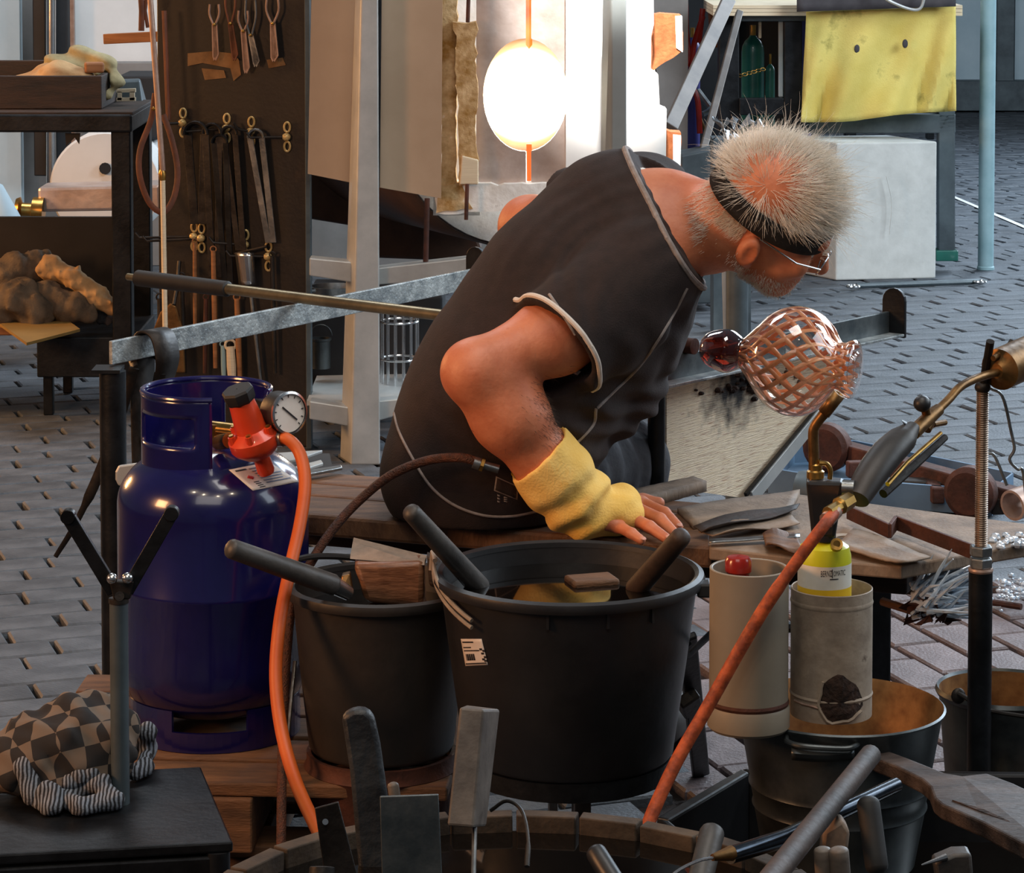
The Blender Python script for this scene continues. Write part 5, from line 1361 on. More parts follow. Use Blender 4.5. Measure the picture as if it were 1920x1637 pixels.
wbk2 = MB(); wbk2.hexa([J(684, 1128, 4.06), J(794, 1140, 4.06), J(800, 1140, 4.17), J(690, 1126, 4.17), J(662, 1058, 4.06), J(795, 1052, 4.06), J(797, 1038, 4.17), J(664, 1034, 4.17)])
o = wbk2.build('wooden_block', 'wet_wood', bevel=.008); tag(o, 'square wet wooden shaping block standing in the old black bucket', 'block')
m = MB(); m.prism([J(656, 1048, 4.09), J(662, 1016, 4.14), J(800, 1050, 4.14), J(796, 1060, 4.06)], (0, .012, .004)); tag(m.build('wood_paddle_edge', 'grey_board', smooth=0, bevel=.003), 'grey slanting board laid on top of the wooden block', 'board')
m = MB(); m.hexa([J(805, 1100, 4.05), J(832, 1105, 4.05), J(832, 1100, 4.12), J(805, 1095, 4.12), J(800, 1040, 4.05), J(828, 1060, 4.05), J(828, 1050, 4.12), J(800, 1032, 4.12)]); tag(m.build('dark_wood_block', 'dark_wood', bevel=.005), 'dark wooden block squeezed beside the big bucket', 'block')
m = MB(); m.tube(bez([V((B1[0] + .14 * math.cos(a), B1[1] + .14 * math.sin(a), .475 + .018 * math.sin((a - 1.9) * 1.4))) for a in [1.75 + .14 * k for k in range(10)]], 30), .005, 8); m.build('bail', 'black_plastic_old', bk1)
for i, (p0, p1, rp, dd, mt, lb) in enumerate((((766, 955), (905, 1108), (18, 21), (3.86, 4.0), 'dark_handle', 'long grey worn handle leaning in the big bucket over its near rim'),
                                              ((1283, 1000), (1186, 1112), (19, 21), (3.88, 3.98), 'brown_handle', 'dark brown round-ended handle leaning in the big bucket by the hand'))):
    handle('bucket_tool', lb, (p0, p1), rp, dd, mt, steps=8)
yw = MB(); yw.box((B2[0] + .035, B2[1] + .06, .50), (.07, .05, .012), rz=.3); tag(yw.build('yellow_wood_block', 'pallet_wood', bevel=.004), 'yellowish wooden block floating in the big water bucket', 'block')
# ------------------------------------------------------------------ the glassblower
pm('skin', (190, 108, 74), (210, 132, 96), 16, 0.5, bump=0.18, bscale=120, c3=(180, 88, 58), sss=0.06)
pm('nail', (206, 150, 132), (216, 164, 148), 20, 0.35)
pm('shirt', (37, 27, 25), (46, 34, 32), 40, 0.92, bump=0.25, bscale=420)
pm('shirt_trim', (206, 196, 186), (220, 212, 204), 60, 0.9)
pm('shirt_seam', (126, 116, 112), (150, 140, 136), 90, 0.9)
pm('pants', (68, 70, 76), (92, 94, 100), 14, 0.85, bump=0.35, bscale=120)
pm('glove_yellow', (246, 192, 84), (252, 212, 124), 9, 0.9, bump=0.3, bscale=260, c3=(240, 176, 60))
pm('glove_hem', (232, 176, 40), (240, 190, 60), 30, 0.85)
pm('headband', (22, 20, 20), (32, 29, 29), 90, 0.9, bump=0.4, bscale=500)
pm('hair', (222, 208, 188), (246, 240, 230), 30, 0.45)
pm('eye_white', (220, 214, 206)); pm('iris', (60, 70, 80))
pm('shoe_leather', (30, 27, 26), (48, 43, 40), 20, 0.6)
man = thing('person', 'white-haired man in a dark T-shirt and black headband bending over the glass on the bench', 'person', G(900, 990, 0.5))
Hc = J(1443, 394, 4.40)
U = V((.44, -.45, .77)).normalized(); Fh = V((.866, -.01, -.5)); Fh = (Fh - U * Fh.dot(U)).normalized(); Rh = Fh.cross(U).normalized()
def HL(f, l, u): return Hc + Fh * f - Rh * l + U * u          # head frame: forward, to his own other side, up
HAX = (Fh, -Rh, U)
sh_r, el_r, wr_r = J(1190, 545, 4.355), J(891, 699, 4.235), G(1088, 950, .548)
sh_l, el_l = J(1140, 395, 4.74), J(992, 424, 4.98)
hand_l = pq(ts(1010)) + V((0, .02, .01))
hipR, kneeR = J(935, 885, 4.44), J(1160, 868, 4.74)
hipL, kneeL = hipR + V((.01, .15, 0)), kneeR + V((-.02, .20, 0))
hipR.z = max(hipR.z, .57)
knu = [G(1203, 944, .527), G(1192, 954, .530), G(1176, 968, .528), G(1158, 986, .523)]      # index .. little
tip = [(G(1246, 962, .524), G(1272, 988, .512)), (G(1238, 974, .526), G(1264, 1000, .513)), (G(1218, 988, .524), G(1250, 1010, .512)), (G(1184, 1000, .519), G(1203, 1013, .512))]
rad = [.0098, .0102, .0098, .0086]
body = SDF((-.40, 4.00, .40), (.62, 5.05, 1.22), 0.0034)
# trunk, thighs
tor = [J(900, 850, 4.46), J(960, 740, 4.46), J(1080, 570, 4.48), J(1172, 450, 4.50)]
body.chain(tor, [.135, .125, .135, .115], .05)
body.chain([tor[3], J(1250, 422, 4.50), J(1330, 428, 4.46), HL(-.045, 0, -.05)], [.09, .073, .066, .066], .03)
body.cone(J(1250, 415, 4.50), .06, sh_r, .05, .05).cone(J(1250, 415, 4.50), .055, sh_l, .05, .05)
body.chain([sh_r, (sh_r + el_r) / 2 + V((.0, 0, -.006)), el_r], [.054, .057, .043], .03)
fm = el_r * .68 + wr_r * .32
body.chain([el_r, fm, el_r * .35 + wr_r * .65, wr_r], [.046, .0535, .043, .031], .03)
body.ell(el_r + V((-.004, -.002, .004)), (.040, .036, .040), k=.02)
body.cone(el_r * .9 + wr_r * .1 + V((.025, 0, .01)), .03, fm + V((.012, 0, 0)), .04, .03)
body.chain([sh_l, el_l, hand_l + V((0, .02, .03))], [.058, .049, .035], .03)
for i in range(4):                                          # hidden hand closed on the pipe
    c = hand_l + dP * (.03 - .021 * i)
    body.chain([c + V((0, .03, .02)), c + V((.0, -.005, .026)), c + V((0, -.026, .002)), c + V((0, -.012, -.02))], [.011, .010, .0095, .009], .006)
body.cone(hand_l + dP * .03 + V((0, .03, .03)), .026, hand_l - dP * .03 + V((0, .03, .03)), .022, .02)
body.chain([hand_l + dP * .04 + V((0, .03, .01)), hand_l + dP * .05 + V((0, .0, -.018)), hand_l + dP * .03 + V((0, -.02, -.02))], [.013, .012, .010], .006)
# resting hand
palm_c = wr_r * .5 + knu[1] * .25 + knu[2] * .25
for k, kn in enumerate(knu): body.cone(wr_r + (kn - wr_r) * .12 + V((0, .012 * (1.2 - k * .8), -.004)), .022 - .001 * k, kn, .0118, .018)
for kn, (md_, tp), r in zip(knu, tip, rad):
    body.cone(kn, r * 1.12, md_, r, .006); body.cone(md_, r * 1.02, tp, r * .84, .004)
body.chain([wr_r * .55 + knu[0] * .45 + V((-.01, .022, -.008)), G(1205, 940, .523), G(1236, 943, .522)], [.0165, .0118, .0095], .008)
# head
body.ell(HL(-.004, 0, .025), (.100, .079, .098), HAX, .02)
body.ell(HL(.022, 0, -.03), (.074, .068, .075), HAX, .03)
body.ell(HL(.042, 0, -.070), (.056, .053, .048), HAX, .03)
body.cone(HL(.072, .018, -.098), .020, HL(.072, -.018, -.098), .020, .03)
body.cone(HL(.094, .030, .012), .010, HL(.094, -.030, .012), .010, .02)
body.chain([HL(.092, 0, .0), HL(.106, 0, -.022), HL(.118, 0, -.043)], [.009, .011, .0135], .010)
for sg in (1, -1):
    body.ell(HL(.083, .032 * sg, -.012), (.018, .016, .013), HAX, .008, sub=True)
    body.ell(HL(.078, .032 * sg, -.012), (.014, .0135, .0135), HAX, .004)
    body.cone(HL(.079, .048 * sg, -.036), .016, HL(.06, .052 * sg, -.05), .014, .02)
    body.cone(HL(.108, .012 * sg, -.046), .0075, HL(.100, .015 * sg, -.047), .007, .006)
    c0 = HL(-.004, .084 * sg, -.036)
    body.ell(c0, (.018, .011, .028), (( Fh * .95 - Rh * sg * .3).normalized(), (-Rh * sg * .95 + Fh * -.3).normalized(), U), .006)
    body.ell(c0 - Rh * sg * .010 + Fh * .004, (.010, .006, .018), HAX, .004, sub=True)
    body.ell(HL(.006, .076 * sg, -.060), (.009, .008, .010), HAX, .006)
body.cone(HL(.092, .020, -.075), .0072, HL(.092, -.020, -.075), .0072, .006).cone(HL(.088, .018, -.088), .008, HL(.088, -.018, -.088), .008, .006)
body.cone(HL(.097, .022, -.0815), .0022, HL(.097, -.022, -.0815), .0022, .003, sub=True)
skin = body.build('body', 'skin', man)
for sg in (1, -1):
    m = MB(); m.ball(HL(.080, .032 * sg, -.013), .0135, (1, 1, 1), 16, 10, HAX); e = m.build('eye', 'eye_white', man)
    m = MB(); m.ball(HL(.0905, .032 * sg, -.017), .0055, (.6, 1, 1), 12, 8, HAX); m.build('iris', 'iris', e)
for (md_, tp), r in zip(tip, rad):
    dd = (tp - md_).normalized(); n_ = (V((0, 0, 1)) - dd * dd.z).normalized(); n_ = (n_ + V((0, -.3, 0))).normalized()
    m = MB(); m.ball(tp + dd * r * .25 + n_ * r * .62, r * .62, (1.0, .8, .32), 12, 6, (dd, n_.cross(dd), n_)); m.build('nail', 'nail', man)
# T-shirt
ts_ = SDF((-.42, 4.02, .48), (.42, 5.05, 1.24), 0.0042)
ts_.chain([J(890, 880, 4.44), J(930, 800, 4.45), J(985, 700, 4.45), J(1085, 565, 4.47), J(1172, 452, 4.50)], [.138, .150, .152, .158, .140], .06)
ts_.cone(J(1172, 452, 4.50), .13, J(1230, 470, 4.42), .085, .05)
ts_.cone(J(1172, 450, 4.52), .12, J(1208, 376, 4.70), .072, .05)
ts_.cone(J(1160, 405, 4.63), .088, J(1226, 378, 4.70), .066, .04)
ts_.cone(J(980, 760, 4.52), .13, J(1110, 690, 4.56), .115, .06).cone(J(1110, 690, 4.56), .115, J(1160, 720, 4.52), .05, .05)
ts_.cone(J(1180, 600, 4.50), .10, J(1165, 745, 4.48), .045, .04)
ts_.ell(J(900, 900, 4.42), (.15, .11, .115), k=.04)
slp = J(1046, 640, 4.275); sld = (slp - J(1205, 500, 4.36)).normalized()
ts_.cone(J(1205, 500, 4.36), .082, slp + sld * .01, .083, .022, cut=(slp, sld))
sll = J(1085, 400, 4.80); sld2 = (sll - J(1180, 376, 4.72)).normalized()
ts_.cone(J(1190, 372, 4.70), .070, J(1040, 400, 4.82), .074, .03, cut=(sll, sld2))
ts_.cone(J(1185, 610, 4.33), .055, slp + V((.022, 0, -.055)), .030, .03, cut=(slp, sld))
ts_.cone(J(1100, 600, 4.30), .060, slp + sld * .05, .078, .004, sub=True)
ts_.cone(sll - sld2 * .03, .062, sll + sld2 * .05, .068, .004, sub=True)
nkn = V((.86, -.06, .51)).normalized(); nkc = J(1246, 408, 4.40)
ts_.cutplane(nkc, nkn, where=lambda P: 4.585 - P[..., 1])
ts_.cutplane(J(1283, 320, 4.7), V((1, 0, .1)).normalized())
ts_.cone(J(1235, 420, 4.50), .080, J(1340, 420, 4.46), .085, .006, sub=True)
ts_.cutplane((0, 0, .505), (0, 0, -1))
_c = np.array(J(1275, 640, 4.30), np.float32); _d = np.array(J(960, 640, 4.3), np.float32)
def shirt_fold(P):
    s_ = np.linalg.norm(P - _c, axis=-1)
    m_ = np.exp(-((s_ - .215) / .075) ** 2) * np.clip((P[:, 2] - .78) / .12, 0, 1)
    f = .0032 * np.sin(s_ * 190 + 2.6 * npnoise(P, 4, 4)) * m_ * np.clip(.55 + .8 * npnoise(P, 3.2, 12), 0, 1)
    v = np.clip((P[:, 0] - .05) / .1, 0, 1) * np.clip((.86 - P[:, 2]) / .1, 0, 1)
    f = f + .0036 * np.sin((P[:, 0] * 1.0 + P[:, 2] * .55) * 80 + 3 * npnoise(P, 4, 9)) * v
    w = np.exp(-((P[:, 2] - .66) / .07) ** 2) * np.clip((P[:, 0] + .12) / .15, 0, 1)
    return f + .004 * np.sin(P[:, 2] * 140 + P[:, 0] * 60 + 2 * npnoise(P, 4, 5)) * w + .0022 * npnoise(P, 6, 2)
ts_.displace(shirt_fold)
shirt = ts_.build('shirt', 'shirt', man)
def seam(px, r, mat, name, lift=.0, n=60, obj=None, par=None):
    pts = []
    for q in bez([V((x, y, 0)) for x, y in px], n):
        p = sees(obj or shirt, q.x, q.y, lift)
        if p is not None and (not pts or (p - pts[-1]).length < .045): pts.append(p)
    if len(pts) > 3:
        m = MB(); m.tube(pts, r, 8); return m.build(name, mat, par or man)
sx, sy, sz = frame(sld)
def ring_on(s_, c, ax_, r0, n=64, z=0.0):
    return [c + ax_ * z + (sx * math.cos(a) + sy * math.sin(a)) * r0 for a in [2 * math.pi * k / n for k in range(n + 1)]]
def girdle(o, ori, nrm, rmax, cond=lambda p: True, n=96):
    e1_, e2_, _ = frame(nrm); out = []
    for k in range(n + 1):
        t = 2 * math.pi * k / n; d = e1_ * math.cos(t) + e2_ * math.sin(t)
        h = o_bvh[o.name].ray_cast(V(ori) + d * rmax, -d, rmax)
        if h[0] is not None and cond(h[0]): out.append(V(h[0]))
        elif out and len(out) > 4 and k < n: out.append(None)
    runs, cur = [], []
    for p in out + [None]:
        if p is None or (cur and (p - cur[-1]).length > .03):
            if len(cur) > 5: runs.append(cur)
            cur = [p] if p is not None else []
        else: cur.append(p)
    return runs
for run in girdle(shirt, slp - sld * .006, sld, .125, lambda p: (p - slp).length < .105):
    m = MB(); m.tube(run, .0044, 8); m.build('sleeve_hem', 'shirt_trim', man)
cb = J(1232, 415, 4.50); cb = cb - nkn * (cb - nkc).dot(nkn)
for run in girdle(shirt, cb - nkn * .006, nkn, .24, lambda p: p.y < 4.575):
    m = MB(); m.tube(run, .0052, 8); m.build('collar_band', 'shirt_seam', man)
seam([(1030, 552), (1062, 600), (1098, 660), (1118, 694)], .0026, 'shirt_seam', 'sleeve_stitch')
seam([(1288, 540), (1262, 590), (1232, 640), (1196, 690), (1150, 735), (1120, 765)], .0028, 'shirt_seam', 'side_seam')
seam([(1118, 765), (1110, 800), (1060, 850), (1046, 862)], .0026, 'shirt_seam', 'side_seam')
seam([(738, 770), (748, 808), (772, 856), (806, 910), (850, 946), (905, 966), (960, 968), (1010, 958)], .0024, 'shirt_seam', 'hem_stitch')
m = MB(); m.tube([J(1190, 322, 4.49), J(1204, 322, 4.5), J(1226, 328, 4.53), J(1252, 334, 4.56)], [.004, .007, .006, .004], 8); m.build('collar_fold', 'shirt_trim', man)
tg = [(930, 893), (972, 912), (970, 938), (926, 920)]
sticker(shirt, tg, 'shirt_seam', 'pocket_edge', man, .001, 4)
sticker(shirt, sub_quad(tg, .06, .08, .94, .92), 'shirt', 'pocket', man, .0018, 4)
for q_ in ([(932, 925), (938, 927), (938, 946), (932, 944)], [(944, 930), (952, 932), (952, 944), (944, 942)]):
    for k in range(3): sticker(shirt, sub_quad(q_, .1, .1 + .3 * k, .9, .28 + .3 * k), 'shirt_seam', 'pocket_print', man, .0015, 2)
# trousers
pt_ = SDF((-.45, 4.05, .0), (.62, 5.25, .82), 0.0055)
pt_.chain([J(895, 900, 4.46), hipR, kneeR], [.12, .108, .080], .05)
pt_.chain([J(900, 895, 4.52), hipL, kneeL], [.11, .10, .078], .05)
ftR, ftL = V((kneeR.x + .02, kneeR.y + .05, .09)), V((kneeL.x + .02, kneeL.y + .05, .09))
pt_.chain([kneeR, kneeR * .5 + ftR * .5, ftR], [.078, .066, .058], .03).chain([kneeL, kneeL * .5 + ftL * .5, ftL], [.076, .066, .058], .03)
pt_.cutplane((0, 0, .507), (0, 0, -1), lo=(-.45, 4.05, .3), hi=(.62, 4.62, .6))
_k = np.array(J(1070, 960, 4.40), np.float32)
pt_.displace(lambda P: .0026 * np.sin(np.linalg.norm(P - _k, axis=-1) * 120 + 3.2 * npnoise(P, 5, 6)) * np.clip((P[:, 0] - .0) / .1, 0, 1) + .003 * npnoise(P, 9, 8))
pants = pt_.build('trousers', 'pants', man)
for kf in (ftR, ftL):
    s_ = SDF((kf.x - .16, kf.y - .16, -.01), (kf.x + .25, kf.y + .35, .16), .005)
    s_.chain([kf + V((-.01, -.02, -.05)), kf + V((.05, .06, -.05)), kf + V((.11, .14, -.055))], [.042, .044, .036], .02).cone(kf + V((0, 0, -.04)), .045, kf + V((0, 0, .01)), .05, .02).cutplane((0, 0, .003), (0, 0, -1))
    s_.build('shoe', 'shoe_leather', man)
# long yellow cuff on the resting arm
gv = SDF((-.12, 4.10, .42), (.34, 4.60, .75), 0.0032)
fd = (wr_r - el_r).normalized(); ga0 = el_r + fd * ((wr_r - el_r).length * .56)
hp = wr_r * .25 + (knu[1] + knu[2]) * .375
gpts = [ga0, ga0 * .5 + wr_r * .5, wr_r, hp]; 
gv.chain(gpts, [.056, .054, .045, .039], .03)
gv.ell(hp + V((.004, -.002, 0)), (.042, .054, .031), k=.02)
hd = (knu[1] + knu[2]) * .5 - wr_r; hd = hd.normalized()
gend = hp + hd * .026
gv.cutplane(ga0 + fd * .012, -(fd * .86 + V((.42, 0, -.28))).normalized())
gv.cutplane(gend, (hd + V((0, -.15, 0.0))).normalized())
gv.cone(ga0 - fd * .05, .052, ga0 + fd * .05, .049, .004, sub=True)
gv.cutplane((0, 0, .5025), (0, 0, -1))
_w, _fd = np.array(wr_r, np.float32), np.array(fd, np.float32)
def cuff_fold(P):
    t = (P - _w) @ _fd
    return 0.0050 * np.sin(t * 135 + 6 * (P[:, 2] - .55) + 1.2 * npnoise(P, 8, 3)) * np.exp(-((t - .0) / .05) ** 2) + .0018 * npnoise(P, 14, 7)
gv.displace(cuff_fold)
cuff = gv.build('yellow_cuff', 'glove_yellow', man); cuff['label'] = 'yellow knitted heat cuff pulled over forearm and knuckles'
seam([(940, 872), (936, 885), (948, 892), (966, 887), (990, 866), (1010, 842), (1022, 820)], .0042, 'glove_hem', 'cuff_hem', obj=cuff, par=man)
# head band, spectacles
pts = []
def band_r(a):
    f, l = math.cos(a), math.sin(a)
    return HL(-.002 + .1045 * f, .0835 * l, .018 + .0 * f)
P = []
for k in range(65):
    a = 2 * math.pi * k / 64
    row = []
    for j in range(5):
        v = j / 4 - .5; u = .016 + v * .036 - .004 * math.cos(a)
        sc = math.sqrt(max(.05, 1 - ((u - .025) / .098) ** 2)) if u > .025 else 1.0
        row.append(HL(-.002 + .1055 * sc * math.cos(a), .0845 * sc * math.sin(a), u))
    P.append(row)
m = MB(); m.grid(P); m.build('headband', 'headband', man, solid=.004)
gmat('spectacle_glass', (240, 244, 246), .02, .7)
sp = None
for sg in (1, -1):
    c = HL(.113, .034 * sg, -.018)
    m = MB(); ring = [c + Rh * (.024 * math.cos(a)) + U * (.017 * math.sin(a)) - Fh * .004 * abs(math.cos(a)) for a in [2 * math.pi * k / 28 for k in range(29)]]
    m.tube(ring, .0013, 6)
    if sp is None:
        m.tube([HL(.117, .011, -.014), HL(.119, 0, -.011), HL(.117, -.011, -.014)], .0013, 6)
        for s2 in (1, -1): m.tube([HL(.110, .058 * s2, -.014), HL(.07, .078 * s2, -.014), HL(.0, .086 * s2, -.004)], .0016, 6)
        sp = m.build('spectacles', 'bright_steel', man)
    else:
        m.build('lens_rim', 'bright_steel', sp)
    m = MB(); m.add([c] + ring[:-1], [(0, i + 1, (i + 1) % 28 + 1) for i in range(28)]); m.build('lens', 'spectacle_glass', sp)
m = MB(); m.bar(HL(.098, -.035, .018), HL(.100, -.026, .004), .003, .002); m.build('band_clip', 'bright_steel', man)
# hair: tapered strands grown from the scalp
def strands(n, root_fn, name, seed, L0, L1, w, mat='hair', segs=5, curl=.35, comb=None, dens=None):
    r_ = random.Random(seed); vs, fs = [], []
    for _ in range(n):
        q = root_fn(r_)
        if q is None: continue
        p, nrm = q
        L_ = r_.uniform(L0, L1); d = (nrm * .55 + comb(p, nrm, r_) * .9 + V((r_.gauss(0, 1), r_.gauss(0, 1), r_.gauss(0, 1))) * curl * .4).normalized()
        bend = V((r_.gauss(0, 1), r_.gauss(0, 1), r_.gauss(0, 1))) * curl; pts = [p - nrm * .002]
        for k in range(segs):
            pts.append(pts[-1] + d * (L_ / segs)); d = (d + bend * (1.0 / segs) - nrm * (.30 / segs) + comb(pts[-1], nrm, r_) * (.5 / segs)).normalized()
        X, Y, _z = frame(pts[1] - pts[0]); o = len(vs)
        for k, p_ in enumerate(pts):
            ww = w * (1 - .8 * k / segs)
            for a in (0, 2.094, 4.189): vs.append(tuple(p_ + X * ww * math.cos(a) + Y * ww * math.sin(a)))
        for k in range(segs):
            for a in range(3): fs.append((o + k * 3 + a, o + k * 3 + (a + 1) % 3, o + k * 3 + 3 + (a + 1) % 3, o + k * 3 + 3 + a))
    me = bpy.data.meshes.new(name); me.from_pydata(vs, [], fs); me.materials.append(MATS[mat])
    me.polygons.foreach_set('use_smooth', [True] * len(me.polygons))
    o = bpy.data.objects.new(name, me); COL.objects.link(o); o.parent = man; o.matrix_parent_inverse = Matrix.Translation(-man.location)
    return stuff(o)
whorl = sees(skin, 1438, 348)
def scalp(r_):
    z = r_.uniform(.12, 1.0); a = r_.uniform(0, 2 * math.pi); s_ = math.sqrt(max(0, 1 - z * z))
    f, l = s_ * math.cos(a), s_ * math.sin(a)
    p = HL(-.004 + .1 * f, .079 * l, .025 + .098 * z); n = (Fh * f / .1 - Rh * l / .079 + U * z / .098).normalized()
    w = (p - whorl).length
    if w < .055 and r_.random() < .88 - .75 * (w / .055) ** 2: return None
    return p, n
def comb(p, n, r_):
    d = p - whorl; w = d.length; d = d - n * d.dot(n); d = d.normalized() if d.length > 1e-4 else V((0, 0, 0))
    return d * (.9 + .3 * min(1, w / .1)) + V((.25, 0, .05)) * min(1, w / .12) + n * .25 * min(1, w / .15)
strands(9000, scalp, 'hair', 3, .018, .050, .00046, curl=.42, comb=comb)
def front(r_):
    q = scalp(r_)
    if q is None or (q[0] - whorl).length < .085: return None
    return q
strands(900, front, 'hair_wisps', 13, .04, .085, .0004, curl=.9, comb=lambda p, n, r_: comb(p, n, r_) * .7 + n * .35, segs=7)
def nape(r_):
    sg = -1 if r_.random() < .8 else 1
    a = r_.uniform(.0, 1.55); u = r_.uniform(-.085, .0) if a < .9 else r_.uniform(-.03, .0)
    d = (-Fh * math.cos(a) - Rh * (-1 if sg < 0 else 1) * math.sin(a)).normalized(); c = HL(-.02, 0, u)
    h = o_bvh[skin.name].ray_cast(c + d * .2, -d)
    return (V(h[0]), d) if h[0] is not None else None
strands(2600, nape, 'nape_hair', 5, .007, .018, .00034, curl=.3, comb=lambda p, n, r_: (-U * .9 - Fh * .4))
def beard(r_):
    f = r_.uniform(-.01, .09); u = -.075 - .045 * r_.random() - .0 * f; sg = -1 if r_.random() < .75 else 1
    o_ = HL(.035, 0, -.078); d = (Fh * (f - .035) * 12 - Rh * -1 * sg * -1 * r_.uniform(0, 1) + U * r_.uniform(-1, .1)).normalized()
    h = o_bvh[skin.name].ray_cast(o_ + d * .2, -d)
    return (V(h[0]), d) if h[0] is not None else None
strands(2600, beard, 'stubble', 8, .004, .010, .0004, curl=.3, comb=lambda p, n, r_: -U * .4 + Fh * .1)
def brow(r_):
    sg = r_.choice((1, -1)); return HL(.104, r_.uniform(.015, .045) * sg, .004 + r_.gauss(0, .003)), Fh
strands(140, brow, 'eyebrows', 9, .008, .014, .0004, curl=.3, comb=lambda p, n, r_: U * .2)
def armhair(r_):
    t = r_.random(); c = el_r.lerp(wr_r, .25 + t * .35); n = (V((.75, -.3, .3)) + V((r_.gauss(0, .3), r_.gauss(0, .3), r_.gauss(0, .3)))).normalized()
    h = o_bvh[skin.name].ray_cast(c + n * .15, -n); return (V(h[0]), n) if h[0] is not None else None
pm('arm_hair', (70, 56, 48), (96, 80, 70), 20, 0.6)
strands(500, armhair, 'arm_hair', 11, .008, .016, .00028, mat='arm_hair', curl=.4, comb=lambda p, n, r_: fd * .9)
# ------------------------------------------------------------------ tubes, canister, torches
def ring_tube(m, c, r, ri, z0, z1, n=48):
    m.lathe([(r, z0), (r, z1 - .001), (r - .001, z1), (ri + .001, z1), (ri, z1 - .001), (ri, z0 + .006), (.001, z0 + .006)], (c[0], c[1], 0), (0, 0, 1), n); m.lathe([(.001, z0), (r, z0)], (c[0], c[1], 0), (0, 0, 1), n)
pv = (J(1404, 1200, 3.72).x, 3.72)
pt = thing('plastic_tube', 'tall beige plastic tube holding a red-capped bottle', 'tube', (pv[0], pv[1], .373))
m = MB(); ring_tube(m, pv, .0532, .049, .385, .591); pvo = mkbvh(m.build('pipe', 'pvc', pt), m)
m = MB(); m.lathe([(.001, .372), (.052, .372), (.0555, .376), (.0555, .402), (.0532, .406)], (pv[0], pv[1], 0), (0, 0, 1), 48); m.build('end_cap', 'pvc', pt)
m = MB(); m.lathe([(.0535, .405), (.0548, .409), (.0535, .413)], (pv[0], pv[1], 0), (0, 0, 1), 48); m.build('glue_ring', 'rust_iron', pt)
bt = thing('red_cap_bottle', 'bottle with a glossy red cap standing inside the beige tube', 'bottle', (pv[0] - .014, pv[1] + .008, .39))
bc = (pv[0] - .014, pv[1] + .008)
m = MB(); m.lathe([(.001, .392), (.030, .392), (.030, .54), (.016, .565), (.014, .568), (.001, .568)], (bc[0], bc[1], 0), (0, 0, 1), 28); m.build('bottle_body', 'can_grey', bt)
m = MB(); m.lathe([(.018, .555), (.018, .572), (.015, .576), (.015, .580), (.018, .584), (.018, .598), (.015, .603), (.001, .604)], (bc[0], bc[1], 0), (0, 0, 1), 28); m.build('cap', 'red_plastic', bt)
cv = (J(1559, 1200, 3.77).x, 3.77)
gc_ = thing('grey_metal_can', 'stained grey metal can with a burnt patch holding the yellow canister', 'can', (cv[0], cv[1], .377))
m = MB(); ring_tube(m, cv, .0555, .0535, .377, .552); ca = mkbvh(m.build('shell', 'can_grey', gc_), m)
m = MB(); m.lathe([(.0556, .530), (.0566, .533), (.0556, .537)], (cv[0], cv[1], 0), (0, 0, 1), 48); m.build('bead', 'can_grey', gc_)
m = MB(); m.lathe([(.0556, .404), (.0568, .407), (.0556, .410)], (cv[0], cv[1], 0), (0, 0, 1), 48); m.build('bead', 'can_grey', gc_)
pts = []
for k in range(26):
    a = 2 * math.pi * k / 26; rr = 1 + .07 * math.sin(3 * a + 1) + .04 * math.sin(7 * a)
    pts.append(sees(ca, 1576 + 39 * rr * math.cos(a), min(1355, 1311 + 43 * rr * math.sin(a)), .0006))
if all(p is not None for p in pts):
    c = sees(ca, 1578, 1318, .002); m = MB()
    r2 = [c.lerp(p, .62) + V((0, -.0012 - random.random() * .002, 0)) for p in pts]
    m.add([c] + r2 + pts, [(0, i + 1, (i + 1) % 26 + 1) for i in range(26)] + [(i + 1, i + 27, (i + 1) % 26 + 27, (i + 1) % 26 + 1) for i in range(26)]); m.build('burnt_patch', 'char', gc_, smooth=0)
    m = MB(); q = [p.lerp(c, -.08) + V((0, -.001, 0)) for p in pts[2:17]]; m.tube(q, .0022, 6); m.build('melted_edge', 'can_grey', gc_)
wr = [sees(ca, x, y, .001) for x, y in ((1490, 1313), (1505, 1320), (1525, 1325), (1540, 1330))]
if all(wr): m = MB(); m.tube(wr, .0018, 6); m.build('wire', 'copper', gc_)
yc_ = thing('fuel_canister', 'yellow and white fuel canister in the grey can with a black torch head', 'canister', (cv[0] - .010, cv[1], .40))
yx, yy = J(1546, 1060, 3.766).x, 3.766
zc = lambda y, d=3.757: J(1545, y, d).z
m = MB(); m.lathe([(.001, zc(1010)), (.012, zc(1010)), (.022, zc(1016)), (.033, zc(1026)), (.036, zc(1042)), (.0365, zc(1056))], (yx, yy, 0), (0, 0, 1), 40); m.build('shoulder', 'yellow_can', yc_)
m = MB(); m.lathe([(.0365, zc(1055)), (.0365, zc(1100))], (yx, yy, 0), (0, 0, 1), 40); cl_ = mkbvh(m.build('label_band', 'can_label', yc_), m)
m = MB(); m.lathe([(.0366, zc(1098)), (.0366, .40), (.001, .398)], (yx, yy, 0), (0, 0, 1), 40); cl2 = mkbvh(m.build('lower_band', 'can_yellow', yc_), m)
m = MB(); m.tube([J(1568, 1024, 3.728), J(1569, 1020, 3.72)], .0085, 12); m.tube([J(1569, 1020, 3.7195), J(1569, 1020, 3.719)], .005, 10); m.build('valve_dimple', 'brass', yc_)
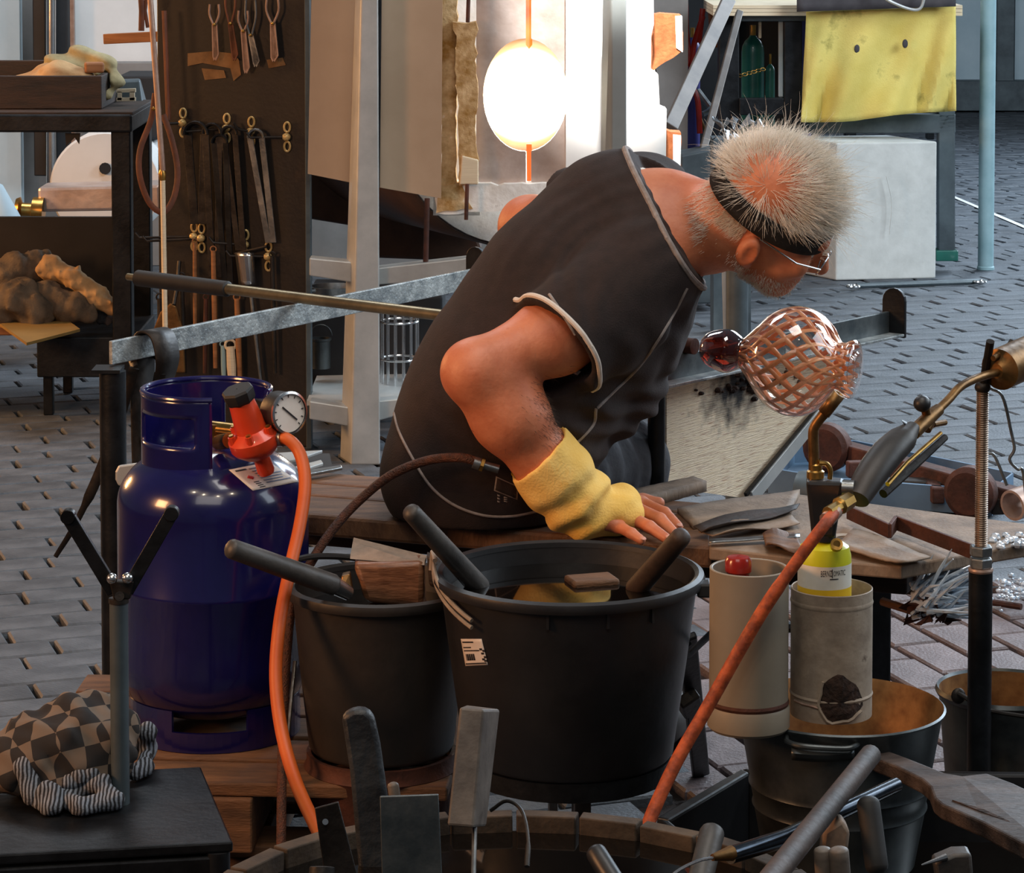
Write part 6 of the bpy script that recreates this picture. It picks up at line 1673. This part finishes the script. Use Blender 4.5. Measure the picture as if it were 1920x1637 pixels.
def curved_text(txt, px0, px1, py, hpx, o, mat, name, par, slant=0.0):
    cu_ = bpy.data.curves.new('lettering', 'FONT'); cu_.body = txt; cu_.size = 1.0; cu_.extrude = 0.0; cu_.resolution_u = 2
    to = bpy.data.objects.new('lettering', cu_); COL.objects.link(to)
    bpy.context.view_layer.update()
    me = bpy.data.meshes.new_from_object(to.evaluated_get(bpy.context.evaluated_depsgraph_get()))
    bpy.data.objects.remove(to)
    co = np.array([v.co[:] for v in me.vertices]); x0, x1 = co[:, 0].min(), co[:, 0].max(); h = co[:, 1].max()
    ok = True
    for v in me.vertices:
        u = (v.co.x - x0) / (x1 - x0); p = sees(o, px0 + (px1 - px0) * u, py + slant * u - hpx * v.co.y / h, .0006)
        if p is None: ok = False; break
        v.co = p
    if not ok: return
    me.materials.append(MATS[mat]); ob = bpy.data.objects.new(name, me); COL.objects.link(ob); ob.parent = par
    ob.matrix_parent_inverse = Matrix.Translation(-world_loc(par)); return ob
curved_text('BERNZ', 1539, 1560, 1082, 11, cl_, 'ink', 'lettering', yc_, -1)
curved_text('OMATIC', 1563, 1585, 1081, 10, cl_, 'ink', 'lettering', yc_, -3)
m = MB(); q = [sees(cl_, x, y, .0008) for x, y in ((1560.5, 1084), (1560.5, 1068))]; 
if all(q): m.tube(q, .0006, 5); m.build('letter_bar', 'ink', yc_)
sticker(cl_, [(1556, 1086), (1572, 1085), (1572, 1086.5), (1556, 1087.5)], 'ink', 'print_line', yc_, .0006, 3)
curved_text('400', 1548, 1566, 1101, 6, cl2, 'ink', 'lettering', yc_, -1)
th = yc_
kt = 1 / S(3.757)
m = MB(); m.hexa([J(1522, 1008, 3.74), J(1566, 1010, 3.74), J(1566, 1010, 3.775), J(1522, 1008, 3.775), J(1511, 902, 3.735), J(1582, 904, 3.735), J(1584, 896, 3.78), J(1512, 890, 3.78)]); m.build('torch_head', 'black_plastic', th, smooth=0, bevel=.005)
m = MB(); m.tube([J(1544, 1012, 3.757), J(1544, 1000, 3.757)], .017, 20); m.build('head_collar', 'black_plastic', th)
m = MB(); m.lathe([(0, 0), (.012, 0), (.012, .009), (.009, .011), (.009, .018), (.007, .02), (.007, .026)], J(1529, 896, 3.757), (0, 0, 1), 20); m.build('burner_base', 'brass', th)
m = MB(); m.tube(bez([J(1526, 880, 3.757), J(1526, 850, 3.757), J(1525, 812, 3.757), J(1530, 796, 3.755), J(1548, 772, 3.752), J(1562, 754, 3.75)], 24), [.0072] * 12 + [.0068] * 6 + [.0072] * 7, 16); m.build('burner_tube', 'old_brass', th)
m = MB(); m.tube([J(1545, 775, 3.752), J(1574, 738, 3.746)], .0085, 18, caps=False); m.tube([J(1574, 738, 3.746), J(1545, 775, 3.752)], .0065, 18, caps=False); m.build('nozzle', 'old_brass', th, solid=.001)
m = MB(); m.tube(bez([J(1536, 868, 3.748), J(1550, 870, 3.748), J(1557, 882, 3.748), J(1556, 898, 3.75)], 14), .0035, 8); m.build('gas_loop', 'brass', th)
m = MB(); m.lathe([(.0, 0), (.0105, 0), (.0105, .016), (.0, .016)], J(1580, 914, 3.74), (1, -.3, 0), 12); m.build('valve_knob', 'steel', th)
# zinc tub and bucket
tc_ = (J(1575, 1325, 3.82).x, 3.82)
tub = thing('zinc_tub', 'zinc tub with side handle and rusty inside below the two tubes', 'tub', (tc_[0], tc_[1], .155))
m = MB(); m.lathe([(.001, .16), (.100, .16), (.104, .155), (.118, .232), (.121, .236), (.119, .242), (.123, .262), (.126, .266), (.124, .272), (.140, .362), (.1445, .368), (.1455, .372), (.1425, .374)], (tc_[0], tc_[1], 0), (0, 0, 1), 64); m.build('wall', 'zinc', tub)
m = MB(); m.lathe([(.1425, .374), (.1385, .366), (.102, .166), (.001, .166)], (tc_[0], tc_[1], 0), (0, 0, 1), 64); m.build('inside', 'zinc_rust', tub)
a0 = J(1478, 1386, 3.70); a1 = J(1612, 1400, 3.665)
m = MB(); m.tube(bez([J(1474, 1380, 3.705), J(1478, 1392, 3.69), J(1510, 1400, 3.672), J(1580, 1404, 3.668), J(1602, 1400, 3.672), J(1612, 1392, 3.69)], 24), .004, 10); hd_ = m.build('handle', 'zinc', tub)
P = [[J(1484 + 118 * j / 12, 1400 + 24 * i / 4 + 4 * math.sin(math.pi * j / 12), 3.672 + .006 * abs(i - 2) - .004 * math.sin(math.pi * j / 12)) for j in range(13)] for i in range(5)]
m = MB(); m.grid(P); m.build('handle_plate', 'zinc', tub, solid=.002)
zb_ = (J(1884, 1290, 4.18).x, 4.18); rz0 = 1.5 - 4.18 * math.tan(PITCH + math.atan((1290 - YP) / FPX))
zk = thing('zinc_bucket', 'zinc bucket with rolled rim and rusty inside behind the stand pipe', 'bucket', (zb_[0], zb_[1], 0))
rB_ = 126 / S(4.18, .3)
m = MB(); m.lathe([(.001, .01), (rB_ * .72, .01), (rB_ * .74, 0), (rB_ * .97, rz0 - .012), (rB_ * 1.0, rz0 - .01), (rB_ * 1.03, rz0 - .004), (rB_, rz0 + .002), (rB_ * .97, rz0 - .002)], (zb_[0], zb_[1], 0), (0, 0, 1), 48); m.build('wall', 'zinc', zk)
m = MB(); m.lathe([(rB_ * .97, rz0 - .002), (rB_ * .94, rz0 - .02), (rB_ * .72, .02), (.001, .02)], (zb_[0], zb_[1], 0), (0, 0, 1), 48); m.build('inside', 'zinc_rust', zk)
m = MB(); m.ball(J(1797, 1305, 4.09), .011, (1, .5, 1.1), 12, 8); m.tube(bez([J(1797, 1300, 4.085), J(1850, 1330, 4.06), J(1930, 1345, 4.05)], 14), .0035, 8); m.build('bail', 'dark_iron', zk)
bx2 = (J(1905, 1400, 4.10).x, 4.10)
m = MB(); m.lathe([(.001, .0), (.045, 0), (.052, .17), (.054, .172), (.052, .176), (.05, .172), (.043, .01), (.001, .01)], (bx2[0] - .005, 4.055, 0), (0, 0, 1), 32); tag(m.build('brass_pot', 'zinc_rust'), 'brassy ribbed pot standing behind the trough near the stand pipe', 'pot')
# black trough with water
zt3 = .22
Q = [G(1390, 1440, zt3), V((.98, 4.0, zt3)), V((.98, 2.9, zt3)), V((.50, 2.9, zt3)), G(1230, 1532, zt3)]
tr2 = thing('black_trough', 'large black plastic water trough standing on the pavers', 'trough', (.55, 3.5, 0))
cen = sum(Q, V((0, 0, 0))) / 5
ins = [q + (cen - q).normalized() * .022 for q in Q]
for i in range(5):
    a, b, c, d = Q[i], Q[(i + 1) % 5], ins[(i + 1) % 5], ins[i]
    z = lambda p: V((p.x, p.y, 0))
    m = MB(); m.hexa([z(a), z(b), z(c), z(d), a, b, c, d]); m.build('wall', 'black_plastic', tr2, smooth=0, bevel=.004)
m = MB(); m.prism([V((q.x, q.y, .004)) for q in ins], (0, 0, .006)); m.build('bottom', 'black_plastic', tr2, smooth=0)
m = MB(); m.add([V((q.x, q.y, .12)) for q in ins], [tuple(range(5))]); m.build('water', 'water', tr2, smooth=0)
# threaded stand with fork
sp_ = thing('threaded_stand', 'black pipe stand with threaded rod and fork holding the big torch', 'stand', (J(1837, 1300, 4.06).x, 4.06, 0))
sx0 = J(1837, 1250, 4.06).x; dS = 4.06; zz = lambda y: J(1840, y, dS).z
m = MB(); m.tube([V((sx0, dS, 0)), V((sx0, dS, zz(1068)))], 22.5 / S(dS), 24); m.build('pipe', 'black_steel', sp_)
m = MB(); m.box((sx0, dS + .03, .006), (.2, .16, .012)); m.build('foot_plate', 'black_steel', sp_, smooth=0, bevel=.002)
m = MB(); m.lathe([(.001, 0), (.0175, 0), (.0185, .003), (.0175, .006), (.001, .006)], (sx0, dS, zz(1072)), n=24); m.build('pipe_end', 'copper', sp_)
for y in (1058, 1036):
    m = MB(); m.lathe([(.001, 0), (.0165, 0), (.0175, .002), (.0175, .013), (.0165, .015), (.001, .015)], (sx0, dS, zz(y + 6)), n=6); m.build('hex_nut', 'steel', sp_, smooth=0, bevel=.001)
z0_, z1_ = zz(1030), zz(726); nth = 74; prof = []
for k in range(nth):
    h = z0_ + (z1_ - z0_) * k / nth; prof += [(.0082, h), (.0098, h + (z1_ - z0_) / nth * .5)]
m = MB(); m.lathe([(.001, z0_)] + prof + [(.0082, z1_), (.001, z1_)], (sx0, dS, 0), n=14); m.build('threaded_rod', 'rod_steel', sp_, smooth=0)
m = MB(); m.ball((sx0, dS, z1_), .012, (1, 1, .8), 14, 8); m.build('weld', 'dark_iron', sp_)
for a, b in (((1843, 722), (1857, 640)), ((1846, 722), (1900, 640))):
    m = MB(); m.tube([J(a[0], a[1], dS - (.0 if b[0] < 1880 else -.05)), J(*b, dS - (.035 if b[0] < 1880 else -.07))], .0062, 10); m.build('fork_prong', 'dark_iron', sp_)
for pts, lb in (([(1856, 728), (1880, 744), (1896, 810), (1902, 842), (1893, 862), (1908, 880), (1918, 884), (1926, 960)], 'long'), ([(1848, 850), (1862, 852), (1872, 870), (1888, 910)], 'short')):
    m = MB(); m.tube(bez([J(x, y, 4.12) for x, y in pts], 30), .0024, 8); m.build('wire_hook', 'steel', sp_)
# big torch
tq = thing('hand_torch', 'large brass hand torch with dark grip resting on the threaded stand', 'torch', J(1650, 870, 3.70))
dt = lambda px: 3.655 + (px - 1540) / (1850 - 1540) * .36
def T(px, py, o=0.0): return J(px, py, dt(px) + o)
kk = 1 / S(3.75)
m = MB(); m.tube([T(1552, 962), T(1572, 950), T(1574, 949), T(1592, 938)], [12 * kk, 12 * kk, 17 * kk, 16 * kk], 8); m.build('hose_nut', 'brass', tq)
gp_ = bez([T(1606, 936), T(1632, 892), T(1662, 852), T(1690, 824), T(1712, 800)], 24); gr_ = [ (20 + 12 * math.sin(math.pi * min(1, .12 + i / 24 * .8))) * kk * (1.05 if i < 18 else 1.05 - (i - 18) * .07) for i in range(25)]
m = MB(); m.tube(gp_, gr_, 20, flat=.8); m.build('grip', 'black_plastic_old', tq)
m = MB(); m.prism([T(1692, 790), T(1704, 796), T(1722, 818), T(1712, 826)], (0, .02, 0)); m.build('grip_horn', 'black_plastic', tq, smooth=0, bevel=.003)
m = MB(); m.tube([T(1712, 812), T(1745, 780), T(1760, 768)], [14 * kk, 14 * kk, 12 * kk], 16); m.tube([T(1736, 805), T(1744, 790)], 11 * kk, 12); m.tube([T(1750, 796), T(1772, 792)], 6 * kk, 10); m.build('valve_body', 'old_brass', tq)
m = MB(); m.tube([T(1738, 780), T(1734, 762)], 9 * kk, 12); kb = m.build('knob_stem', 'old_brass', tq)
m = MB(); m.ball(T(1729, 757), 17 * kk, (1, 1, .95), 20, 12); m.build('knob', 'black_plastic', kb)
m = MB(); m.tube([T(1664, 908, -.01), T(1700, 868, -.012), T(1764, 812, -.006)], [5 * kk, 4 * kk, 4 * kk], 8); m.build('lever', 'brass', tq)
m = MB(); m.tube([T(1656, 926, .004), T(1700, 886, .002), T(1772, 820, 0)], [9 * kk, 9 * kk, 7 * kk], 10); m.build('pilot_tube', 'dark_iron', tq)
m = MB(); m.tube(bez([T(1755, 772), T(1778, 750), T(1800, 726), T(1830, 710), T(1868, 698)], 24), 8.5 * kk, 16); m.build('neck_tube', 'old_brass', tq)
nz_ = (T(1960, 655) - T(1872, 694)).normalized()
m = MB(); m.lathe([(.001, -.006), (.011, -.006), (.018, .0), (.0305, .004), (.0305, .10), (.0285, .10), (.028, .006)], T(1872, 694), nz_, 32); m.build('nozzle', 'old_brass', tq)
m = MB(); m.tube([T(1862, 672), T(1900, 648)], 6 * kk, 10); m.build('nozzle_clip', 'old_brass', tq)
hh = thing('dirty_hose', 'dirty red-orange gas hose running down from the hand torch past the bucket', 'hose', J(1400, 1190, 3.62))
m = MB(); m.tube(bez([T(1570, 955), J(1545, 985, 3.652), J(1496, 1050, 3.642), J(1440, 1130, 3.635), J(1392, 1210, 3.63), J(1330, 1320, 3.62), J(1270, 1425, 3.60), J(1222, 1528, 3.57), J(1206, 1580, 3.55)], 60), [11.5 * kk] * 20 + [12.5 * kk] * 41, 14); m.build('tube', 'dirty_hose', hh)
m = MB(); m.tube([T(1550, 976), T(1566, 958)], 15 * kk, 12); m.build('clamp', 'copper', hh)
# rusty trolley frame and blue tray on the far pavers
rt_ = thing('rusty_trolley', 'rusty steel frame with round ends lying on the pavers beyond the shelf', 'frame', G(1730, 900))
def FB(a, b, w, t, z, mat='rust_iron', name='frame_bar'):
    m = MB(); m.bar(G(*a, z), G(*b, z), w, t); return m.build(name, mat, rt_, smooth=0, bevel=.004)
FB((1550, 838), (1925, 942), .05, .05, .07); FB((1588, 880), (1700, 876), .03, .04, .06); FB((1672, 912), (1845, 918), .05, .04, .05, 'dark_iron'); FB((1838, 918), (1880, 950), .05, .04, .05, 'dark_iron'); FB((1700, 872), (1760, 930), .03, .04, .05)
for x, y in ((1553, 838), (1822, 922)):
    c = G(x, y, .085); m = MB(); m.lathe([(.001, -.025), (.055, -.025), (.062, -.01), (.062, .02), (.05, .03), (.001, .03)], c, (-.5, -.85, 0), 28); m.build('round_end', 'rust_iron', rt_)
c = G(1898, 948, .08); m = MB(); m.lathe([(.036, 0), (.036, .12), (.03, .12), (.03, 0), (.036, 0)], c, (.75, .6, .1), 28); m.build('pipe_end', 'copper', rt_)
bt_ = thing('blue_tray', 'shallow blue steel tray lying under the rusty frame', 'tray', G(1660, 920))
qa = [G(1440, 915, .02), G(1560, 935, .02), G(1860, 958, .02), G(1900, 925, .02), G(1600, 862, .02), G(1490, 868, .02)]
m = MB(); m.prism(qa, (0, 0, -.012)); m.build('bottom', 'blue_tray', bt_, smooth=0)
for i in range(6):
    a, b = qa[i], qa[(i + 1) % 6]; m = MB(); m.hexa([a, b, b + V((0, .012, 0)), a + V((0, .012, 0)), a + V((0, 0, .05)), b + V((0, 0, .05)), b + V((0, .012, .05)), a + V((0, .012, .05))]); m.build('side', 'blue_tray', bt_, smooth=0)
c = G(1498, 922, .06); m = MB(); m.lathe([(.001, 0), (.05, 0), (.052, .01), (.05, .05), (.001, .05)], c, (.9, -.4, 0), 24); tag(m.build('steel_roller', 'steel_blue'), 'short grey-blue roller lying beside the blue tray', 'roller')

# ------------------------------------------------------------------ small black table, pipe rest, towel
ZT = .30
c1, c2 = G(377, 1437, ZT), G(437, 1578, ZT)
ex = (G(437, 1578, ZT) - G(0, 1602, ZT)).normalized(); ey = (c1 - c2).normalized(); ly = (c1 - c2).length; lx = .52
tbl = thing('black_steel_table', 'low black steel table carrying the pipe rest and checked towel', 'table', (c2.x - .2, c2.y + .1, 0))
p = [c2 - ex * lx, c2, c1, c1 - ex * lx]
m = MB(); m.prism(p, (0, 0, -.014)); m.build('tabletop', 'black_steel', tbl, smooth=0, bevel=.003)
for a, b in ((p[0], p[1]), (p[1], p[2]), (p[2], p[3])):
    q = (sum(p, V((0, 0, 0))) / 4); o = lambda v: v + (q - v).normalized() * .02 - V((0, 0, .034))
    m = MB(); m.bar(o(a), o(b), .022, .032); m.build('apron', 'black_steel', tbl, smooth=0, bevel=.003)
for v in (p[1], p[2], p[0], p[3]):
    v2 = v + (q - v).normalized() * .022; m = MB(); m.tube([V((v2.x, v2.y, 0)), V((v2.x, v2.y, ZT - .014))], .016, 20); m.build('leg', 'black_steel', tbl)
yk = thing('pipe_rest', 'black steel post with a V-shaped ball-bearing pipe rest on top', 'pipe rest', G(226, 1506, ZT))
b0 = G(226, 1506, ZT); dY = b0.y; kY = 1 / S(dY, .4)
zy = lambda y: J(226, y, dY).z
m = MB(); m.tube([b0, V((b0.x, dY, zy(1128)))], 17.5 * kY, 24); m.build('post', 'steel_blue', yk)
m = MB(); m.lathe([(0, 0), (19 * kY, 0), (19 * kY, .006), (0, .006)], (b0.x, dY, zy(1130)), n=24); m.build('collar', 'dark_iron', yk)
for a, b, tx in (((214, 1110), (128, 968), 1), ((238, 1108), (322, 962), -1)):
    m = MB(); A, B_ = J(*a, dY), J(*b, dY); m.bar(A, B_, .010, 26 * kY, (-1 * tx, 0, .6)); m.tube([B_ + V((0, .0075, 0)), B_ - V((0, .0075, 0))], 14 * kY, 16); m.build('arm', 'black_steel', yk, smooth=30, bevel=.001)
m = MB(); m.prism([J(204, 1090, dY - .006), J(252, 1090, dY - .006), J(244, 1124, dY - .006), J(212, 1124, dY - .006)], (0, .014, 0)); m.build('hub', 'dark_iron', yk, smooth=0, bevel=.002)
for x, y in ((210, 1085), (239, 1084)):
    m = MB(); m.ball(J(x, y, dY - .014), 10.5 * kY, (1, 1, 1), 16, 10); m.build('ball', 'bright_steel', yk)
m = MB(); m.tube([J(224, 1118, dY - .012), J(224, 1118, dY + .012)], 9 * kY, 14); m.build('bolt', 'dark_iron', yk)
# checked towel
m_ = bpy.data.materials.new('checked_towel'); m_.use_nodes = True; N, L = m_.node_tree.nodes, m_.node_tree.links
bs_ = N['Principled BSDF']; bs_.inputs['Roughness'].default_value = .95
tcn = N.new('ShaderNodeTexCoord'); mpn = N.new('ShaderNodeMapping'); mpn.inputs['Rotation'].default_value = (.5, .3, .8); ck_ = N.new('ShaderNodeTexChecker'); ck_.inputs['Scale'].default_value = 36
ck_.inputs['Color1'].default_value = lin((38, 35, 35)); ck_.inputs['Color2'].default_value = lin((108, 94, 82)); L.new(tcn.outputs['Object'], mpn.inputs[0]); L.new(mpn.outputs[0], ck_.inputs[0]); L.new(ck_.outputs[0], bs_.inputs['Base Color']); MATS['checked_towel'] = m_
pm('towel_stripe', (34, 34, 38), (124, 130, 140), 30, 0.95, bump=0.4, bscale=300)
N, L = MATS['towel_stripe'].node_tree.nodes, MATS['towel_stripe'].node_tree.links
wv_ = N.new('ShaderNodeTexWave'); wv_.inputs['Scale'].default_value = 62; wv_.inputs['Distortion'].default_value = 3.5; wv_.inputs['Detail'].default_value = 1
L.new([n for n in N if n.type == 'MAPPING'][0].outputs[0], wv_.inputs['Vector']); rp_ = [n for n in N if n.type == 'VALTORGB'][0]; L.new(wv_.outputs['Fac'], rp_.inputs[0])
tw = thing('checked_towel', 'crumpled black and beige checked towel on the small black table', 'towel', G(140, 1480, ZT))
def TG(px, py, z): return G(px, py, ZT + z)
s_ = SDF((-.75, 3.25, ZT - .01), (-.30, 3.95, ZT + .22), .0045)
s_.chain([TG(20, 1432, .04), TG(80, 1410, .055), TG(150, 1384, .07), TG(205, 1384, .06)], [.036, .046, .048, .042], .03)
s_.chain([TG(50, 1452, .03), TG(120, 1440, .04), TG(190, 1430, .045)], [.034, .036, .034], .03)
s_.cutplane((0, 0, ZT + .001), (0, 0, -1)).displace(lambda P: .012 * npnoise(P, 8, 21) + .007 * npnoise(P, 19, 22))
s_.build('checked_fold', 'checked_towel', tw)
for i, (pts, r) in enumerate((([(60, 1490, .02), (48, 1440, .05), (84, 1406, .06), (140, 1402, .055), (164, 1424, .045), (150, 1452, .04), (110, 1456, .03)], .014), ([(120, 1500, .012), (150, 1480, .02), (190, 1470, .03), (214, 1500, .014), (150, 1512, .012), (108, 1498, .014)], .012),
                               ([(70, 1500, .012), (96, 1512, .012), (104, 1494, .02), (84, 1480, .03)], .012), ([(236, 1398, .03), (262, 1388, .035), (276, 1372, .05), (278, 1400, .02), (270, 1440, .012), (250, 1448, .012)], .011), ([(130, 1470, .03), (170, 1452, .04), (205, 1438, .04)], .012))):
    P = [TG(*q) for q in pts]; lo = np.min([list(v) for v in P], 0) - .04; hi = np.max([list(v) for v in P], 0) + .04
    z_ = SDF(lo, hi, .0035).chain(P, [r] * len(P), .008).displace(lambda Q, i=i: .003 * npnoise(Q, 26, 30 + i)).cutplane((0, 0, ZT + .001), (0, 0, -1))
    z_.build('towel_edge', 'towel_stripe', tw)
# scrap of paper by the pallet
m = MB(); m.grid([[G(456 + 38 * j / 4, 1462 + 5 * i, .175 + .006 * math.sin(j)) for j in range(5)] for i in range(3)]); tag(m.build('paper_scrap', 'white_paper', solid=.001), 'small white paper scrap lying on the pallet beside the hose', 'paper')

# ------------------------------------------------------------------ barrel of wet tools
ZB_ = .33
bcx, bcy, bR = J(965, 1530, 3.14).x, 3.13, .372
bar_ = thing('wooden_barrel', 'low round wooden barrel of black water full of tools at the bottom', 'barrel', (bcx, bcy, 0))
NS = 28
for k in range(NS):
    a0, a1 = 2 * math.pi * (k + .03) / NS, 2 * math.pi * (k + .97) / NS; m = MB(); vs = []
    zt4 = ZB_ + random.uniform(-.002, .002)
    for z, b_ in ((0, -.03), (.17, 0), (zt4, -.004)):
        for r, a in ((bR + .012 + b_, a0), (bR + .012 + b_, a1), (bR - .012 + b_, a1), (bR - .012 + b_, a0)): vs.append(V((bcx + r * math.cos(a), bcy + r * math.sin(a), z)))
    m.add(vs, [(3, 2, 1, 0), (8, 9, 10, 11)] + [(4 * j + i, 4 * j + (i + 1) % 4, 4 * j + 4 + (i + 1) % 4, 4 * j + 4 + i) for j in (0, 1) for i in range(4)]); m.build('stave', 'stave_wood', bar_, smooth=0, bevel=.002)
for z, r in ((.06, bR - .002), (.27, bR + .0105)):
    m = MB(); m.lathe([(r + .001, z), (r + .004, z), (r + .004, z + .03), (r + .001, z + .03), (r + .001, z)], (bcx, bcy, 0), n=56); m.build('hoop', 'dark_iron', bar_)
m = MB(); m.lathe([(.001, .308), (bR - .013, .308)], (bcx, bcy, 0), n=56); m.build('water', 'water', bar_)
m = MB(); m.lathe([(.001, .01), (bR - .04, .01), (bR - .04, .03), (.001, .03)], (bcx, bcy, 0), n=56); m.build('bottom', 'stave_wood', bar_)
def slab(name, label, pts, d, t, mat, cat, bevel=.003, lean=0.0):
    ymin = min(y for _, y in pts)
    m = MB(); m.prism([J(x, y, d - lean * (y - ymin) / 1000) for x, y in pts], (0, t, 0)); return tag(m.build(name, mat, smooth=30, bevel=bevel), label, cat)
slab('black_paddle', 'black-stained wooden paddle with a rounded top standing in the barrel', [(640, 1346), (660, 1332), (684, 1331), (700, 1345), (712, 1400), (722, 1470), (734, 1560), (742, 1720), (680, 1720), (664, 1540), (656, 1450)], 3.36, .022, 'tool_wood_black' if 'tool_wood_black' in MATS else 'paddle_wood', 'paddle', .006)
slab('steel_plate', 'flat grey steel scraper blade standing upright in the barrel', [(712, 1494), (822, 1490), (832, 1720), (718, 1720)], 3.12, .004, 'blue_plate', 'scraper', .001)
slab('rust_plate', 'dark rusty steel plate with a hole leaning in the barrel', [(590, 1516), (634, 1504), (690, 1720), (620, 1720)], 3.14, .004, 'dark_iron', 'plate', .001)
m = MB(); m.tube([J(610, 1541, 3.135), J(610, 1541, 3.1345)], .0035, 12); tag(m.build('hole_rivet', 'bright_steel'), 'small bright rivet on the dark rusty plate', 'rivet')
wb3 = MB(); wb3.hexa([J(838, 1548, 3.20), J(888, 1552, 3.20), J(912, 1550, 3.27), J(862, 1545, 3.27), J(862, 1326, 3.26), J(908, 1330, 3.26), J(938, 1330, 3.33), J(872, 1322, 3.33)])
tag(wb3.build('square_wood_tool', 'tool_wood', smooth=0, bevel=.003), 'square pale wooden tool handle standing highest from the barrel', 'handle')
m = MB(); m.tube([J(890, 1548, 3.23), J(886, 1720, 3.12)], .003, 8); tag(m.build('steel_tang', 'steel'), 'thin steel tang running down from the square wooden handle', 'tang')
handle('wood_peg', 'short pale wooden peg standing behind the steel scraper', ((736, 1466), (770, 1700)), (11, 12), (3.24, 3.22), 'tool_wood')
m = MB(); m.tube(bez([J(920, 1520, 3.25), J(950, 1502, 3.24), J(978, 1520, 3.22), J(990, 1570, 3.18), J(988, 1625, 3.15)], 24), [.0022] * 20 + [.0032] * 5, 8); tag(m.build('wire_loop', 'dark_iron'), 'curved thin wire loop beside the square wooden handle', 'wire')
handle('dark_rod_tool', 'dark round-ended handle leaning against the barrel rim near the trough', ((1338, 1550), (1300, 1700)), (24, 24), (3.36, 3.26), 'dark_handle')
handle('black_knife', 'black riveted knife handle low in the barrel water', ((1112, 1590), (1180, 1700)), (20, 22), (3.12, 3.05), 'black_plastic')
handle('pipe_end_tool', 'dark open pipe end at the barrel edge under the rusty plate', ((604, 1624), (600, 1720)), (24, 24), (3.02, 3.0), 'dark_iron', cap=.1)
t = thing('steel_tipped_tool', 'shiny steel tube tool with thin bent wire tip lying over the barrel rim', 'tool', J(1420, 1580, 3.22))
m = MB(); m.tube([J(1368, 1604, 3.16), J(1470, 1572, 3.22), J(1680, 1472, 3.42)], [.0100, .0105, .0095], 16); m.build('tube', 'dark_chrome', t)
m = MB(); m.tube([J(1336, 1608, 3.14), J(1372, 1600, 3.16)], [.004, .009], 12); m.build('ferrule', 'old_brass', t)
m = MB(); m.tube(bez([J(1338, 1608, 3.14), J(1304, 1616, 3.12), J(1262, 1640, 3.09), J(1240, 1680, 3.06)], 16), .002, 8); m.build('wire_tip', 'bright_steel', t)
handle('wooden_stick', 'long straight brown wooden stick leaning over the black trough', ((1634, 1414), (1420, 1680)), (20, 24), (3.40, 2.98), 'brown_handle', cap=.2)
handle('black_rod_tool', 'black glossy round-ended handle standing in the trough water', ((1626, 1492), (1646, 1640)), (22, 22), (3.30, 3.26), 'rubber')
wd2 = thing('wooden_beater', 'stubby grooved wooden block tool at the bottom between barrel and trough', 'tool', J(1560, 1610, 3.1))
for i, (x0, y0, x1, y1, r) in enumerate(((1542, 1588, 1548, 1690, 17), (1572, 1588, 1580, 1690, 19))):
    m = MB(); roundrod(m, J(x0, y0, 3.12 - .01 * i), J(x1, y1, 3.12 - .01 * i), r / S(3.1, .3), r / S(3.1, .3), 12, .4); m.build('segment', 'tool_wood', wd2)
slab('trough_wood_wedge', 'pale wooden wedge stuck between the steel tube and the trough', [(1545, 1560), (1580, 1538), (1594, 1560), (1590, 1600), (1540, 1606)], 3.22, .03, 'block_wood', 'wedge', .004)
slab('dark_hammer_head', 'dark flat tool head sticking out of the trough water at the bottom edge', [(1752, 1618), (1790, 1602), (1822, 1601), (1832, 1720), (1770, 1720)], 3.12, .03, 'dark_handle', 'tool', .004)
m = MB(); m.tube([J(1728, 1622, 3.115), J(1775, 1606, 3.12)], [.001, .004], 8); tag(m.build('steel_spike', 'bright_steel'), 'thin bright spike beside the dark tool head in the trough', 'spike')
# big wooden paddle across the trough
def PD(x, y): 
    return J(x, y, 3.72 - (y - 1400) / 160 * .34 - (x - 1620) * .00012)
ol = [(1622, 1410), (1640, 1398), (1700, 1420), (1770, 1448), (1805, 1454), (1850, 1449), (1900, 1468), (1990, 1510), (1990, 1610), (1920, 1582), (1840, 1540), (1766, 1508), (1752, 1496), (1744, 1474), (1728, 1460), (1680, 1436), (1640, 1420)]
m = MB(); m.prism([PD(x, y) for x, y in ol], (0.0, .006, -.022)); pdl = m.build('wooden_paddle', 'paddle_wood', smooth=0, bevel=.003)
tag(pdl, 'large dark wooden paddle with a split lying across the trough rim', 'paddle')
m = MB(); m.prism([PD(1785, 1502) + V((0, -.001, .002)), PD(1845, 1520) + V((0, -.001, .002)), PD(1915, 1552) + V((0, -.001, .002)), PD(1840, 1524) + V((0, -.001, .002))], (0, 0, -.004)); m.build('split', 'char', pdl, smooth=0)
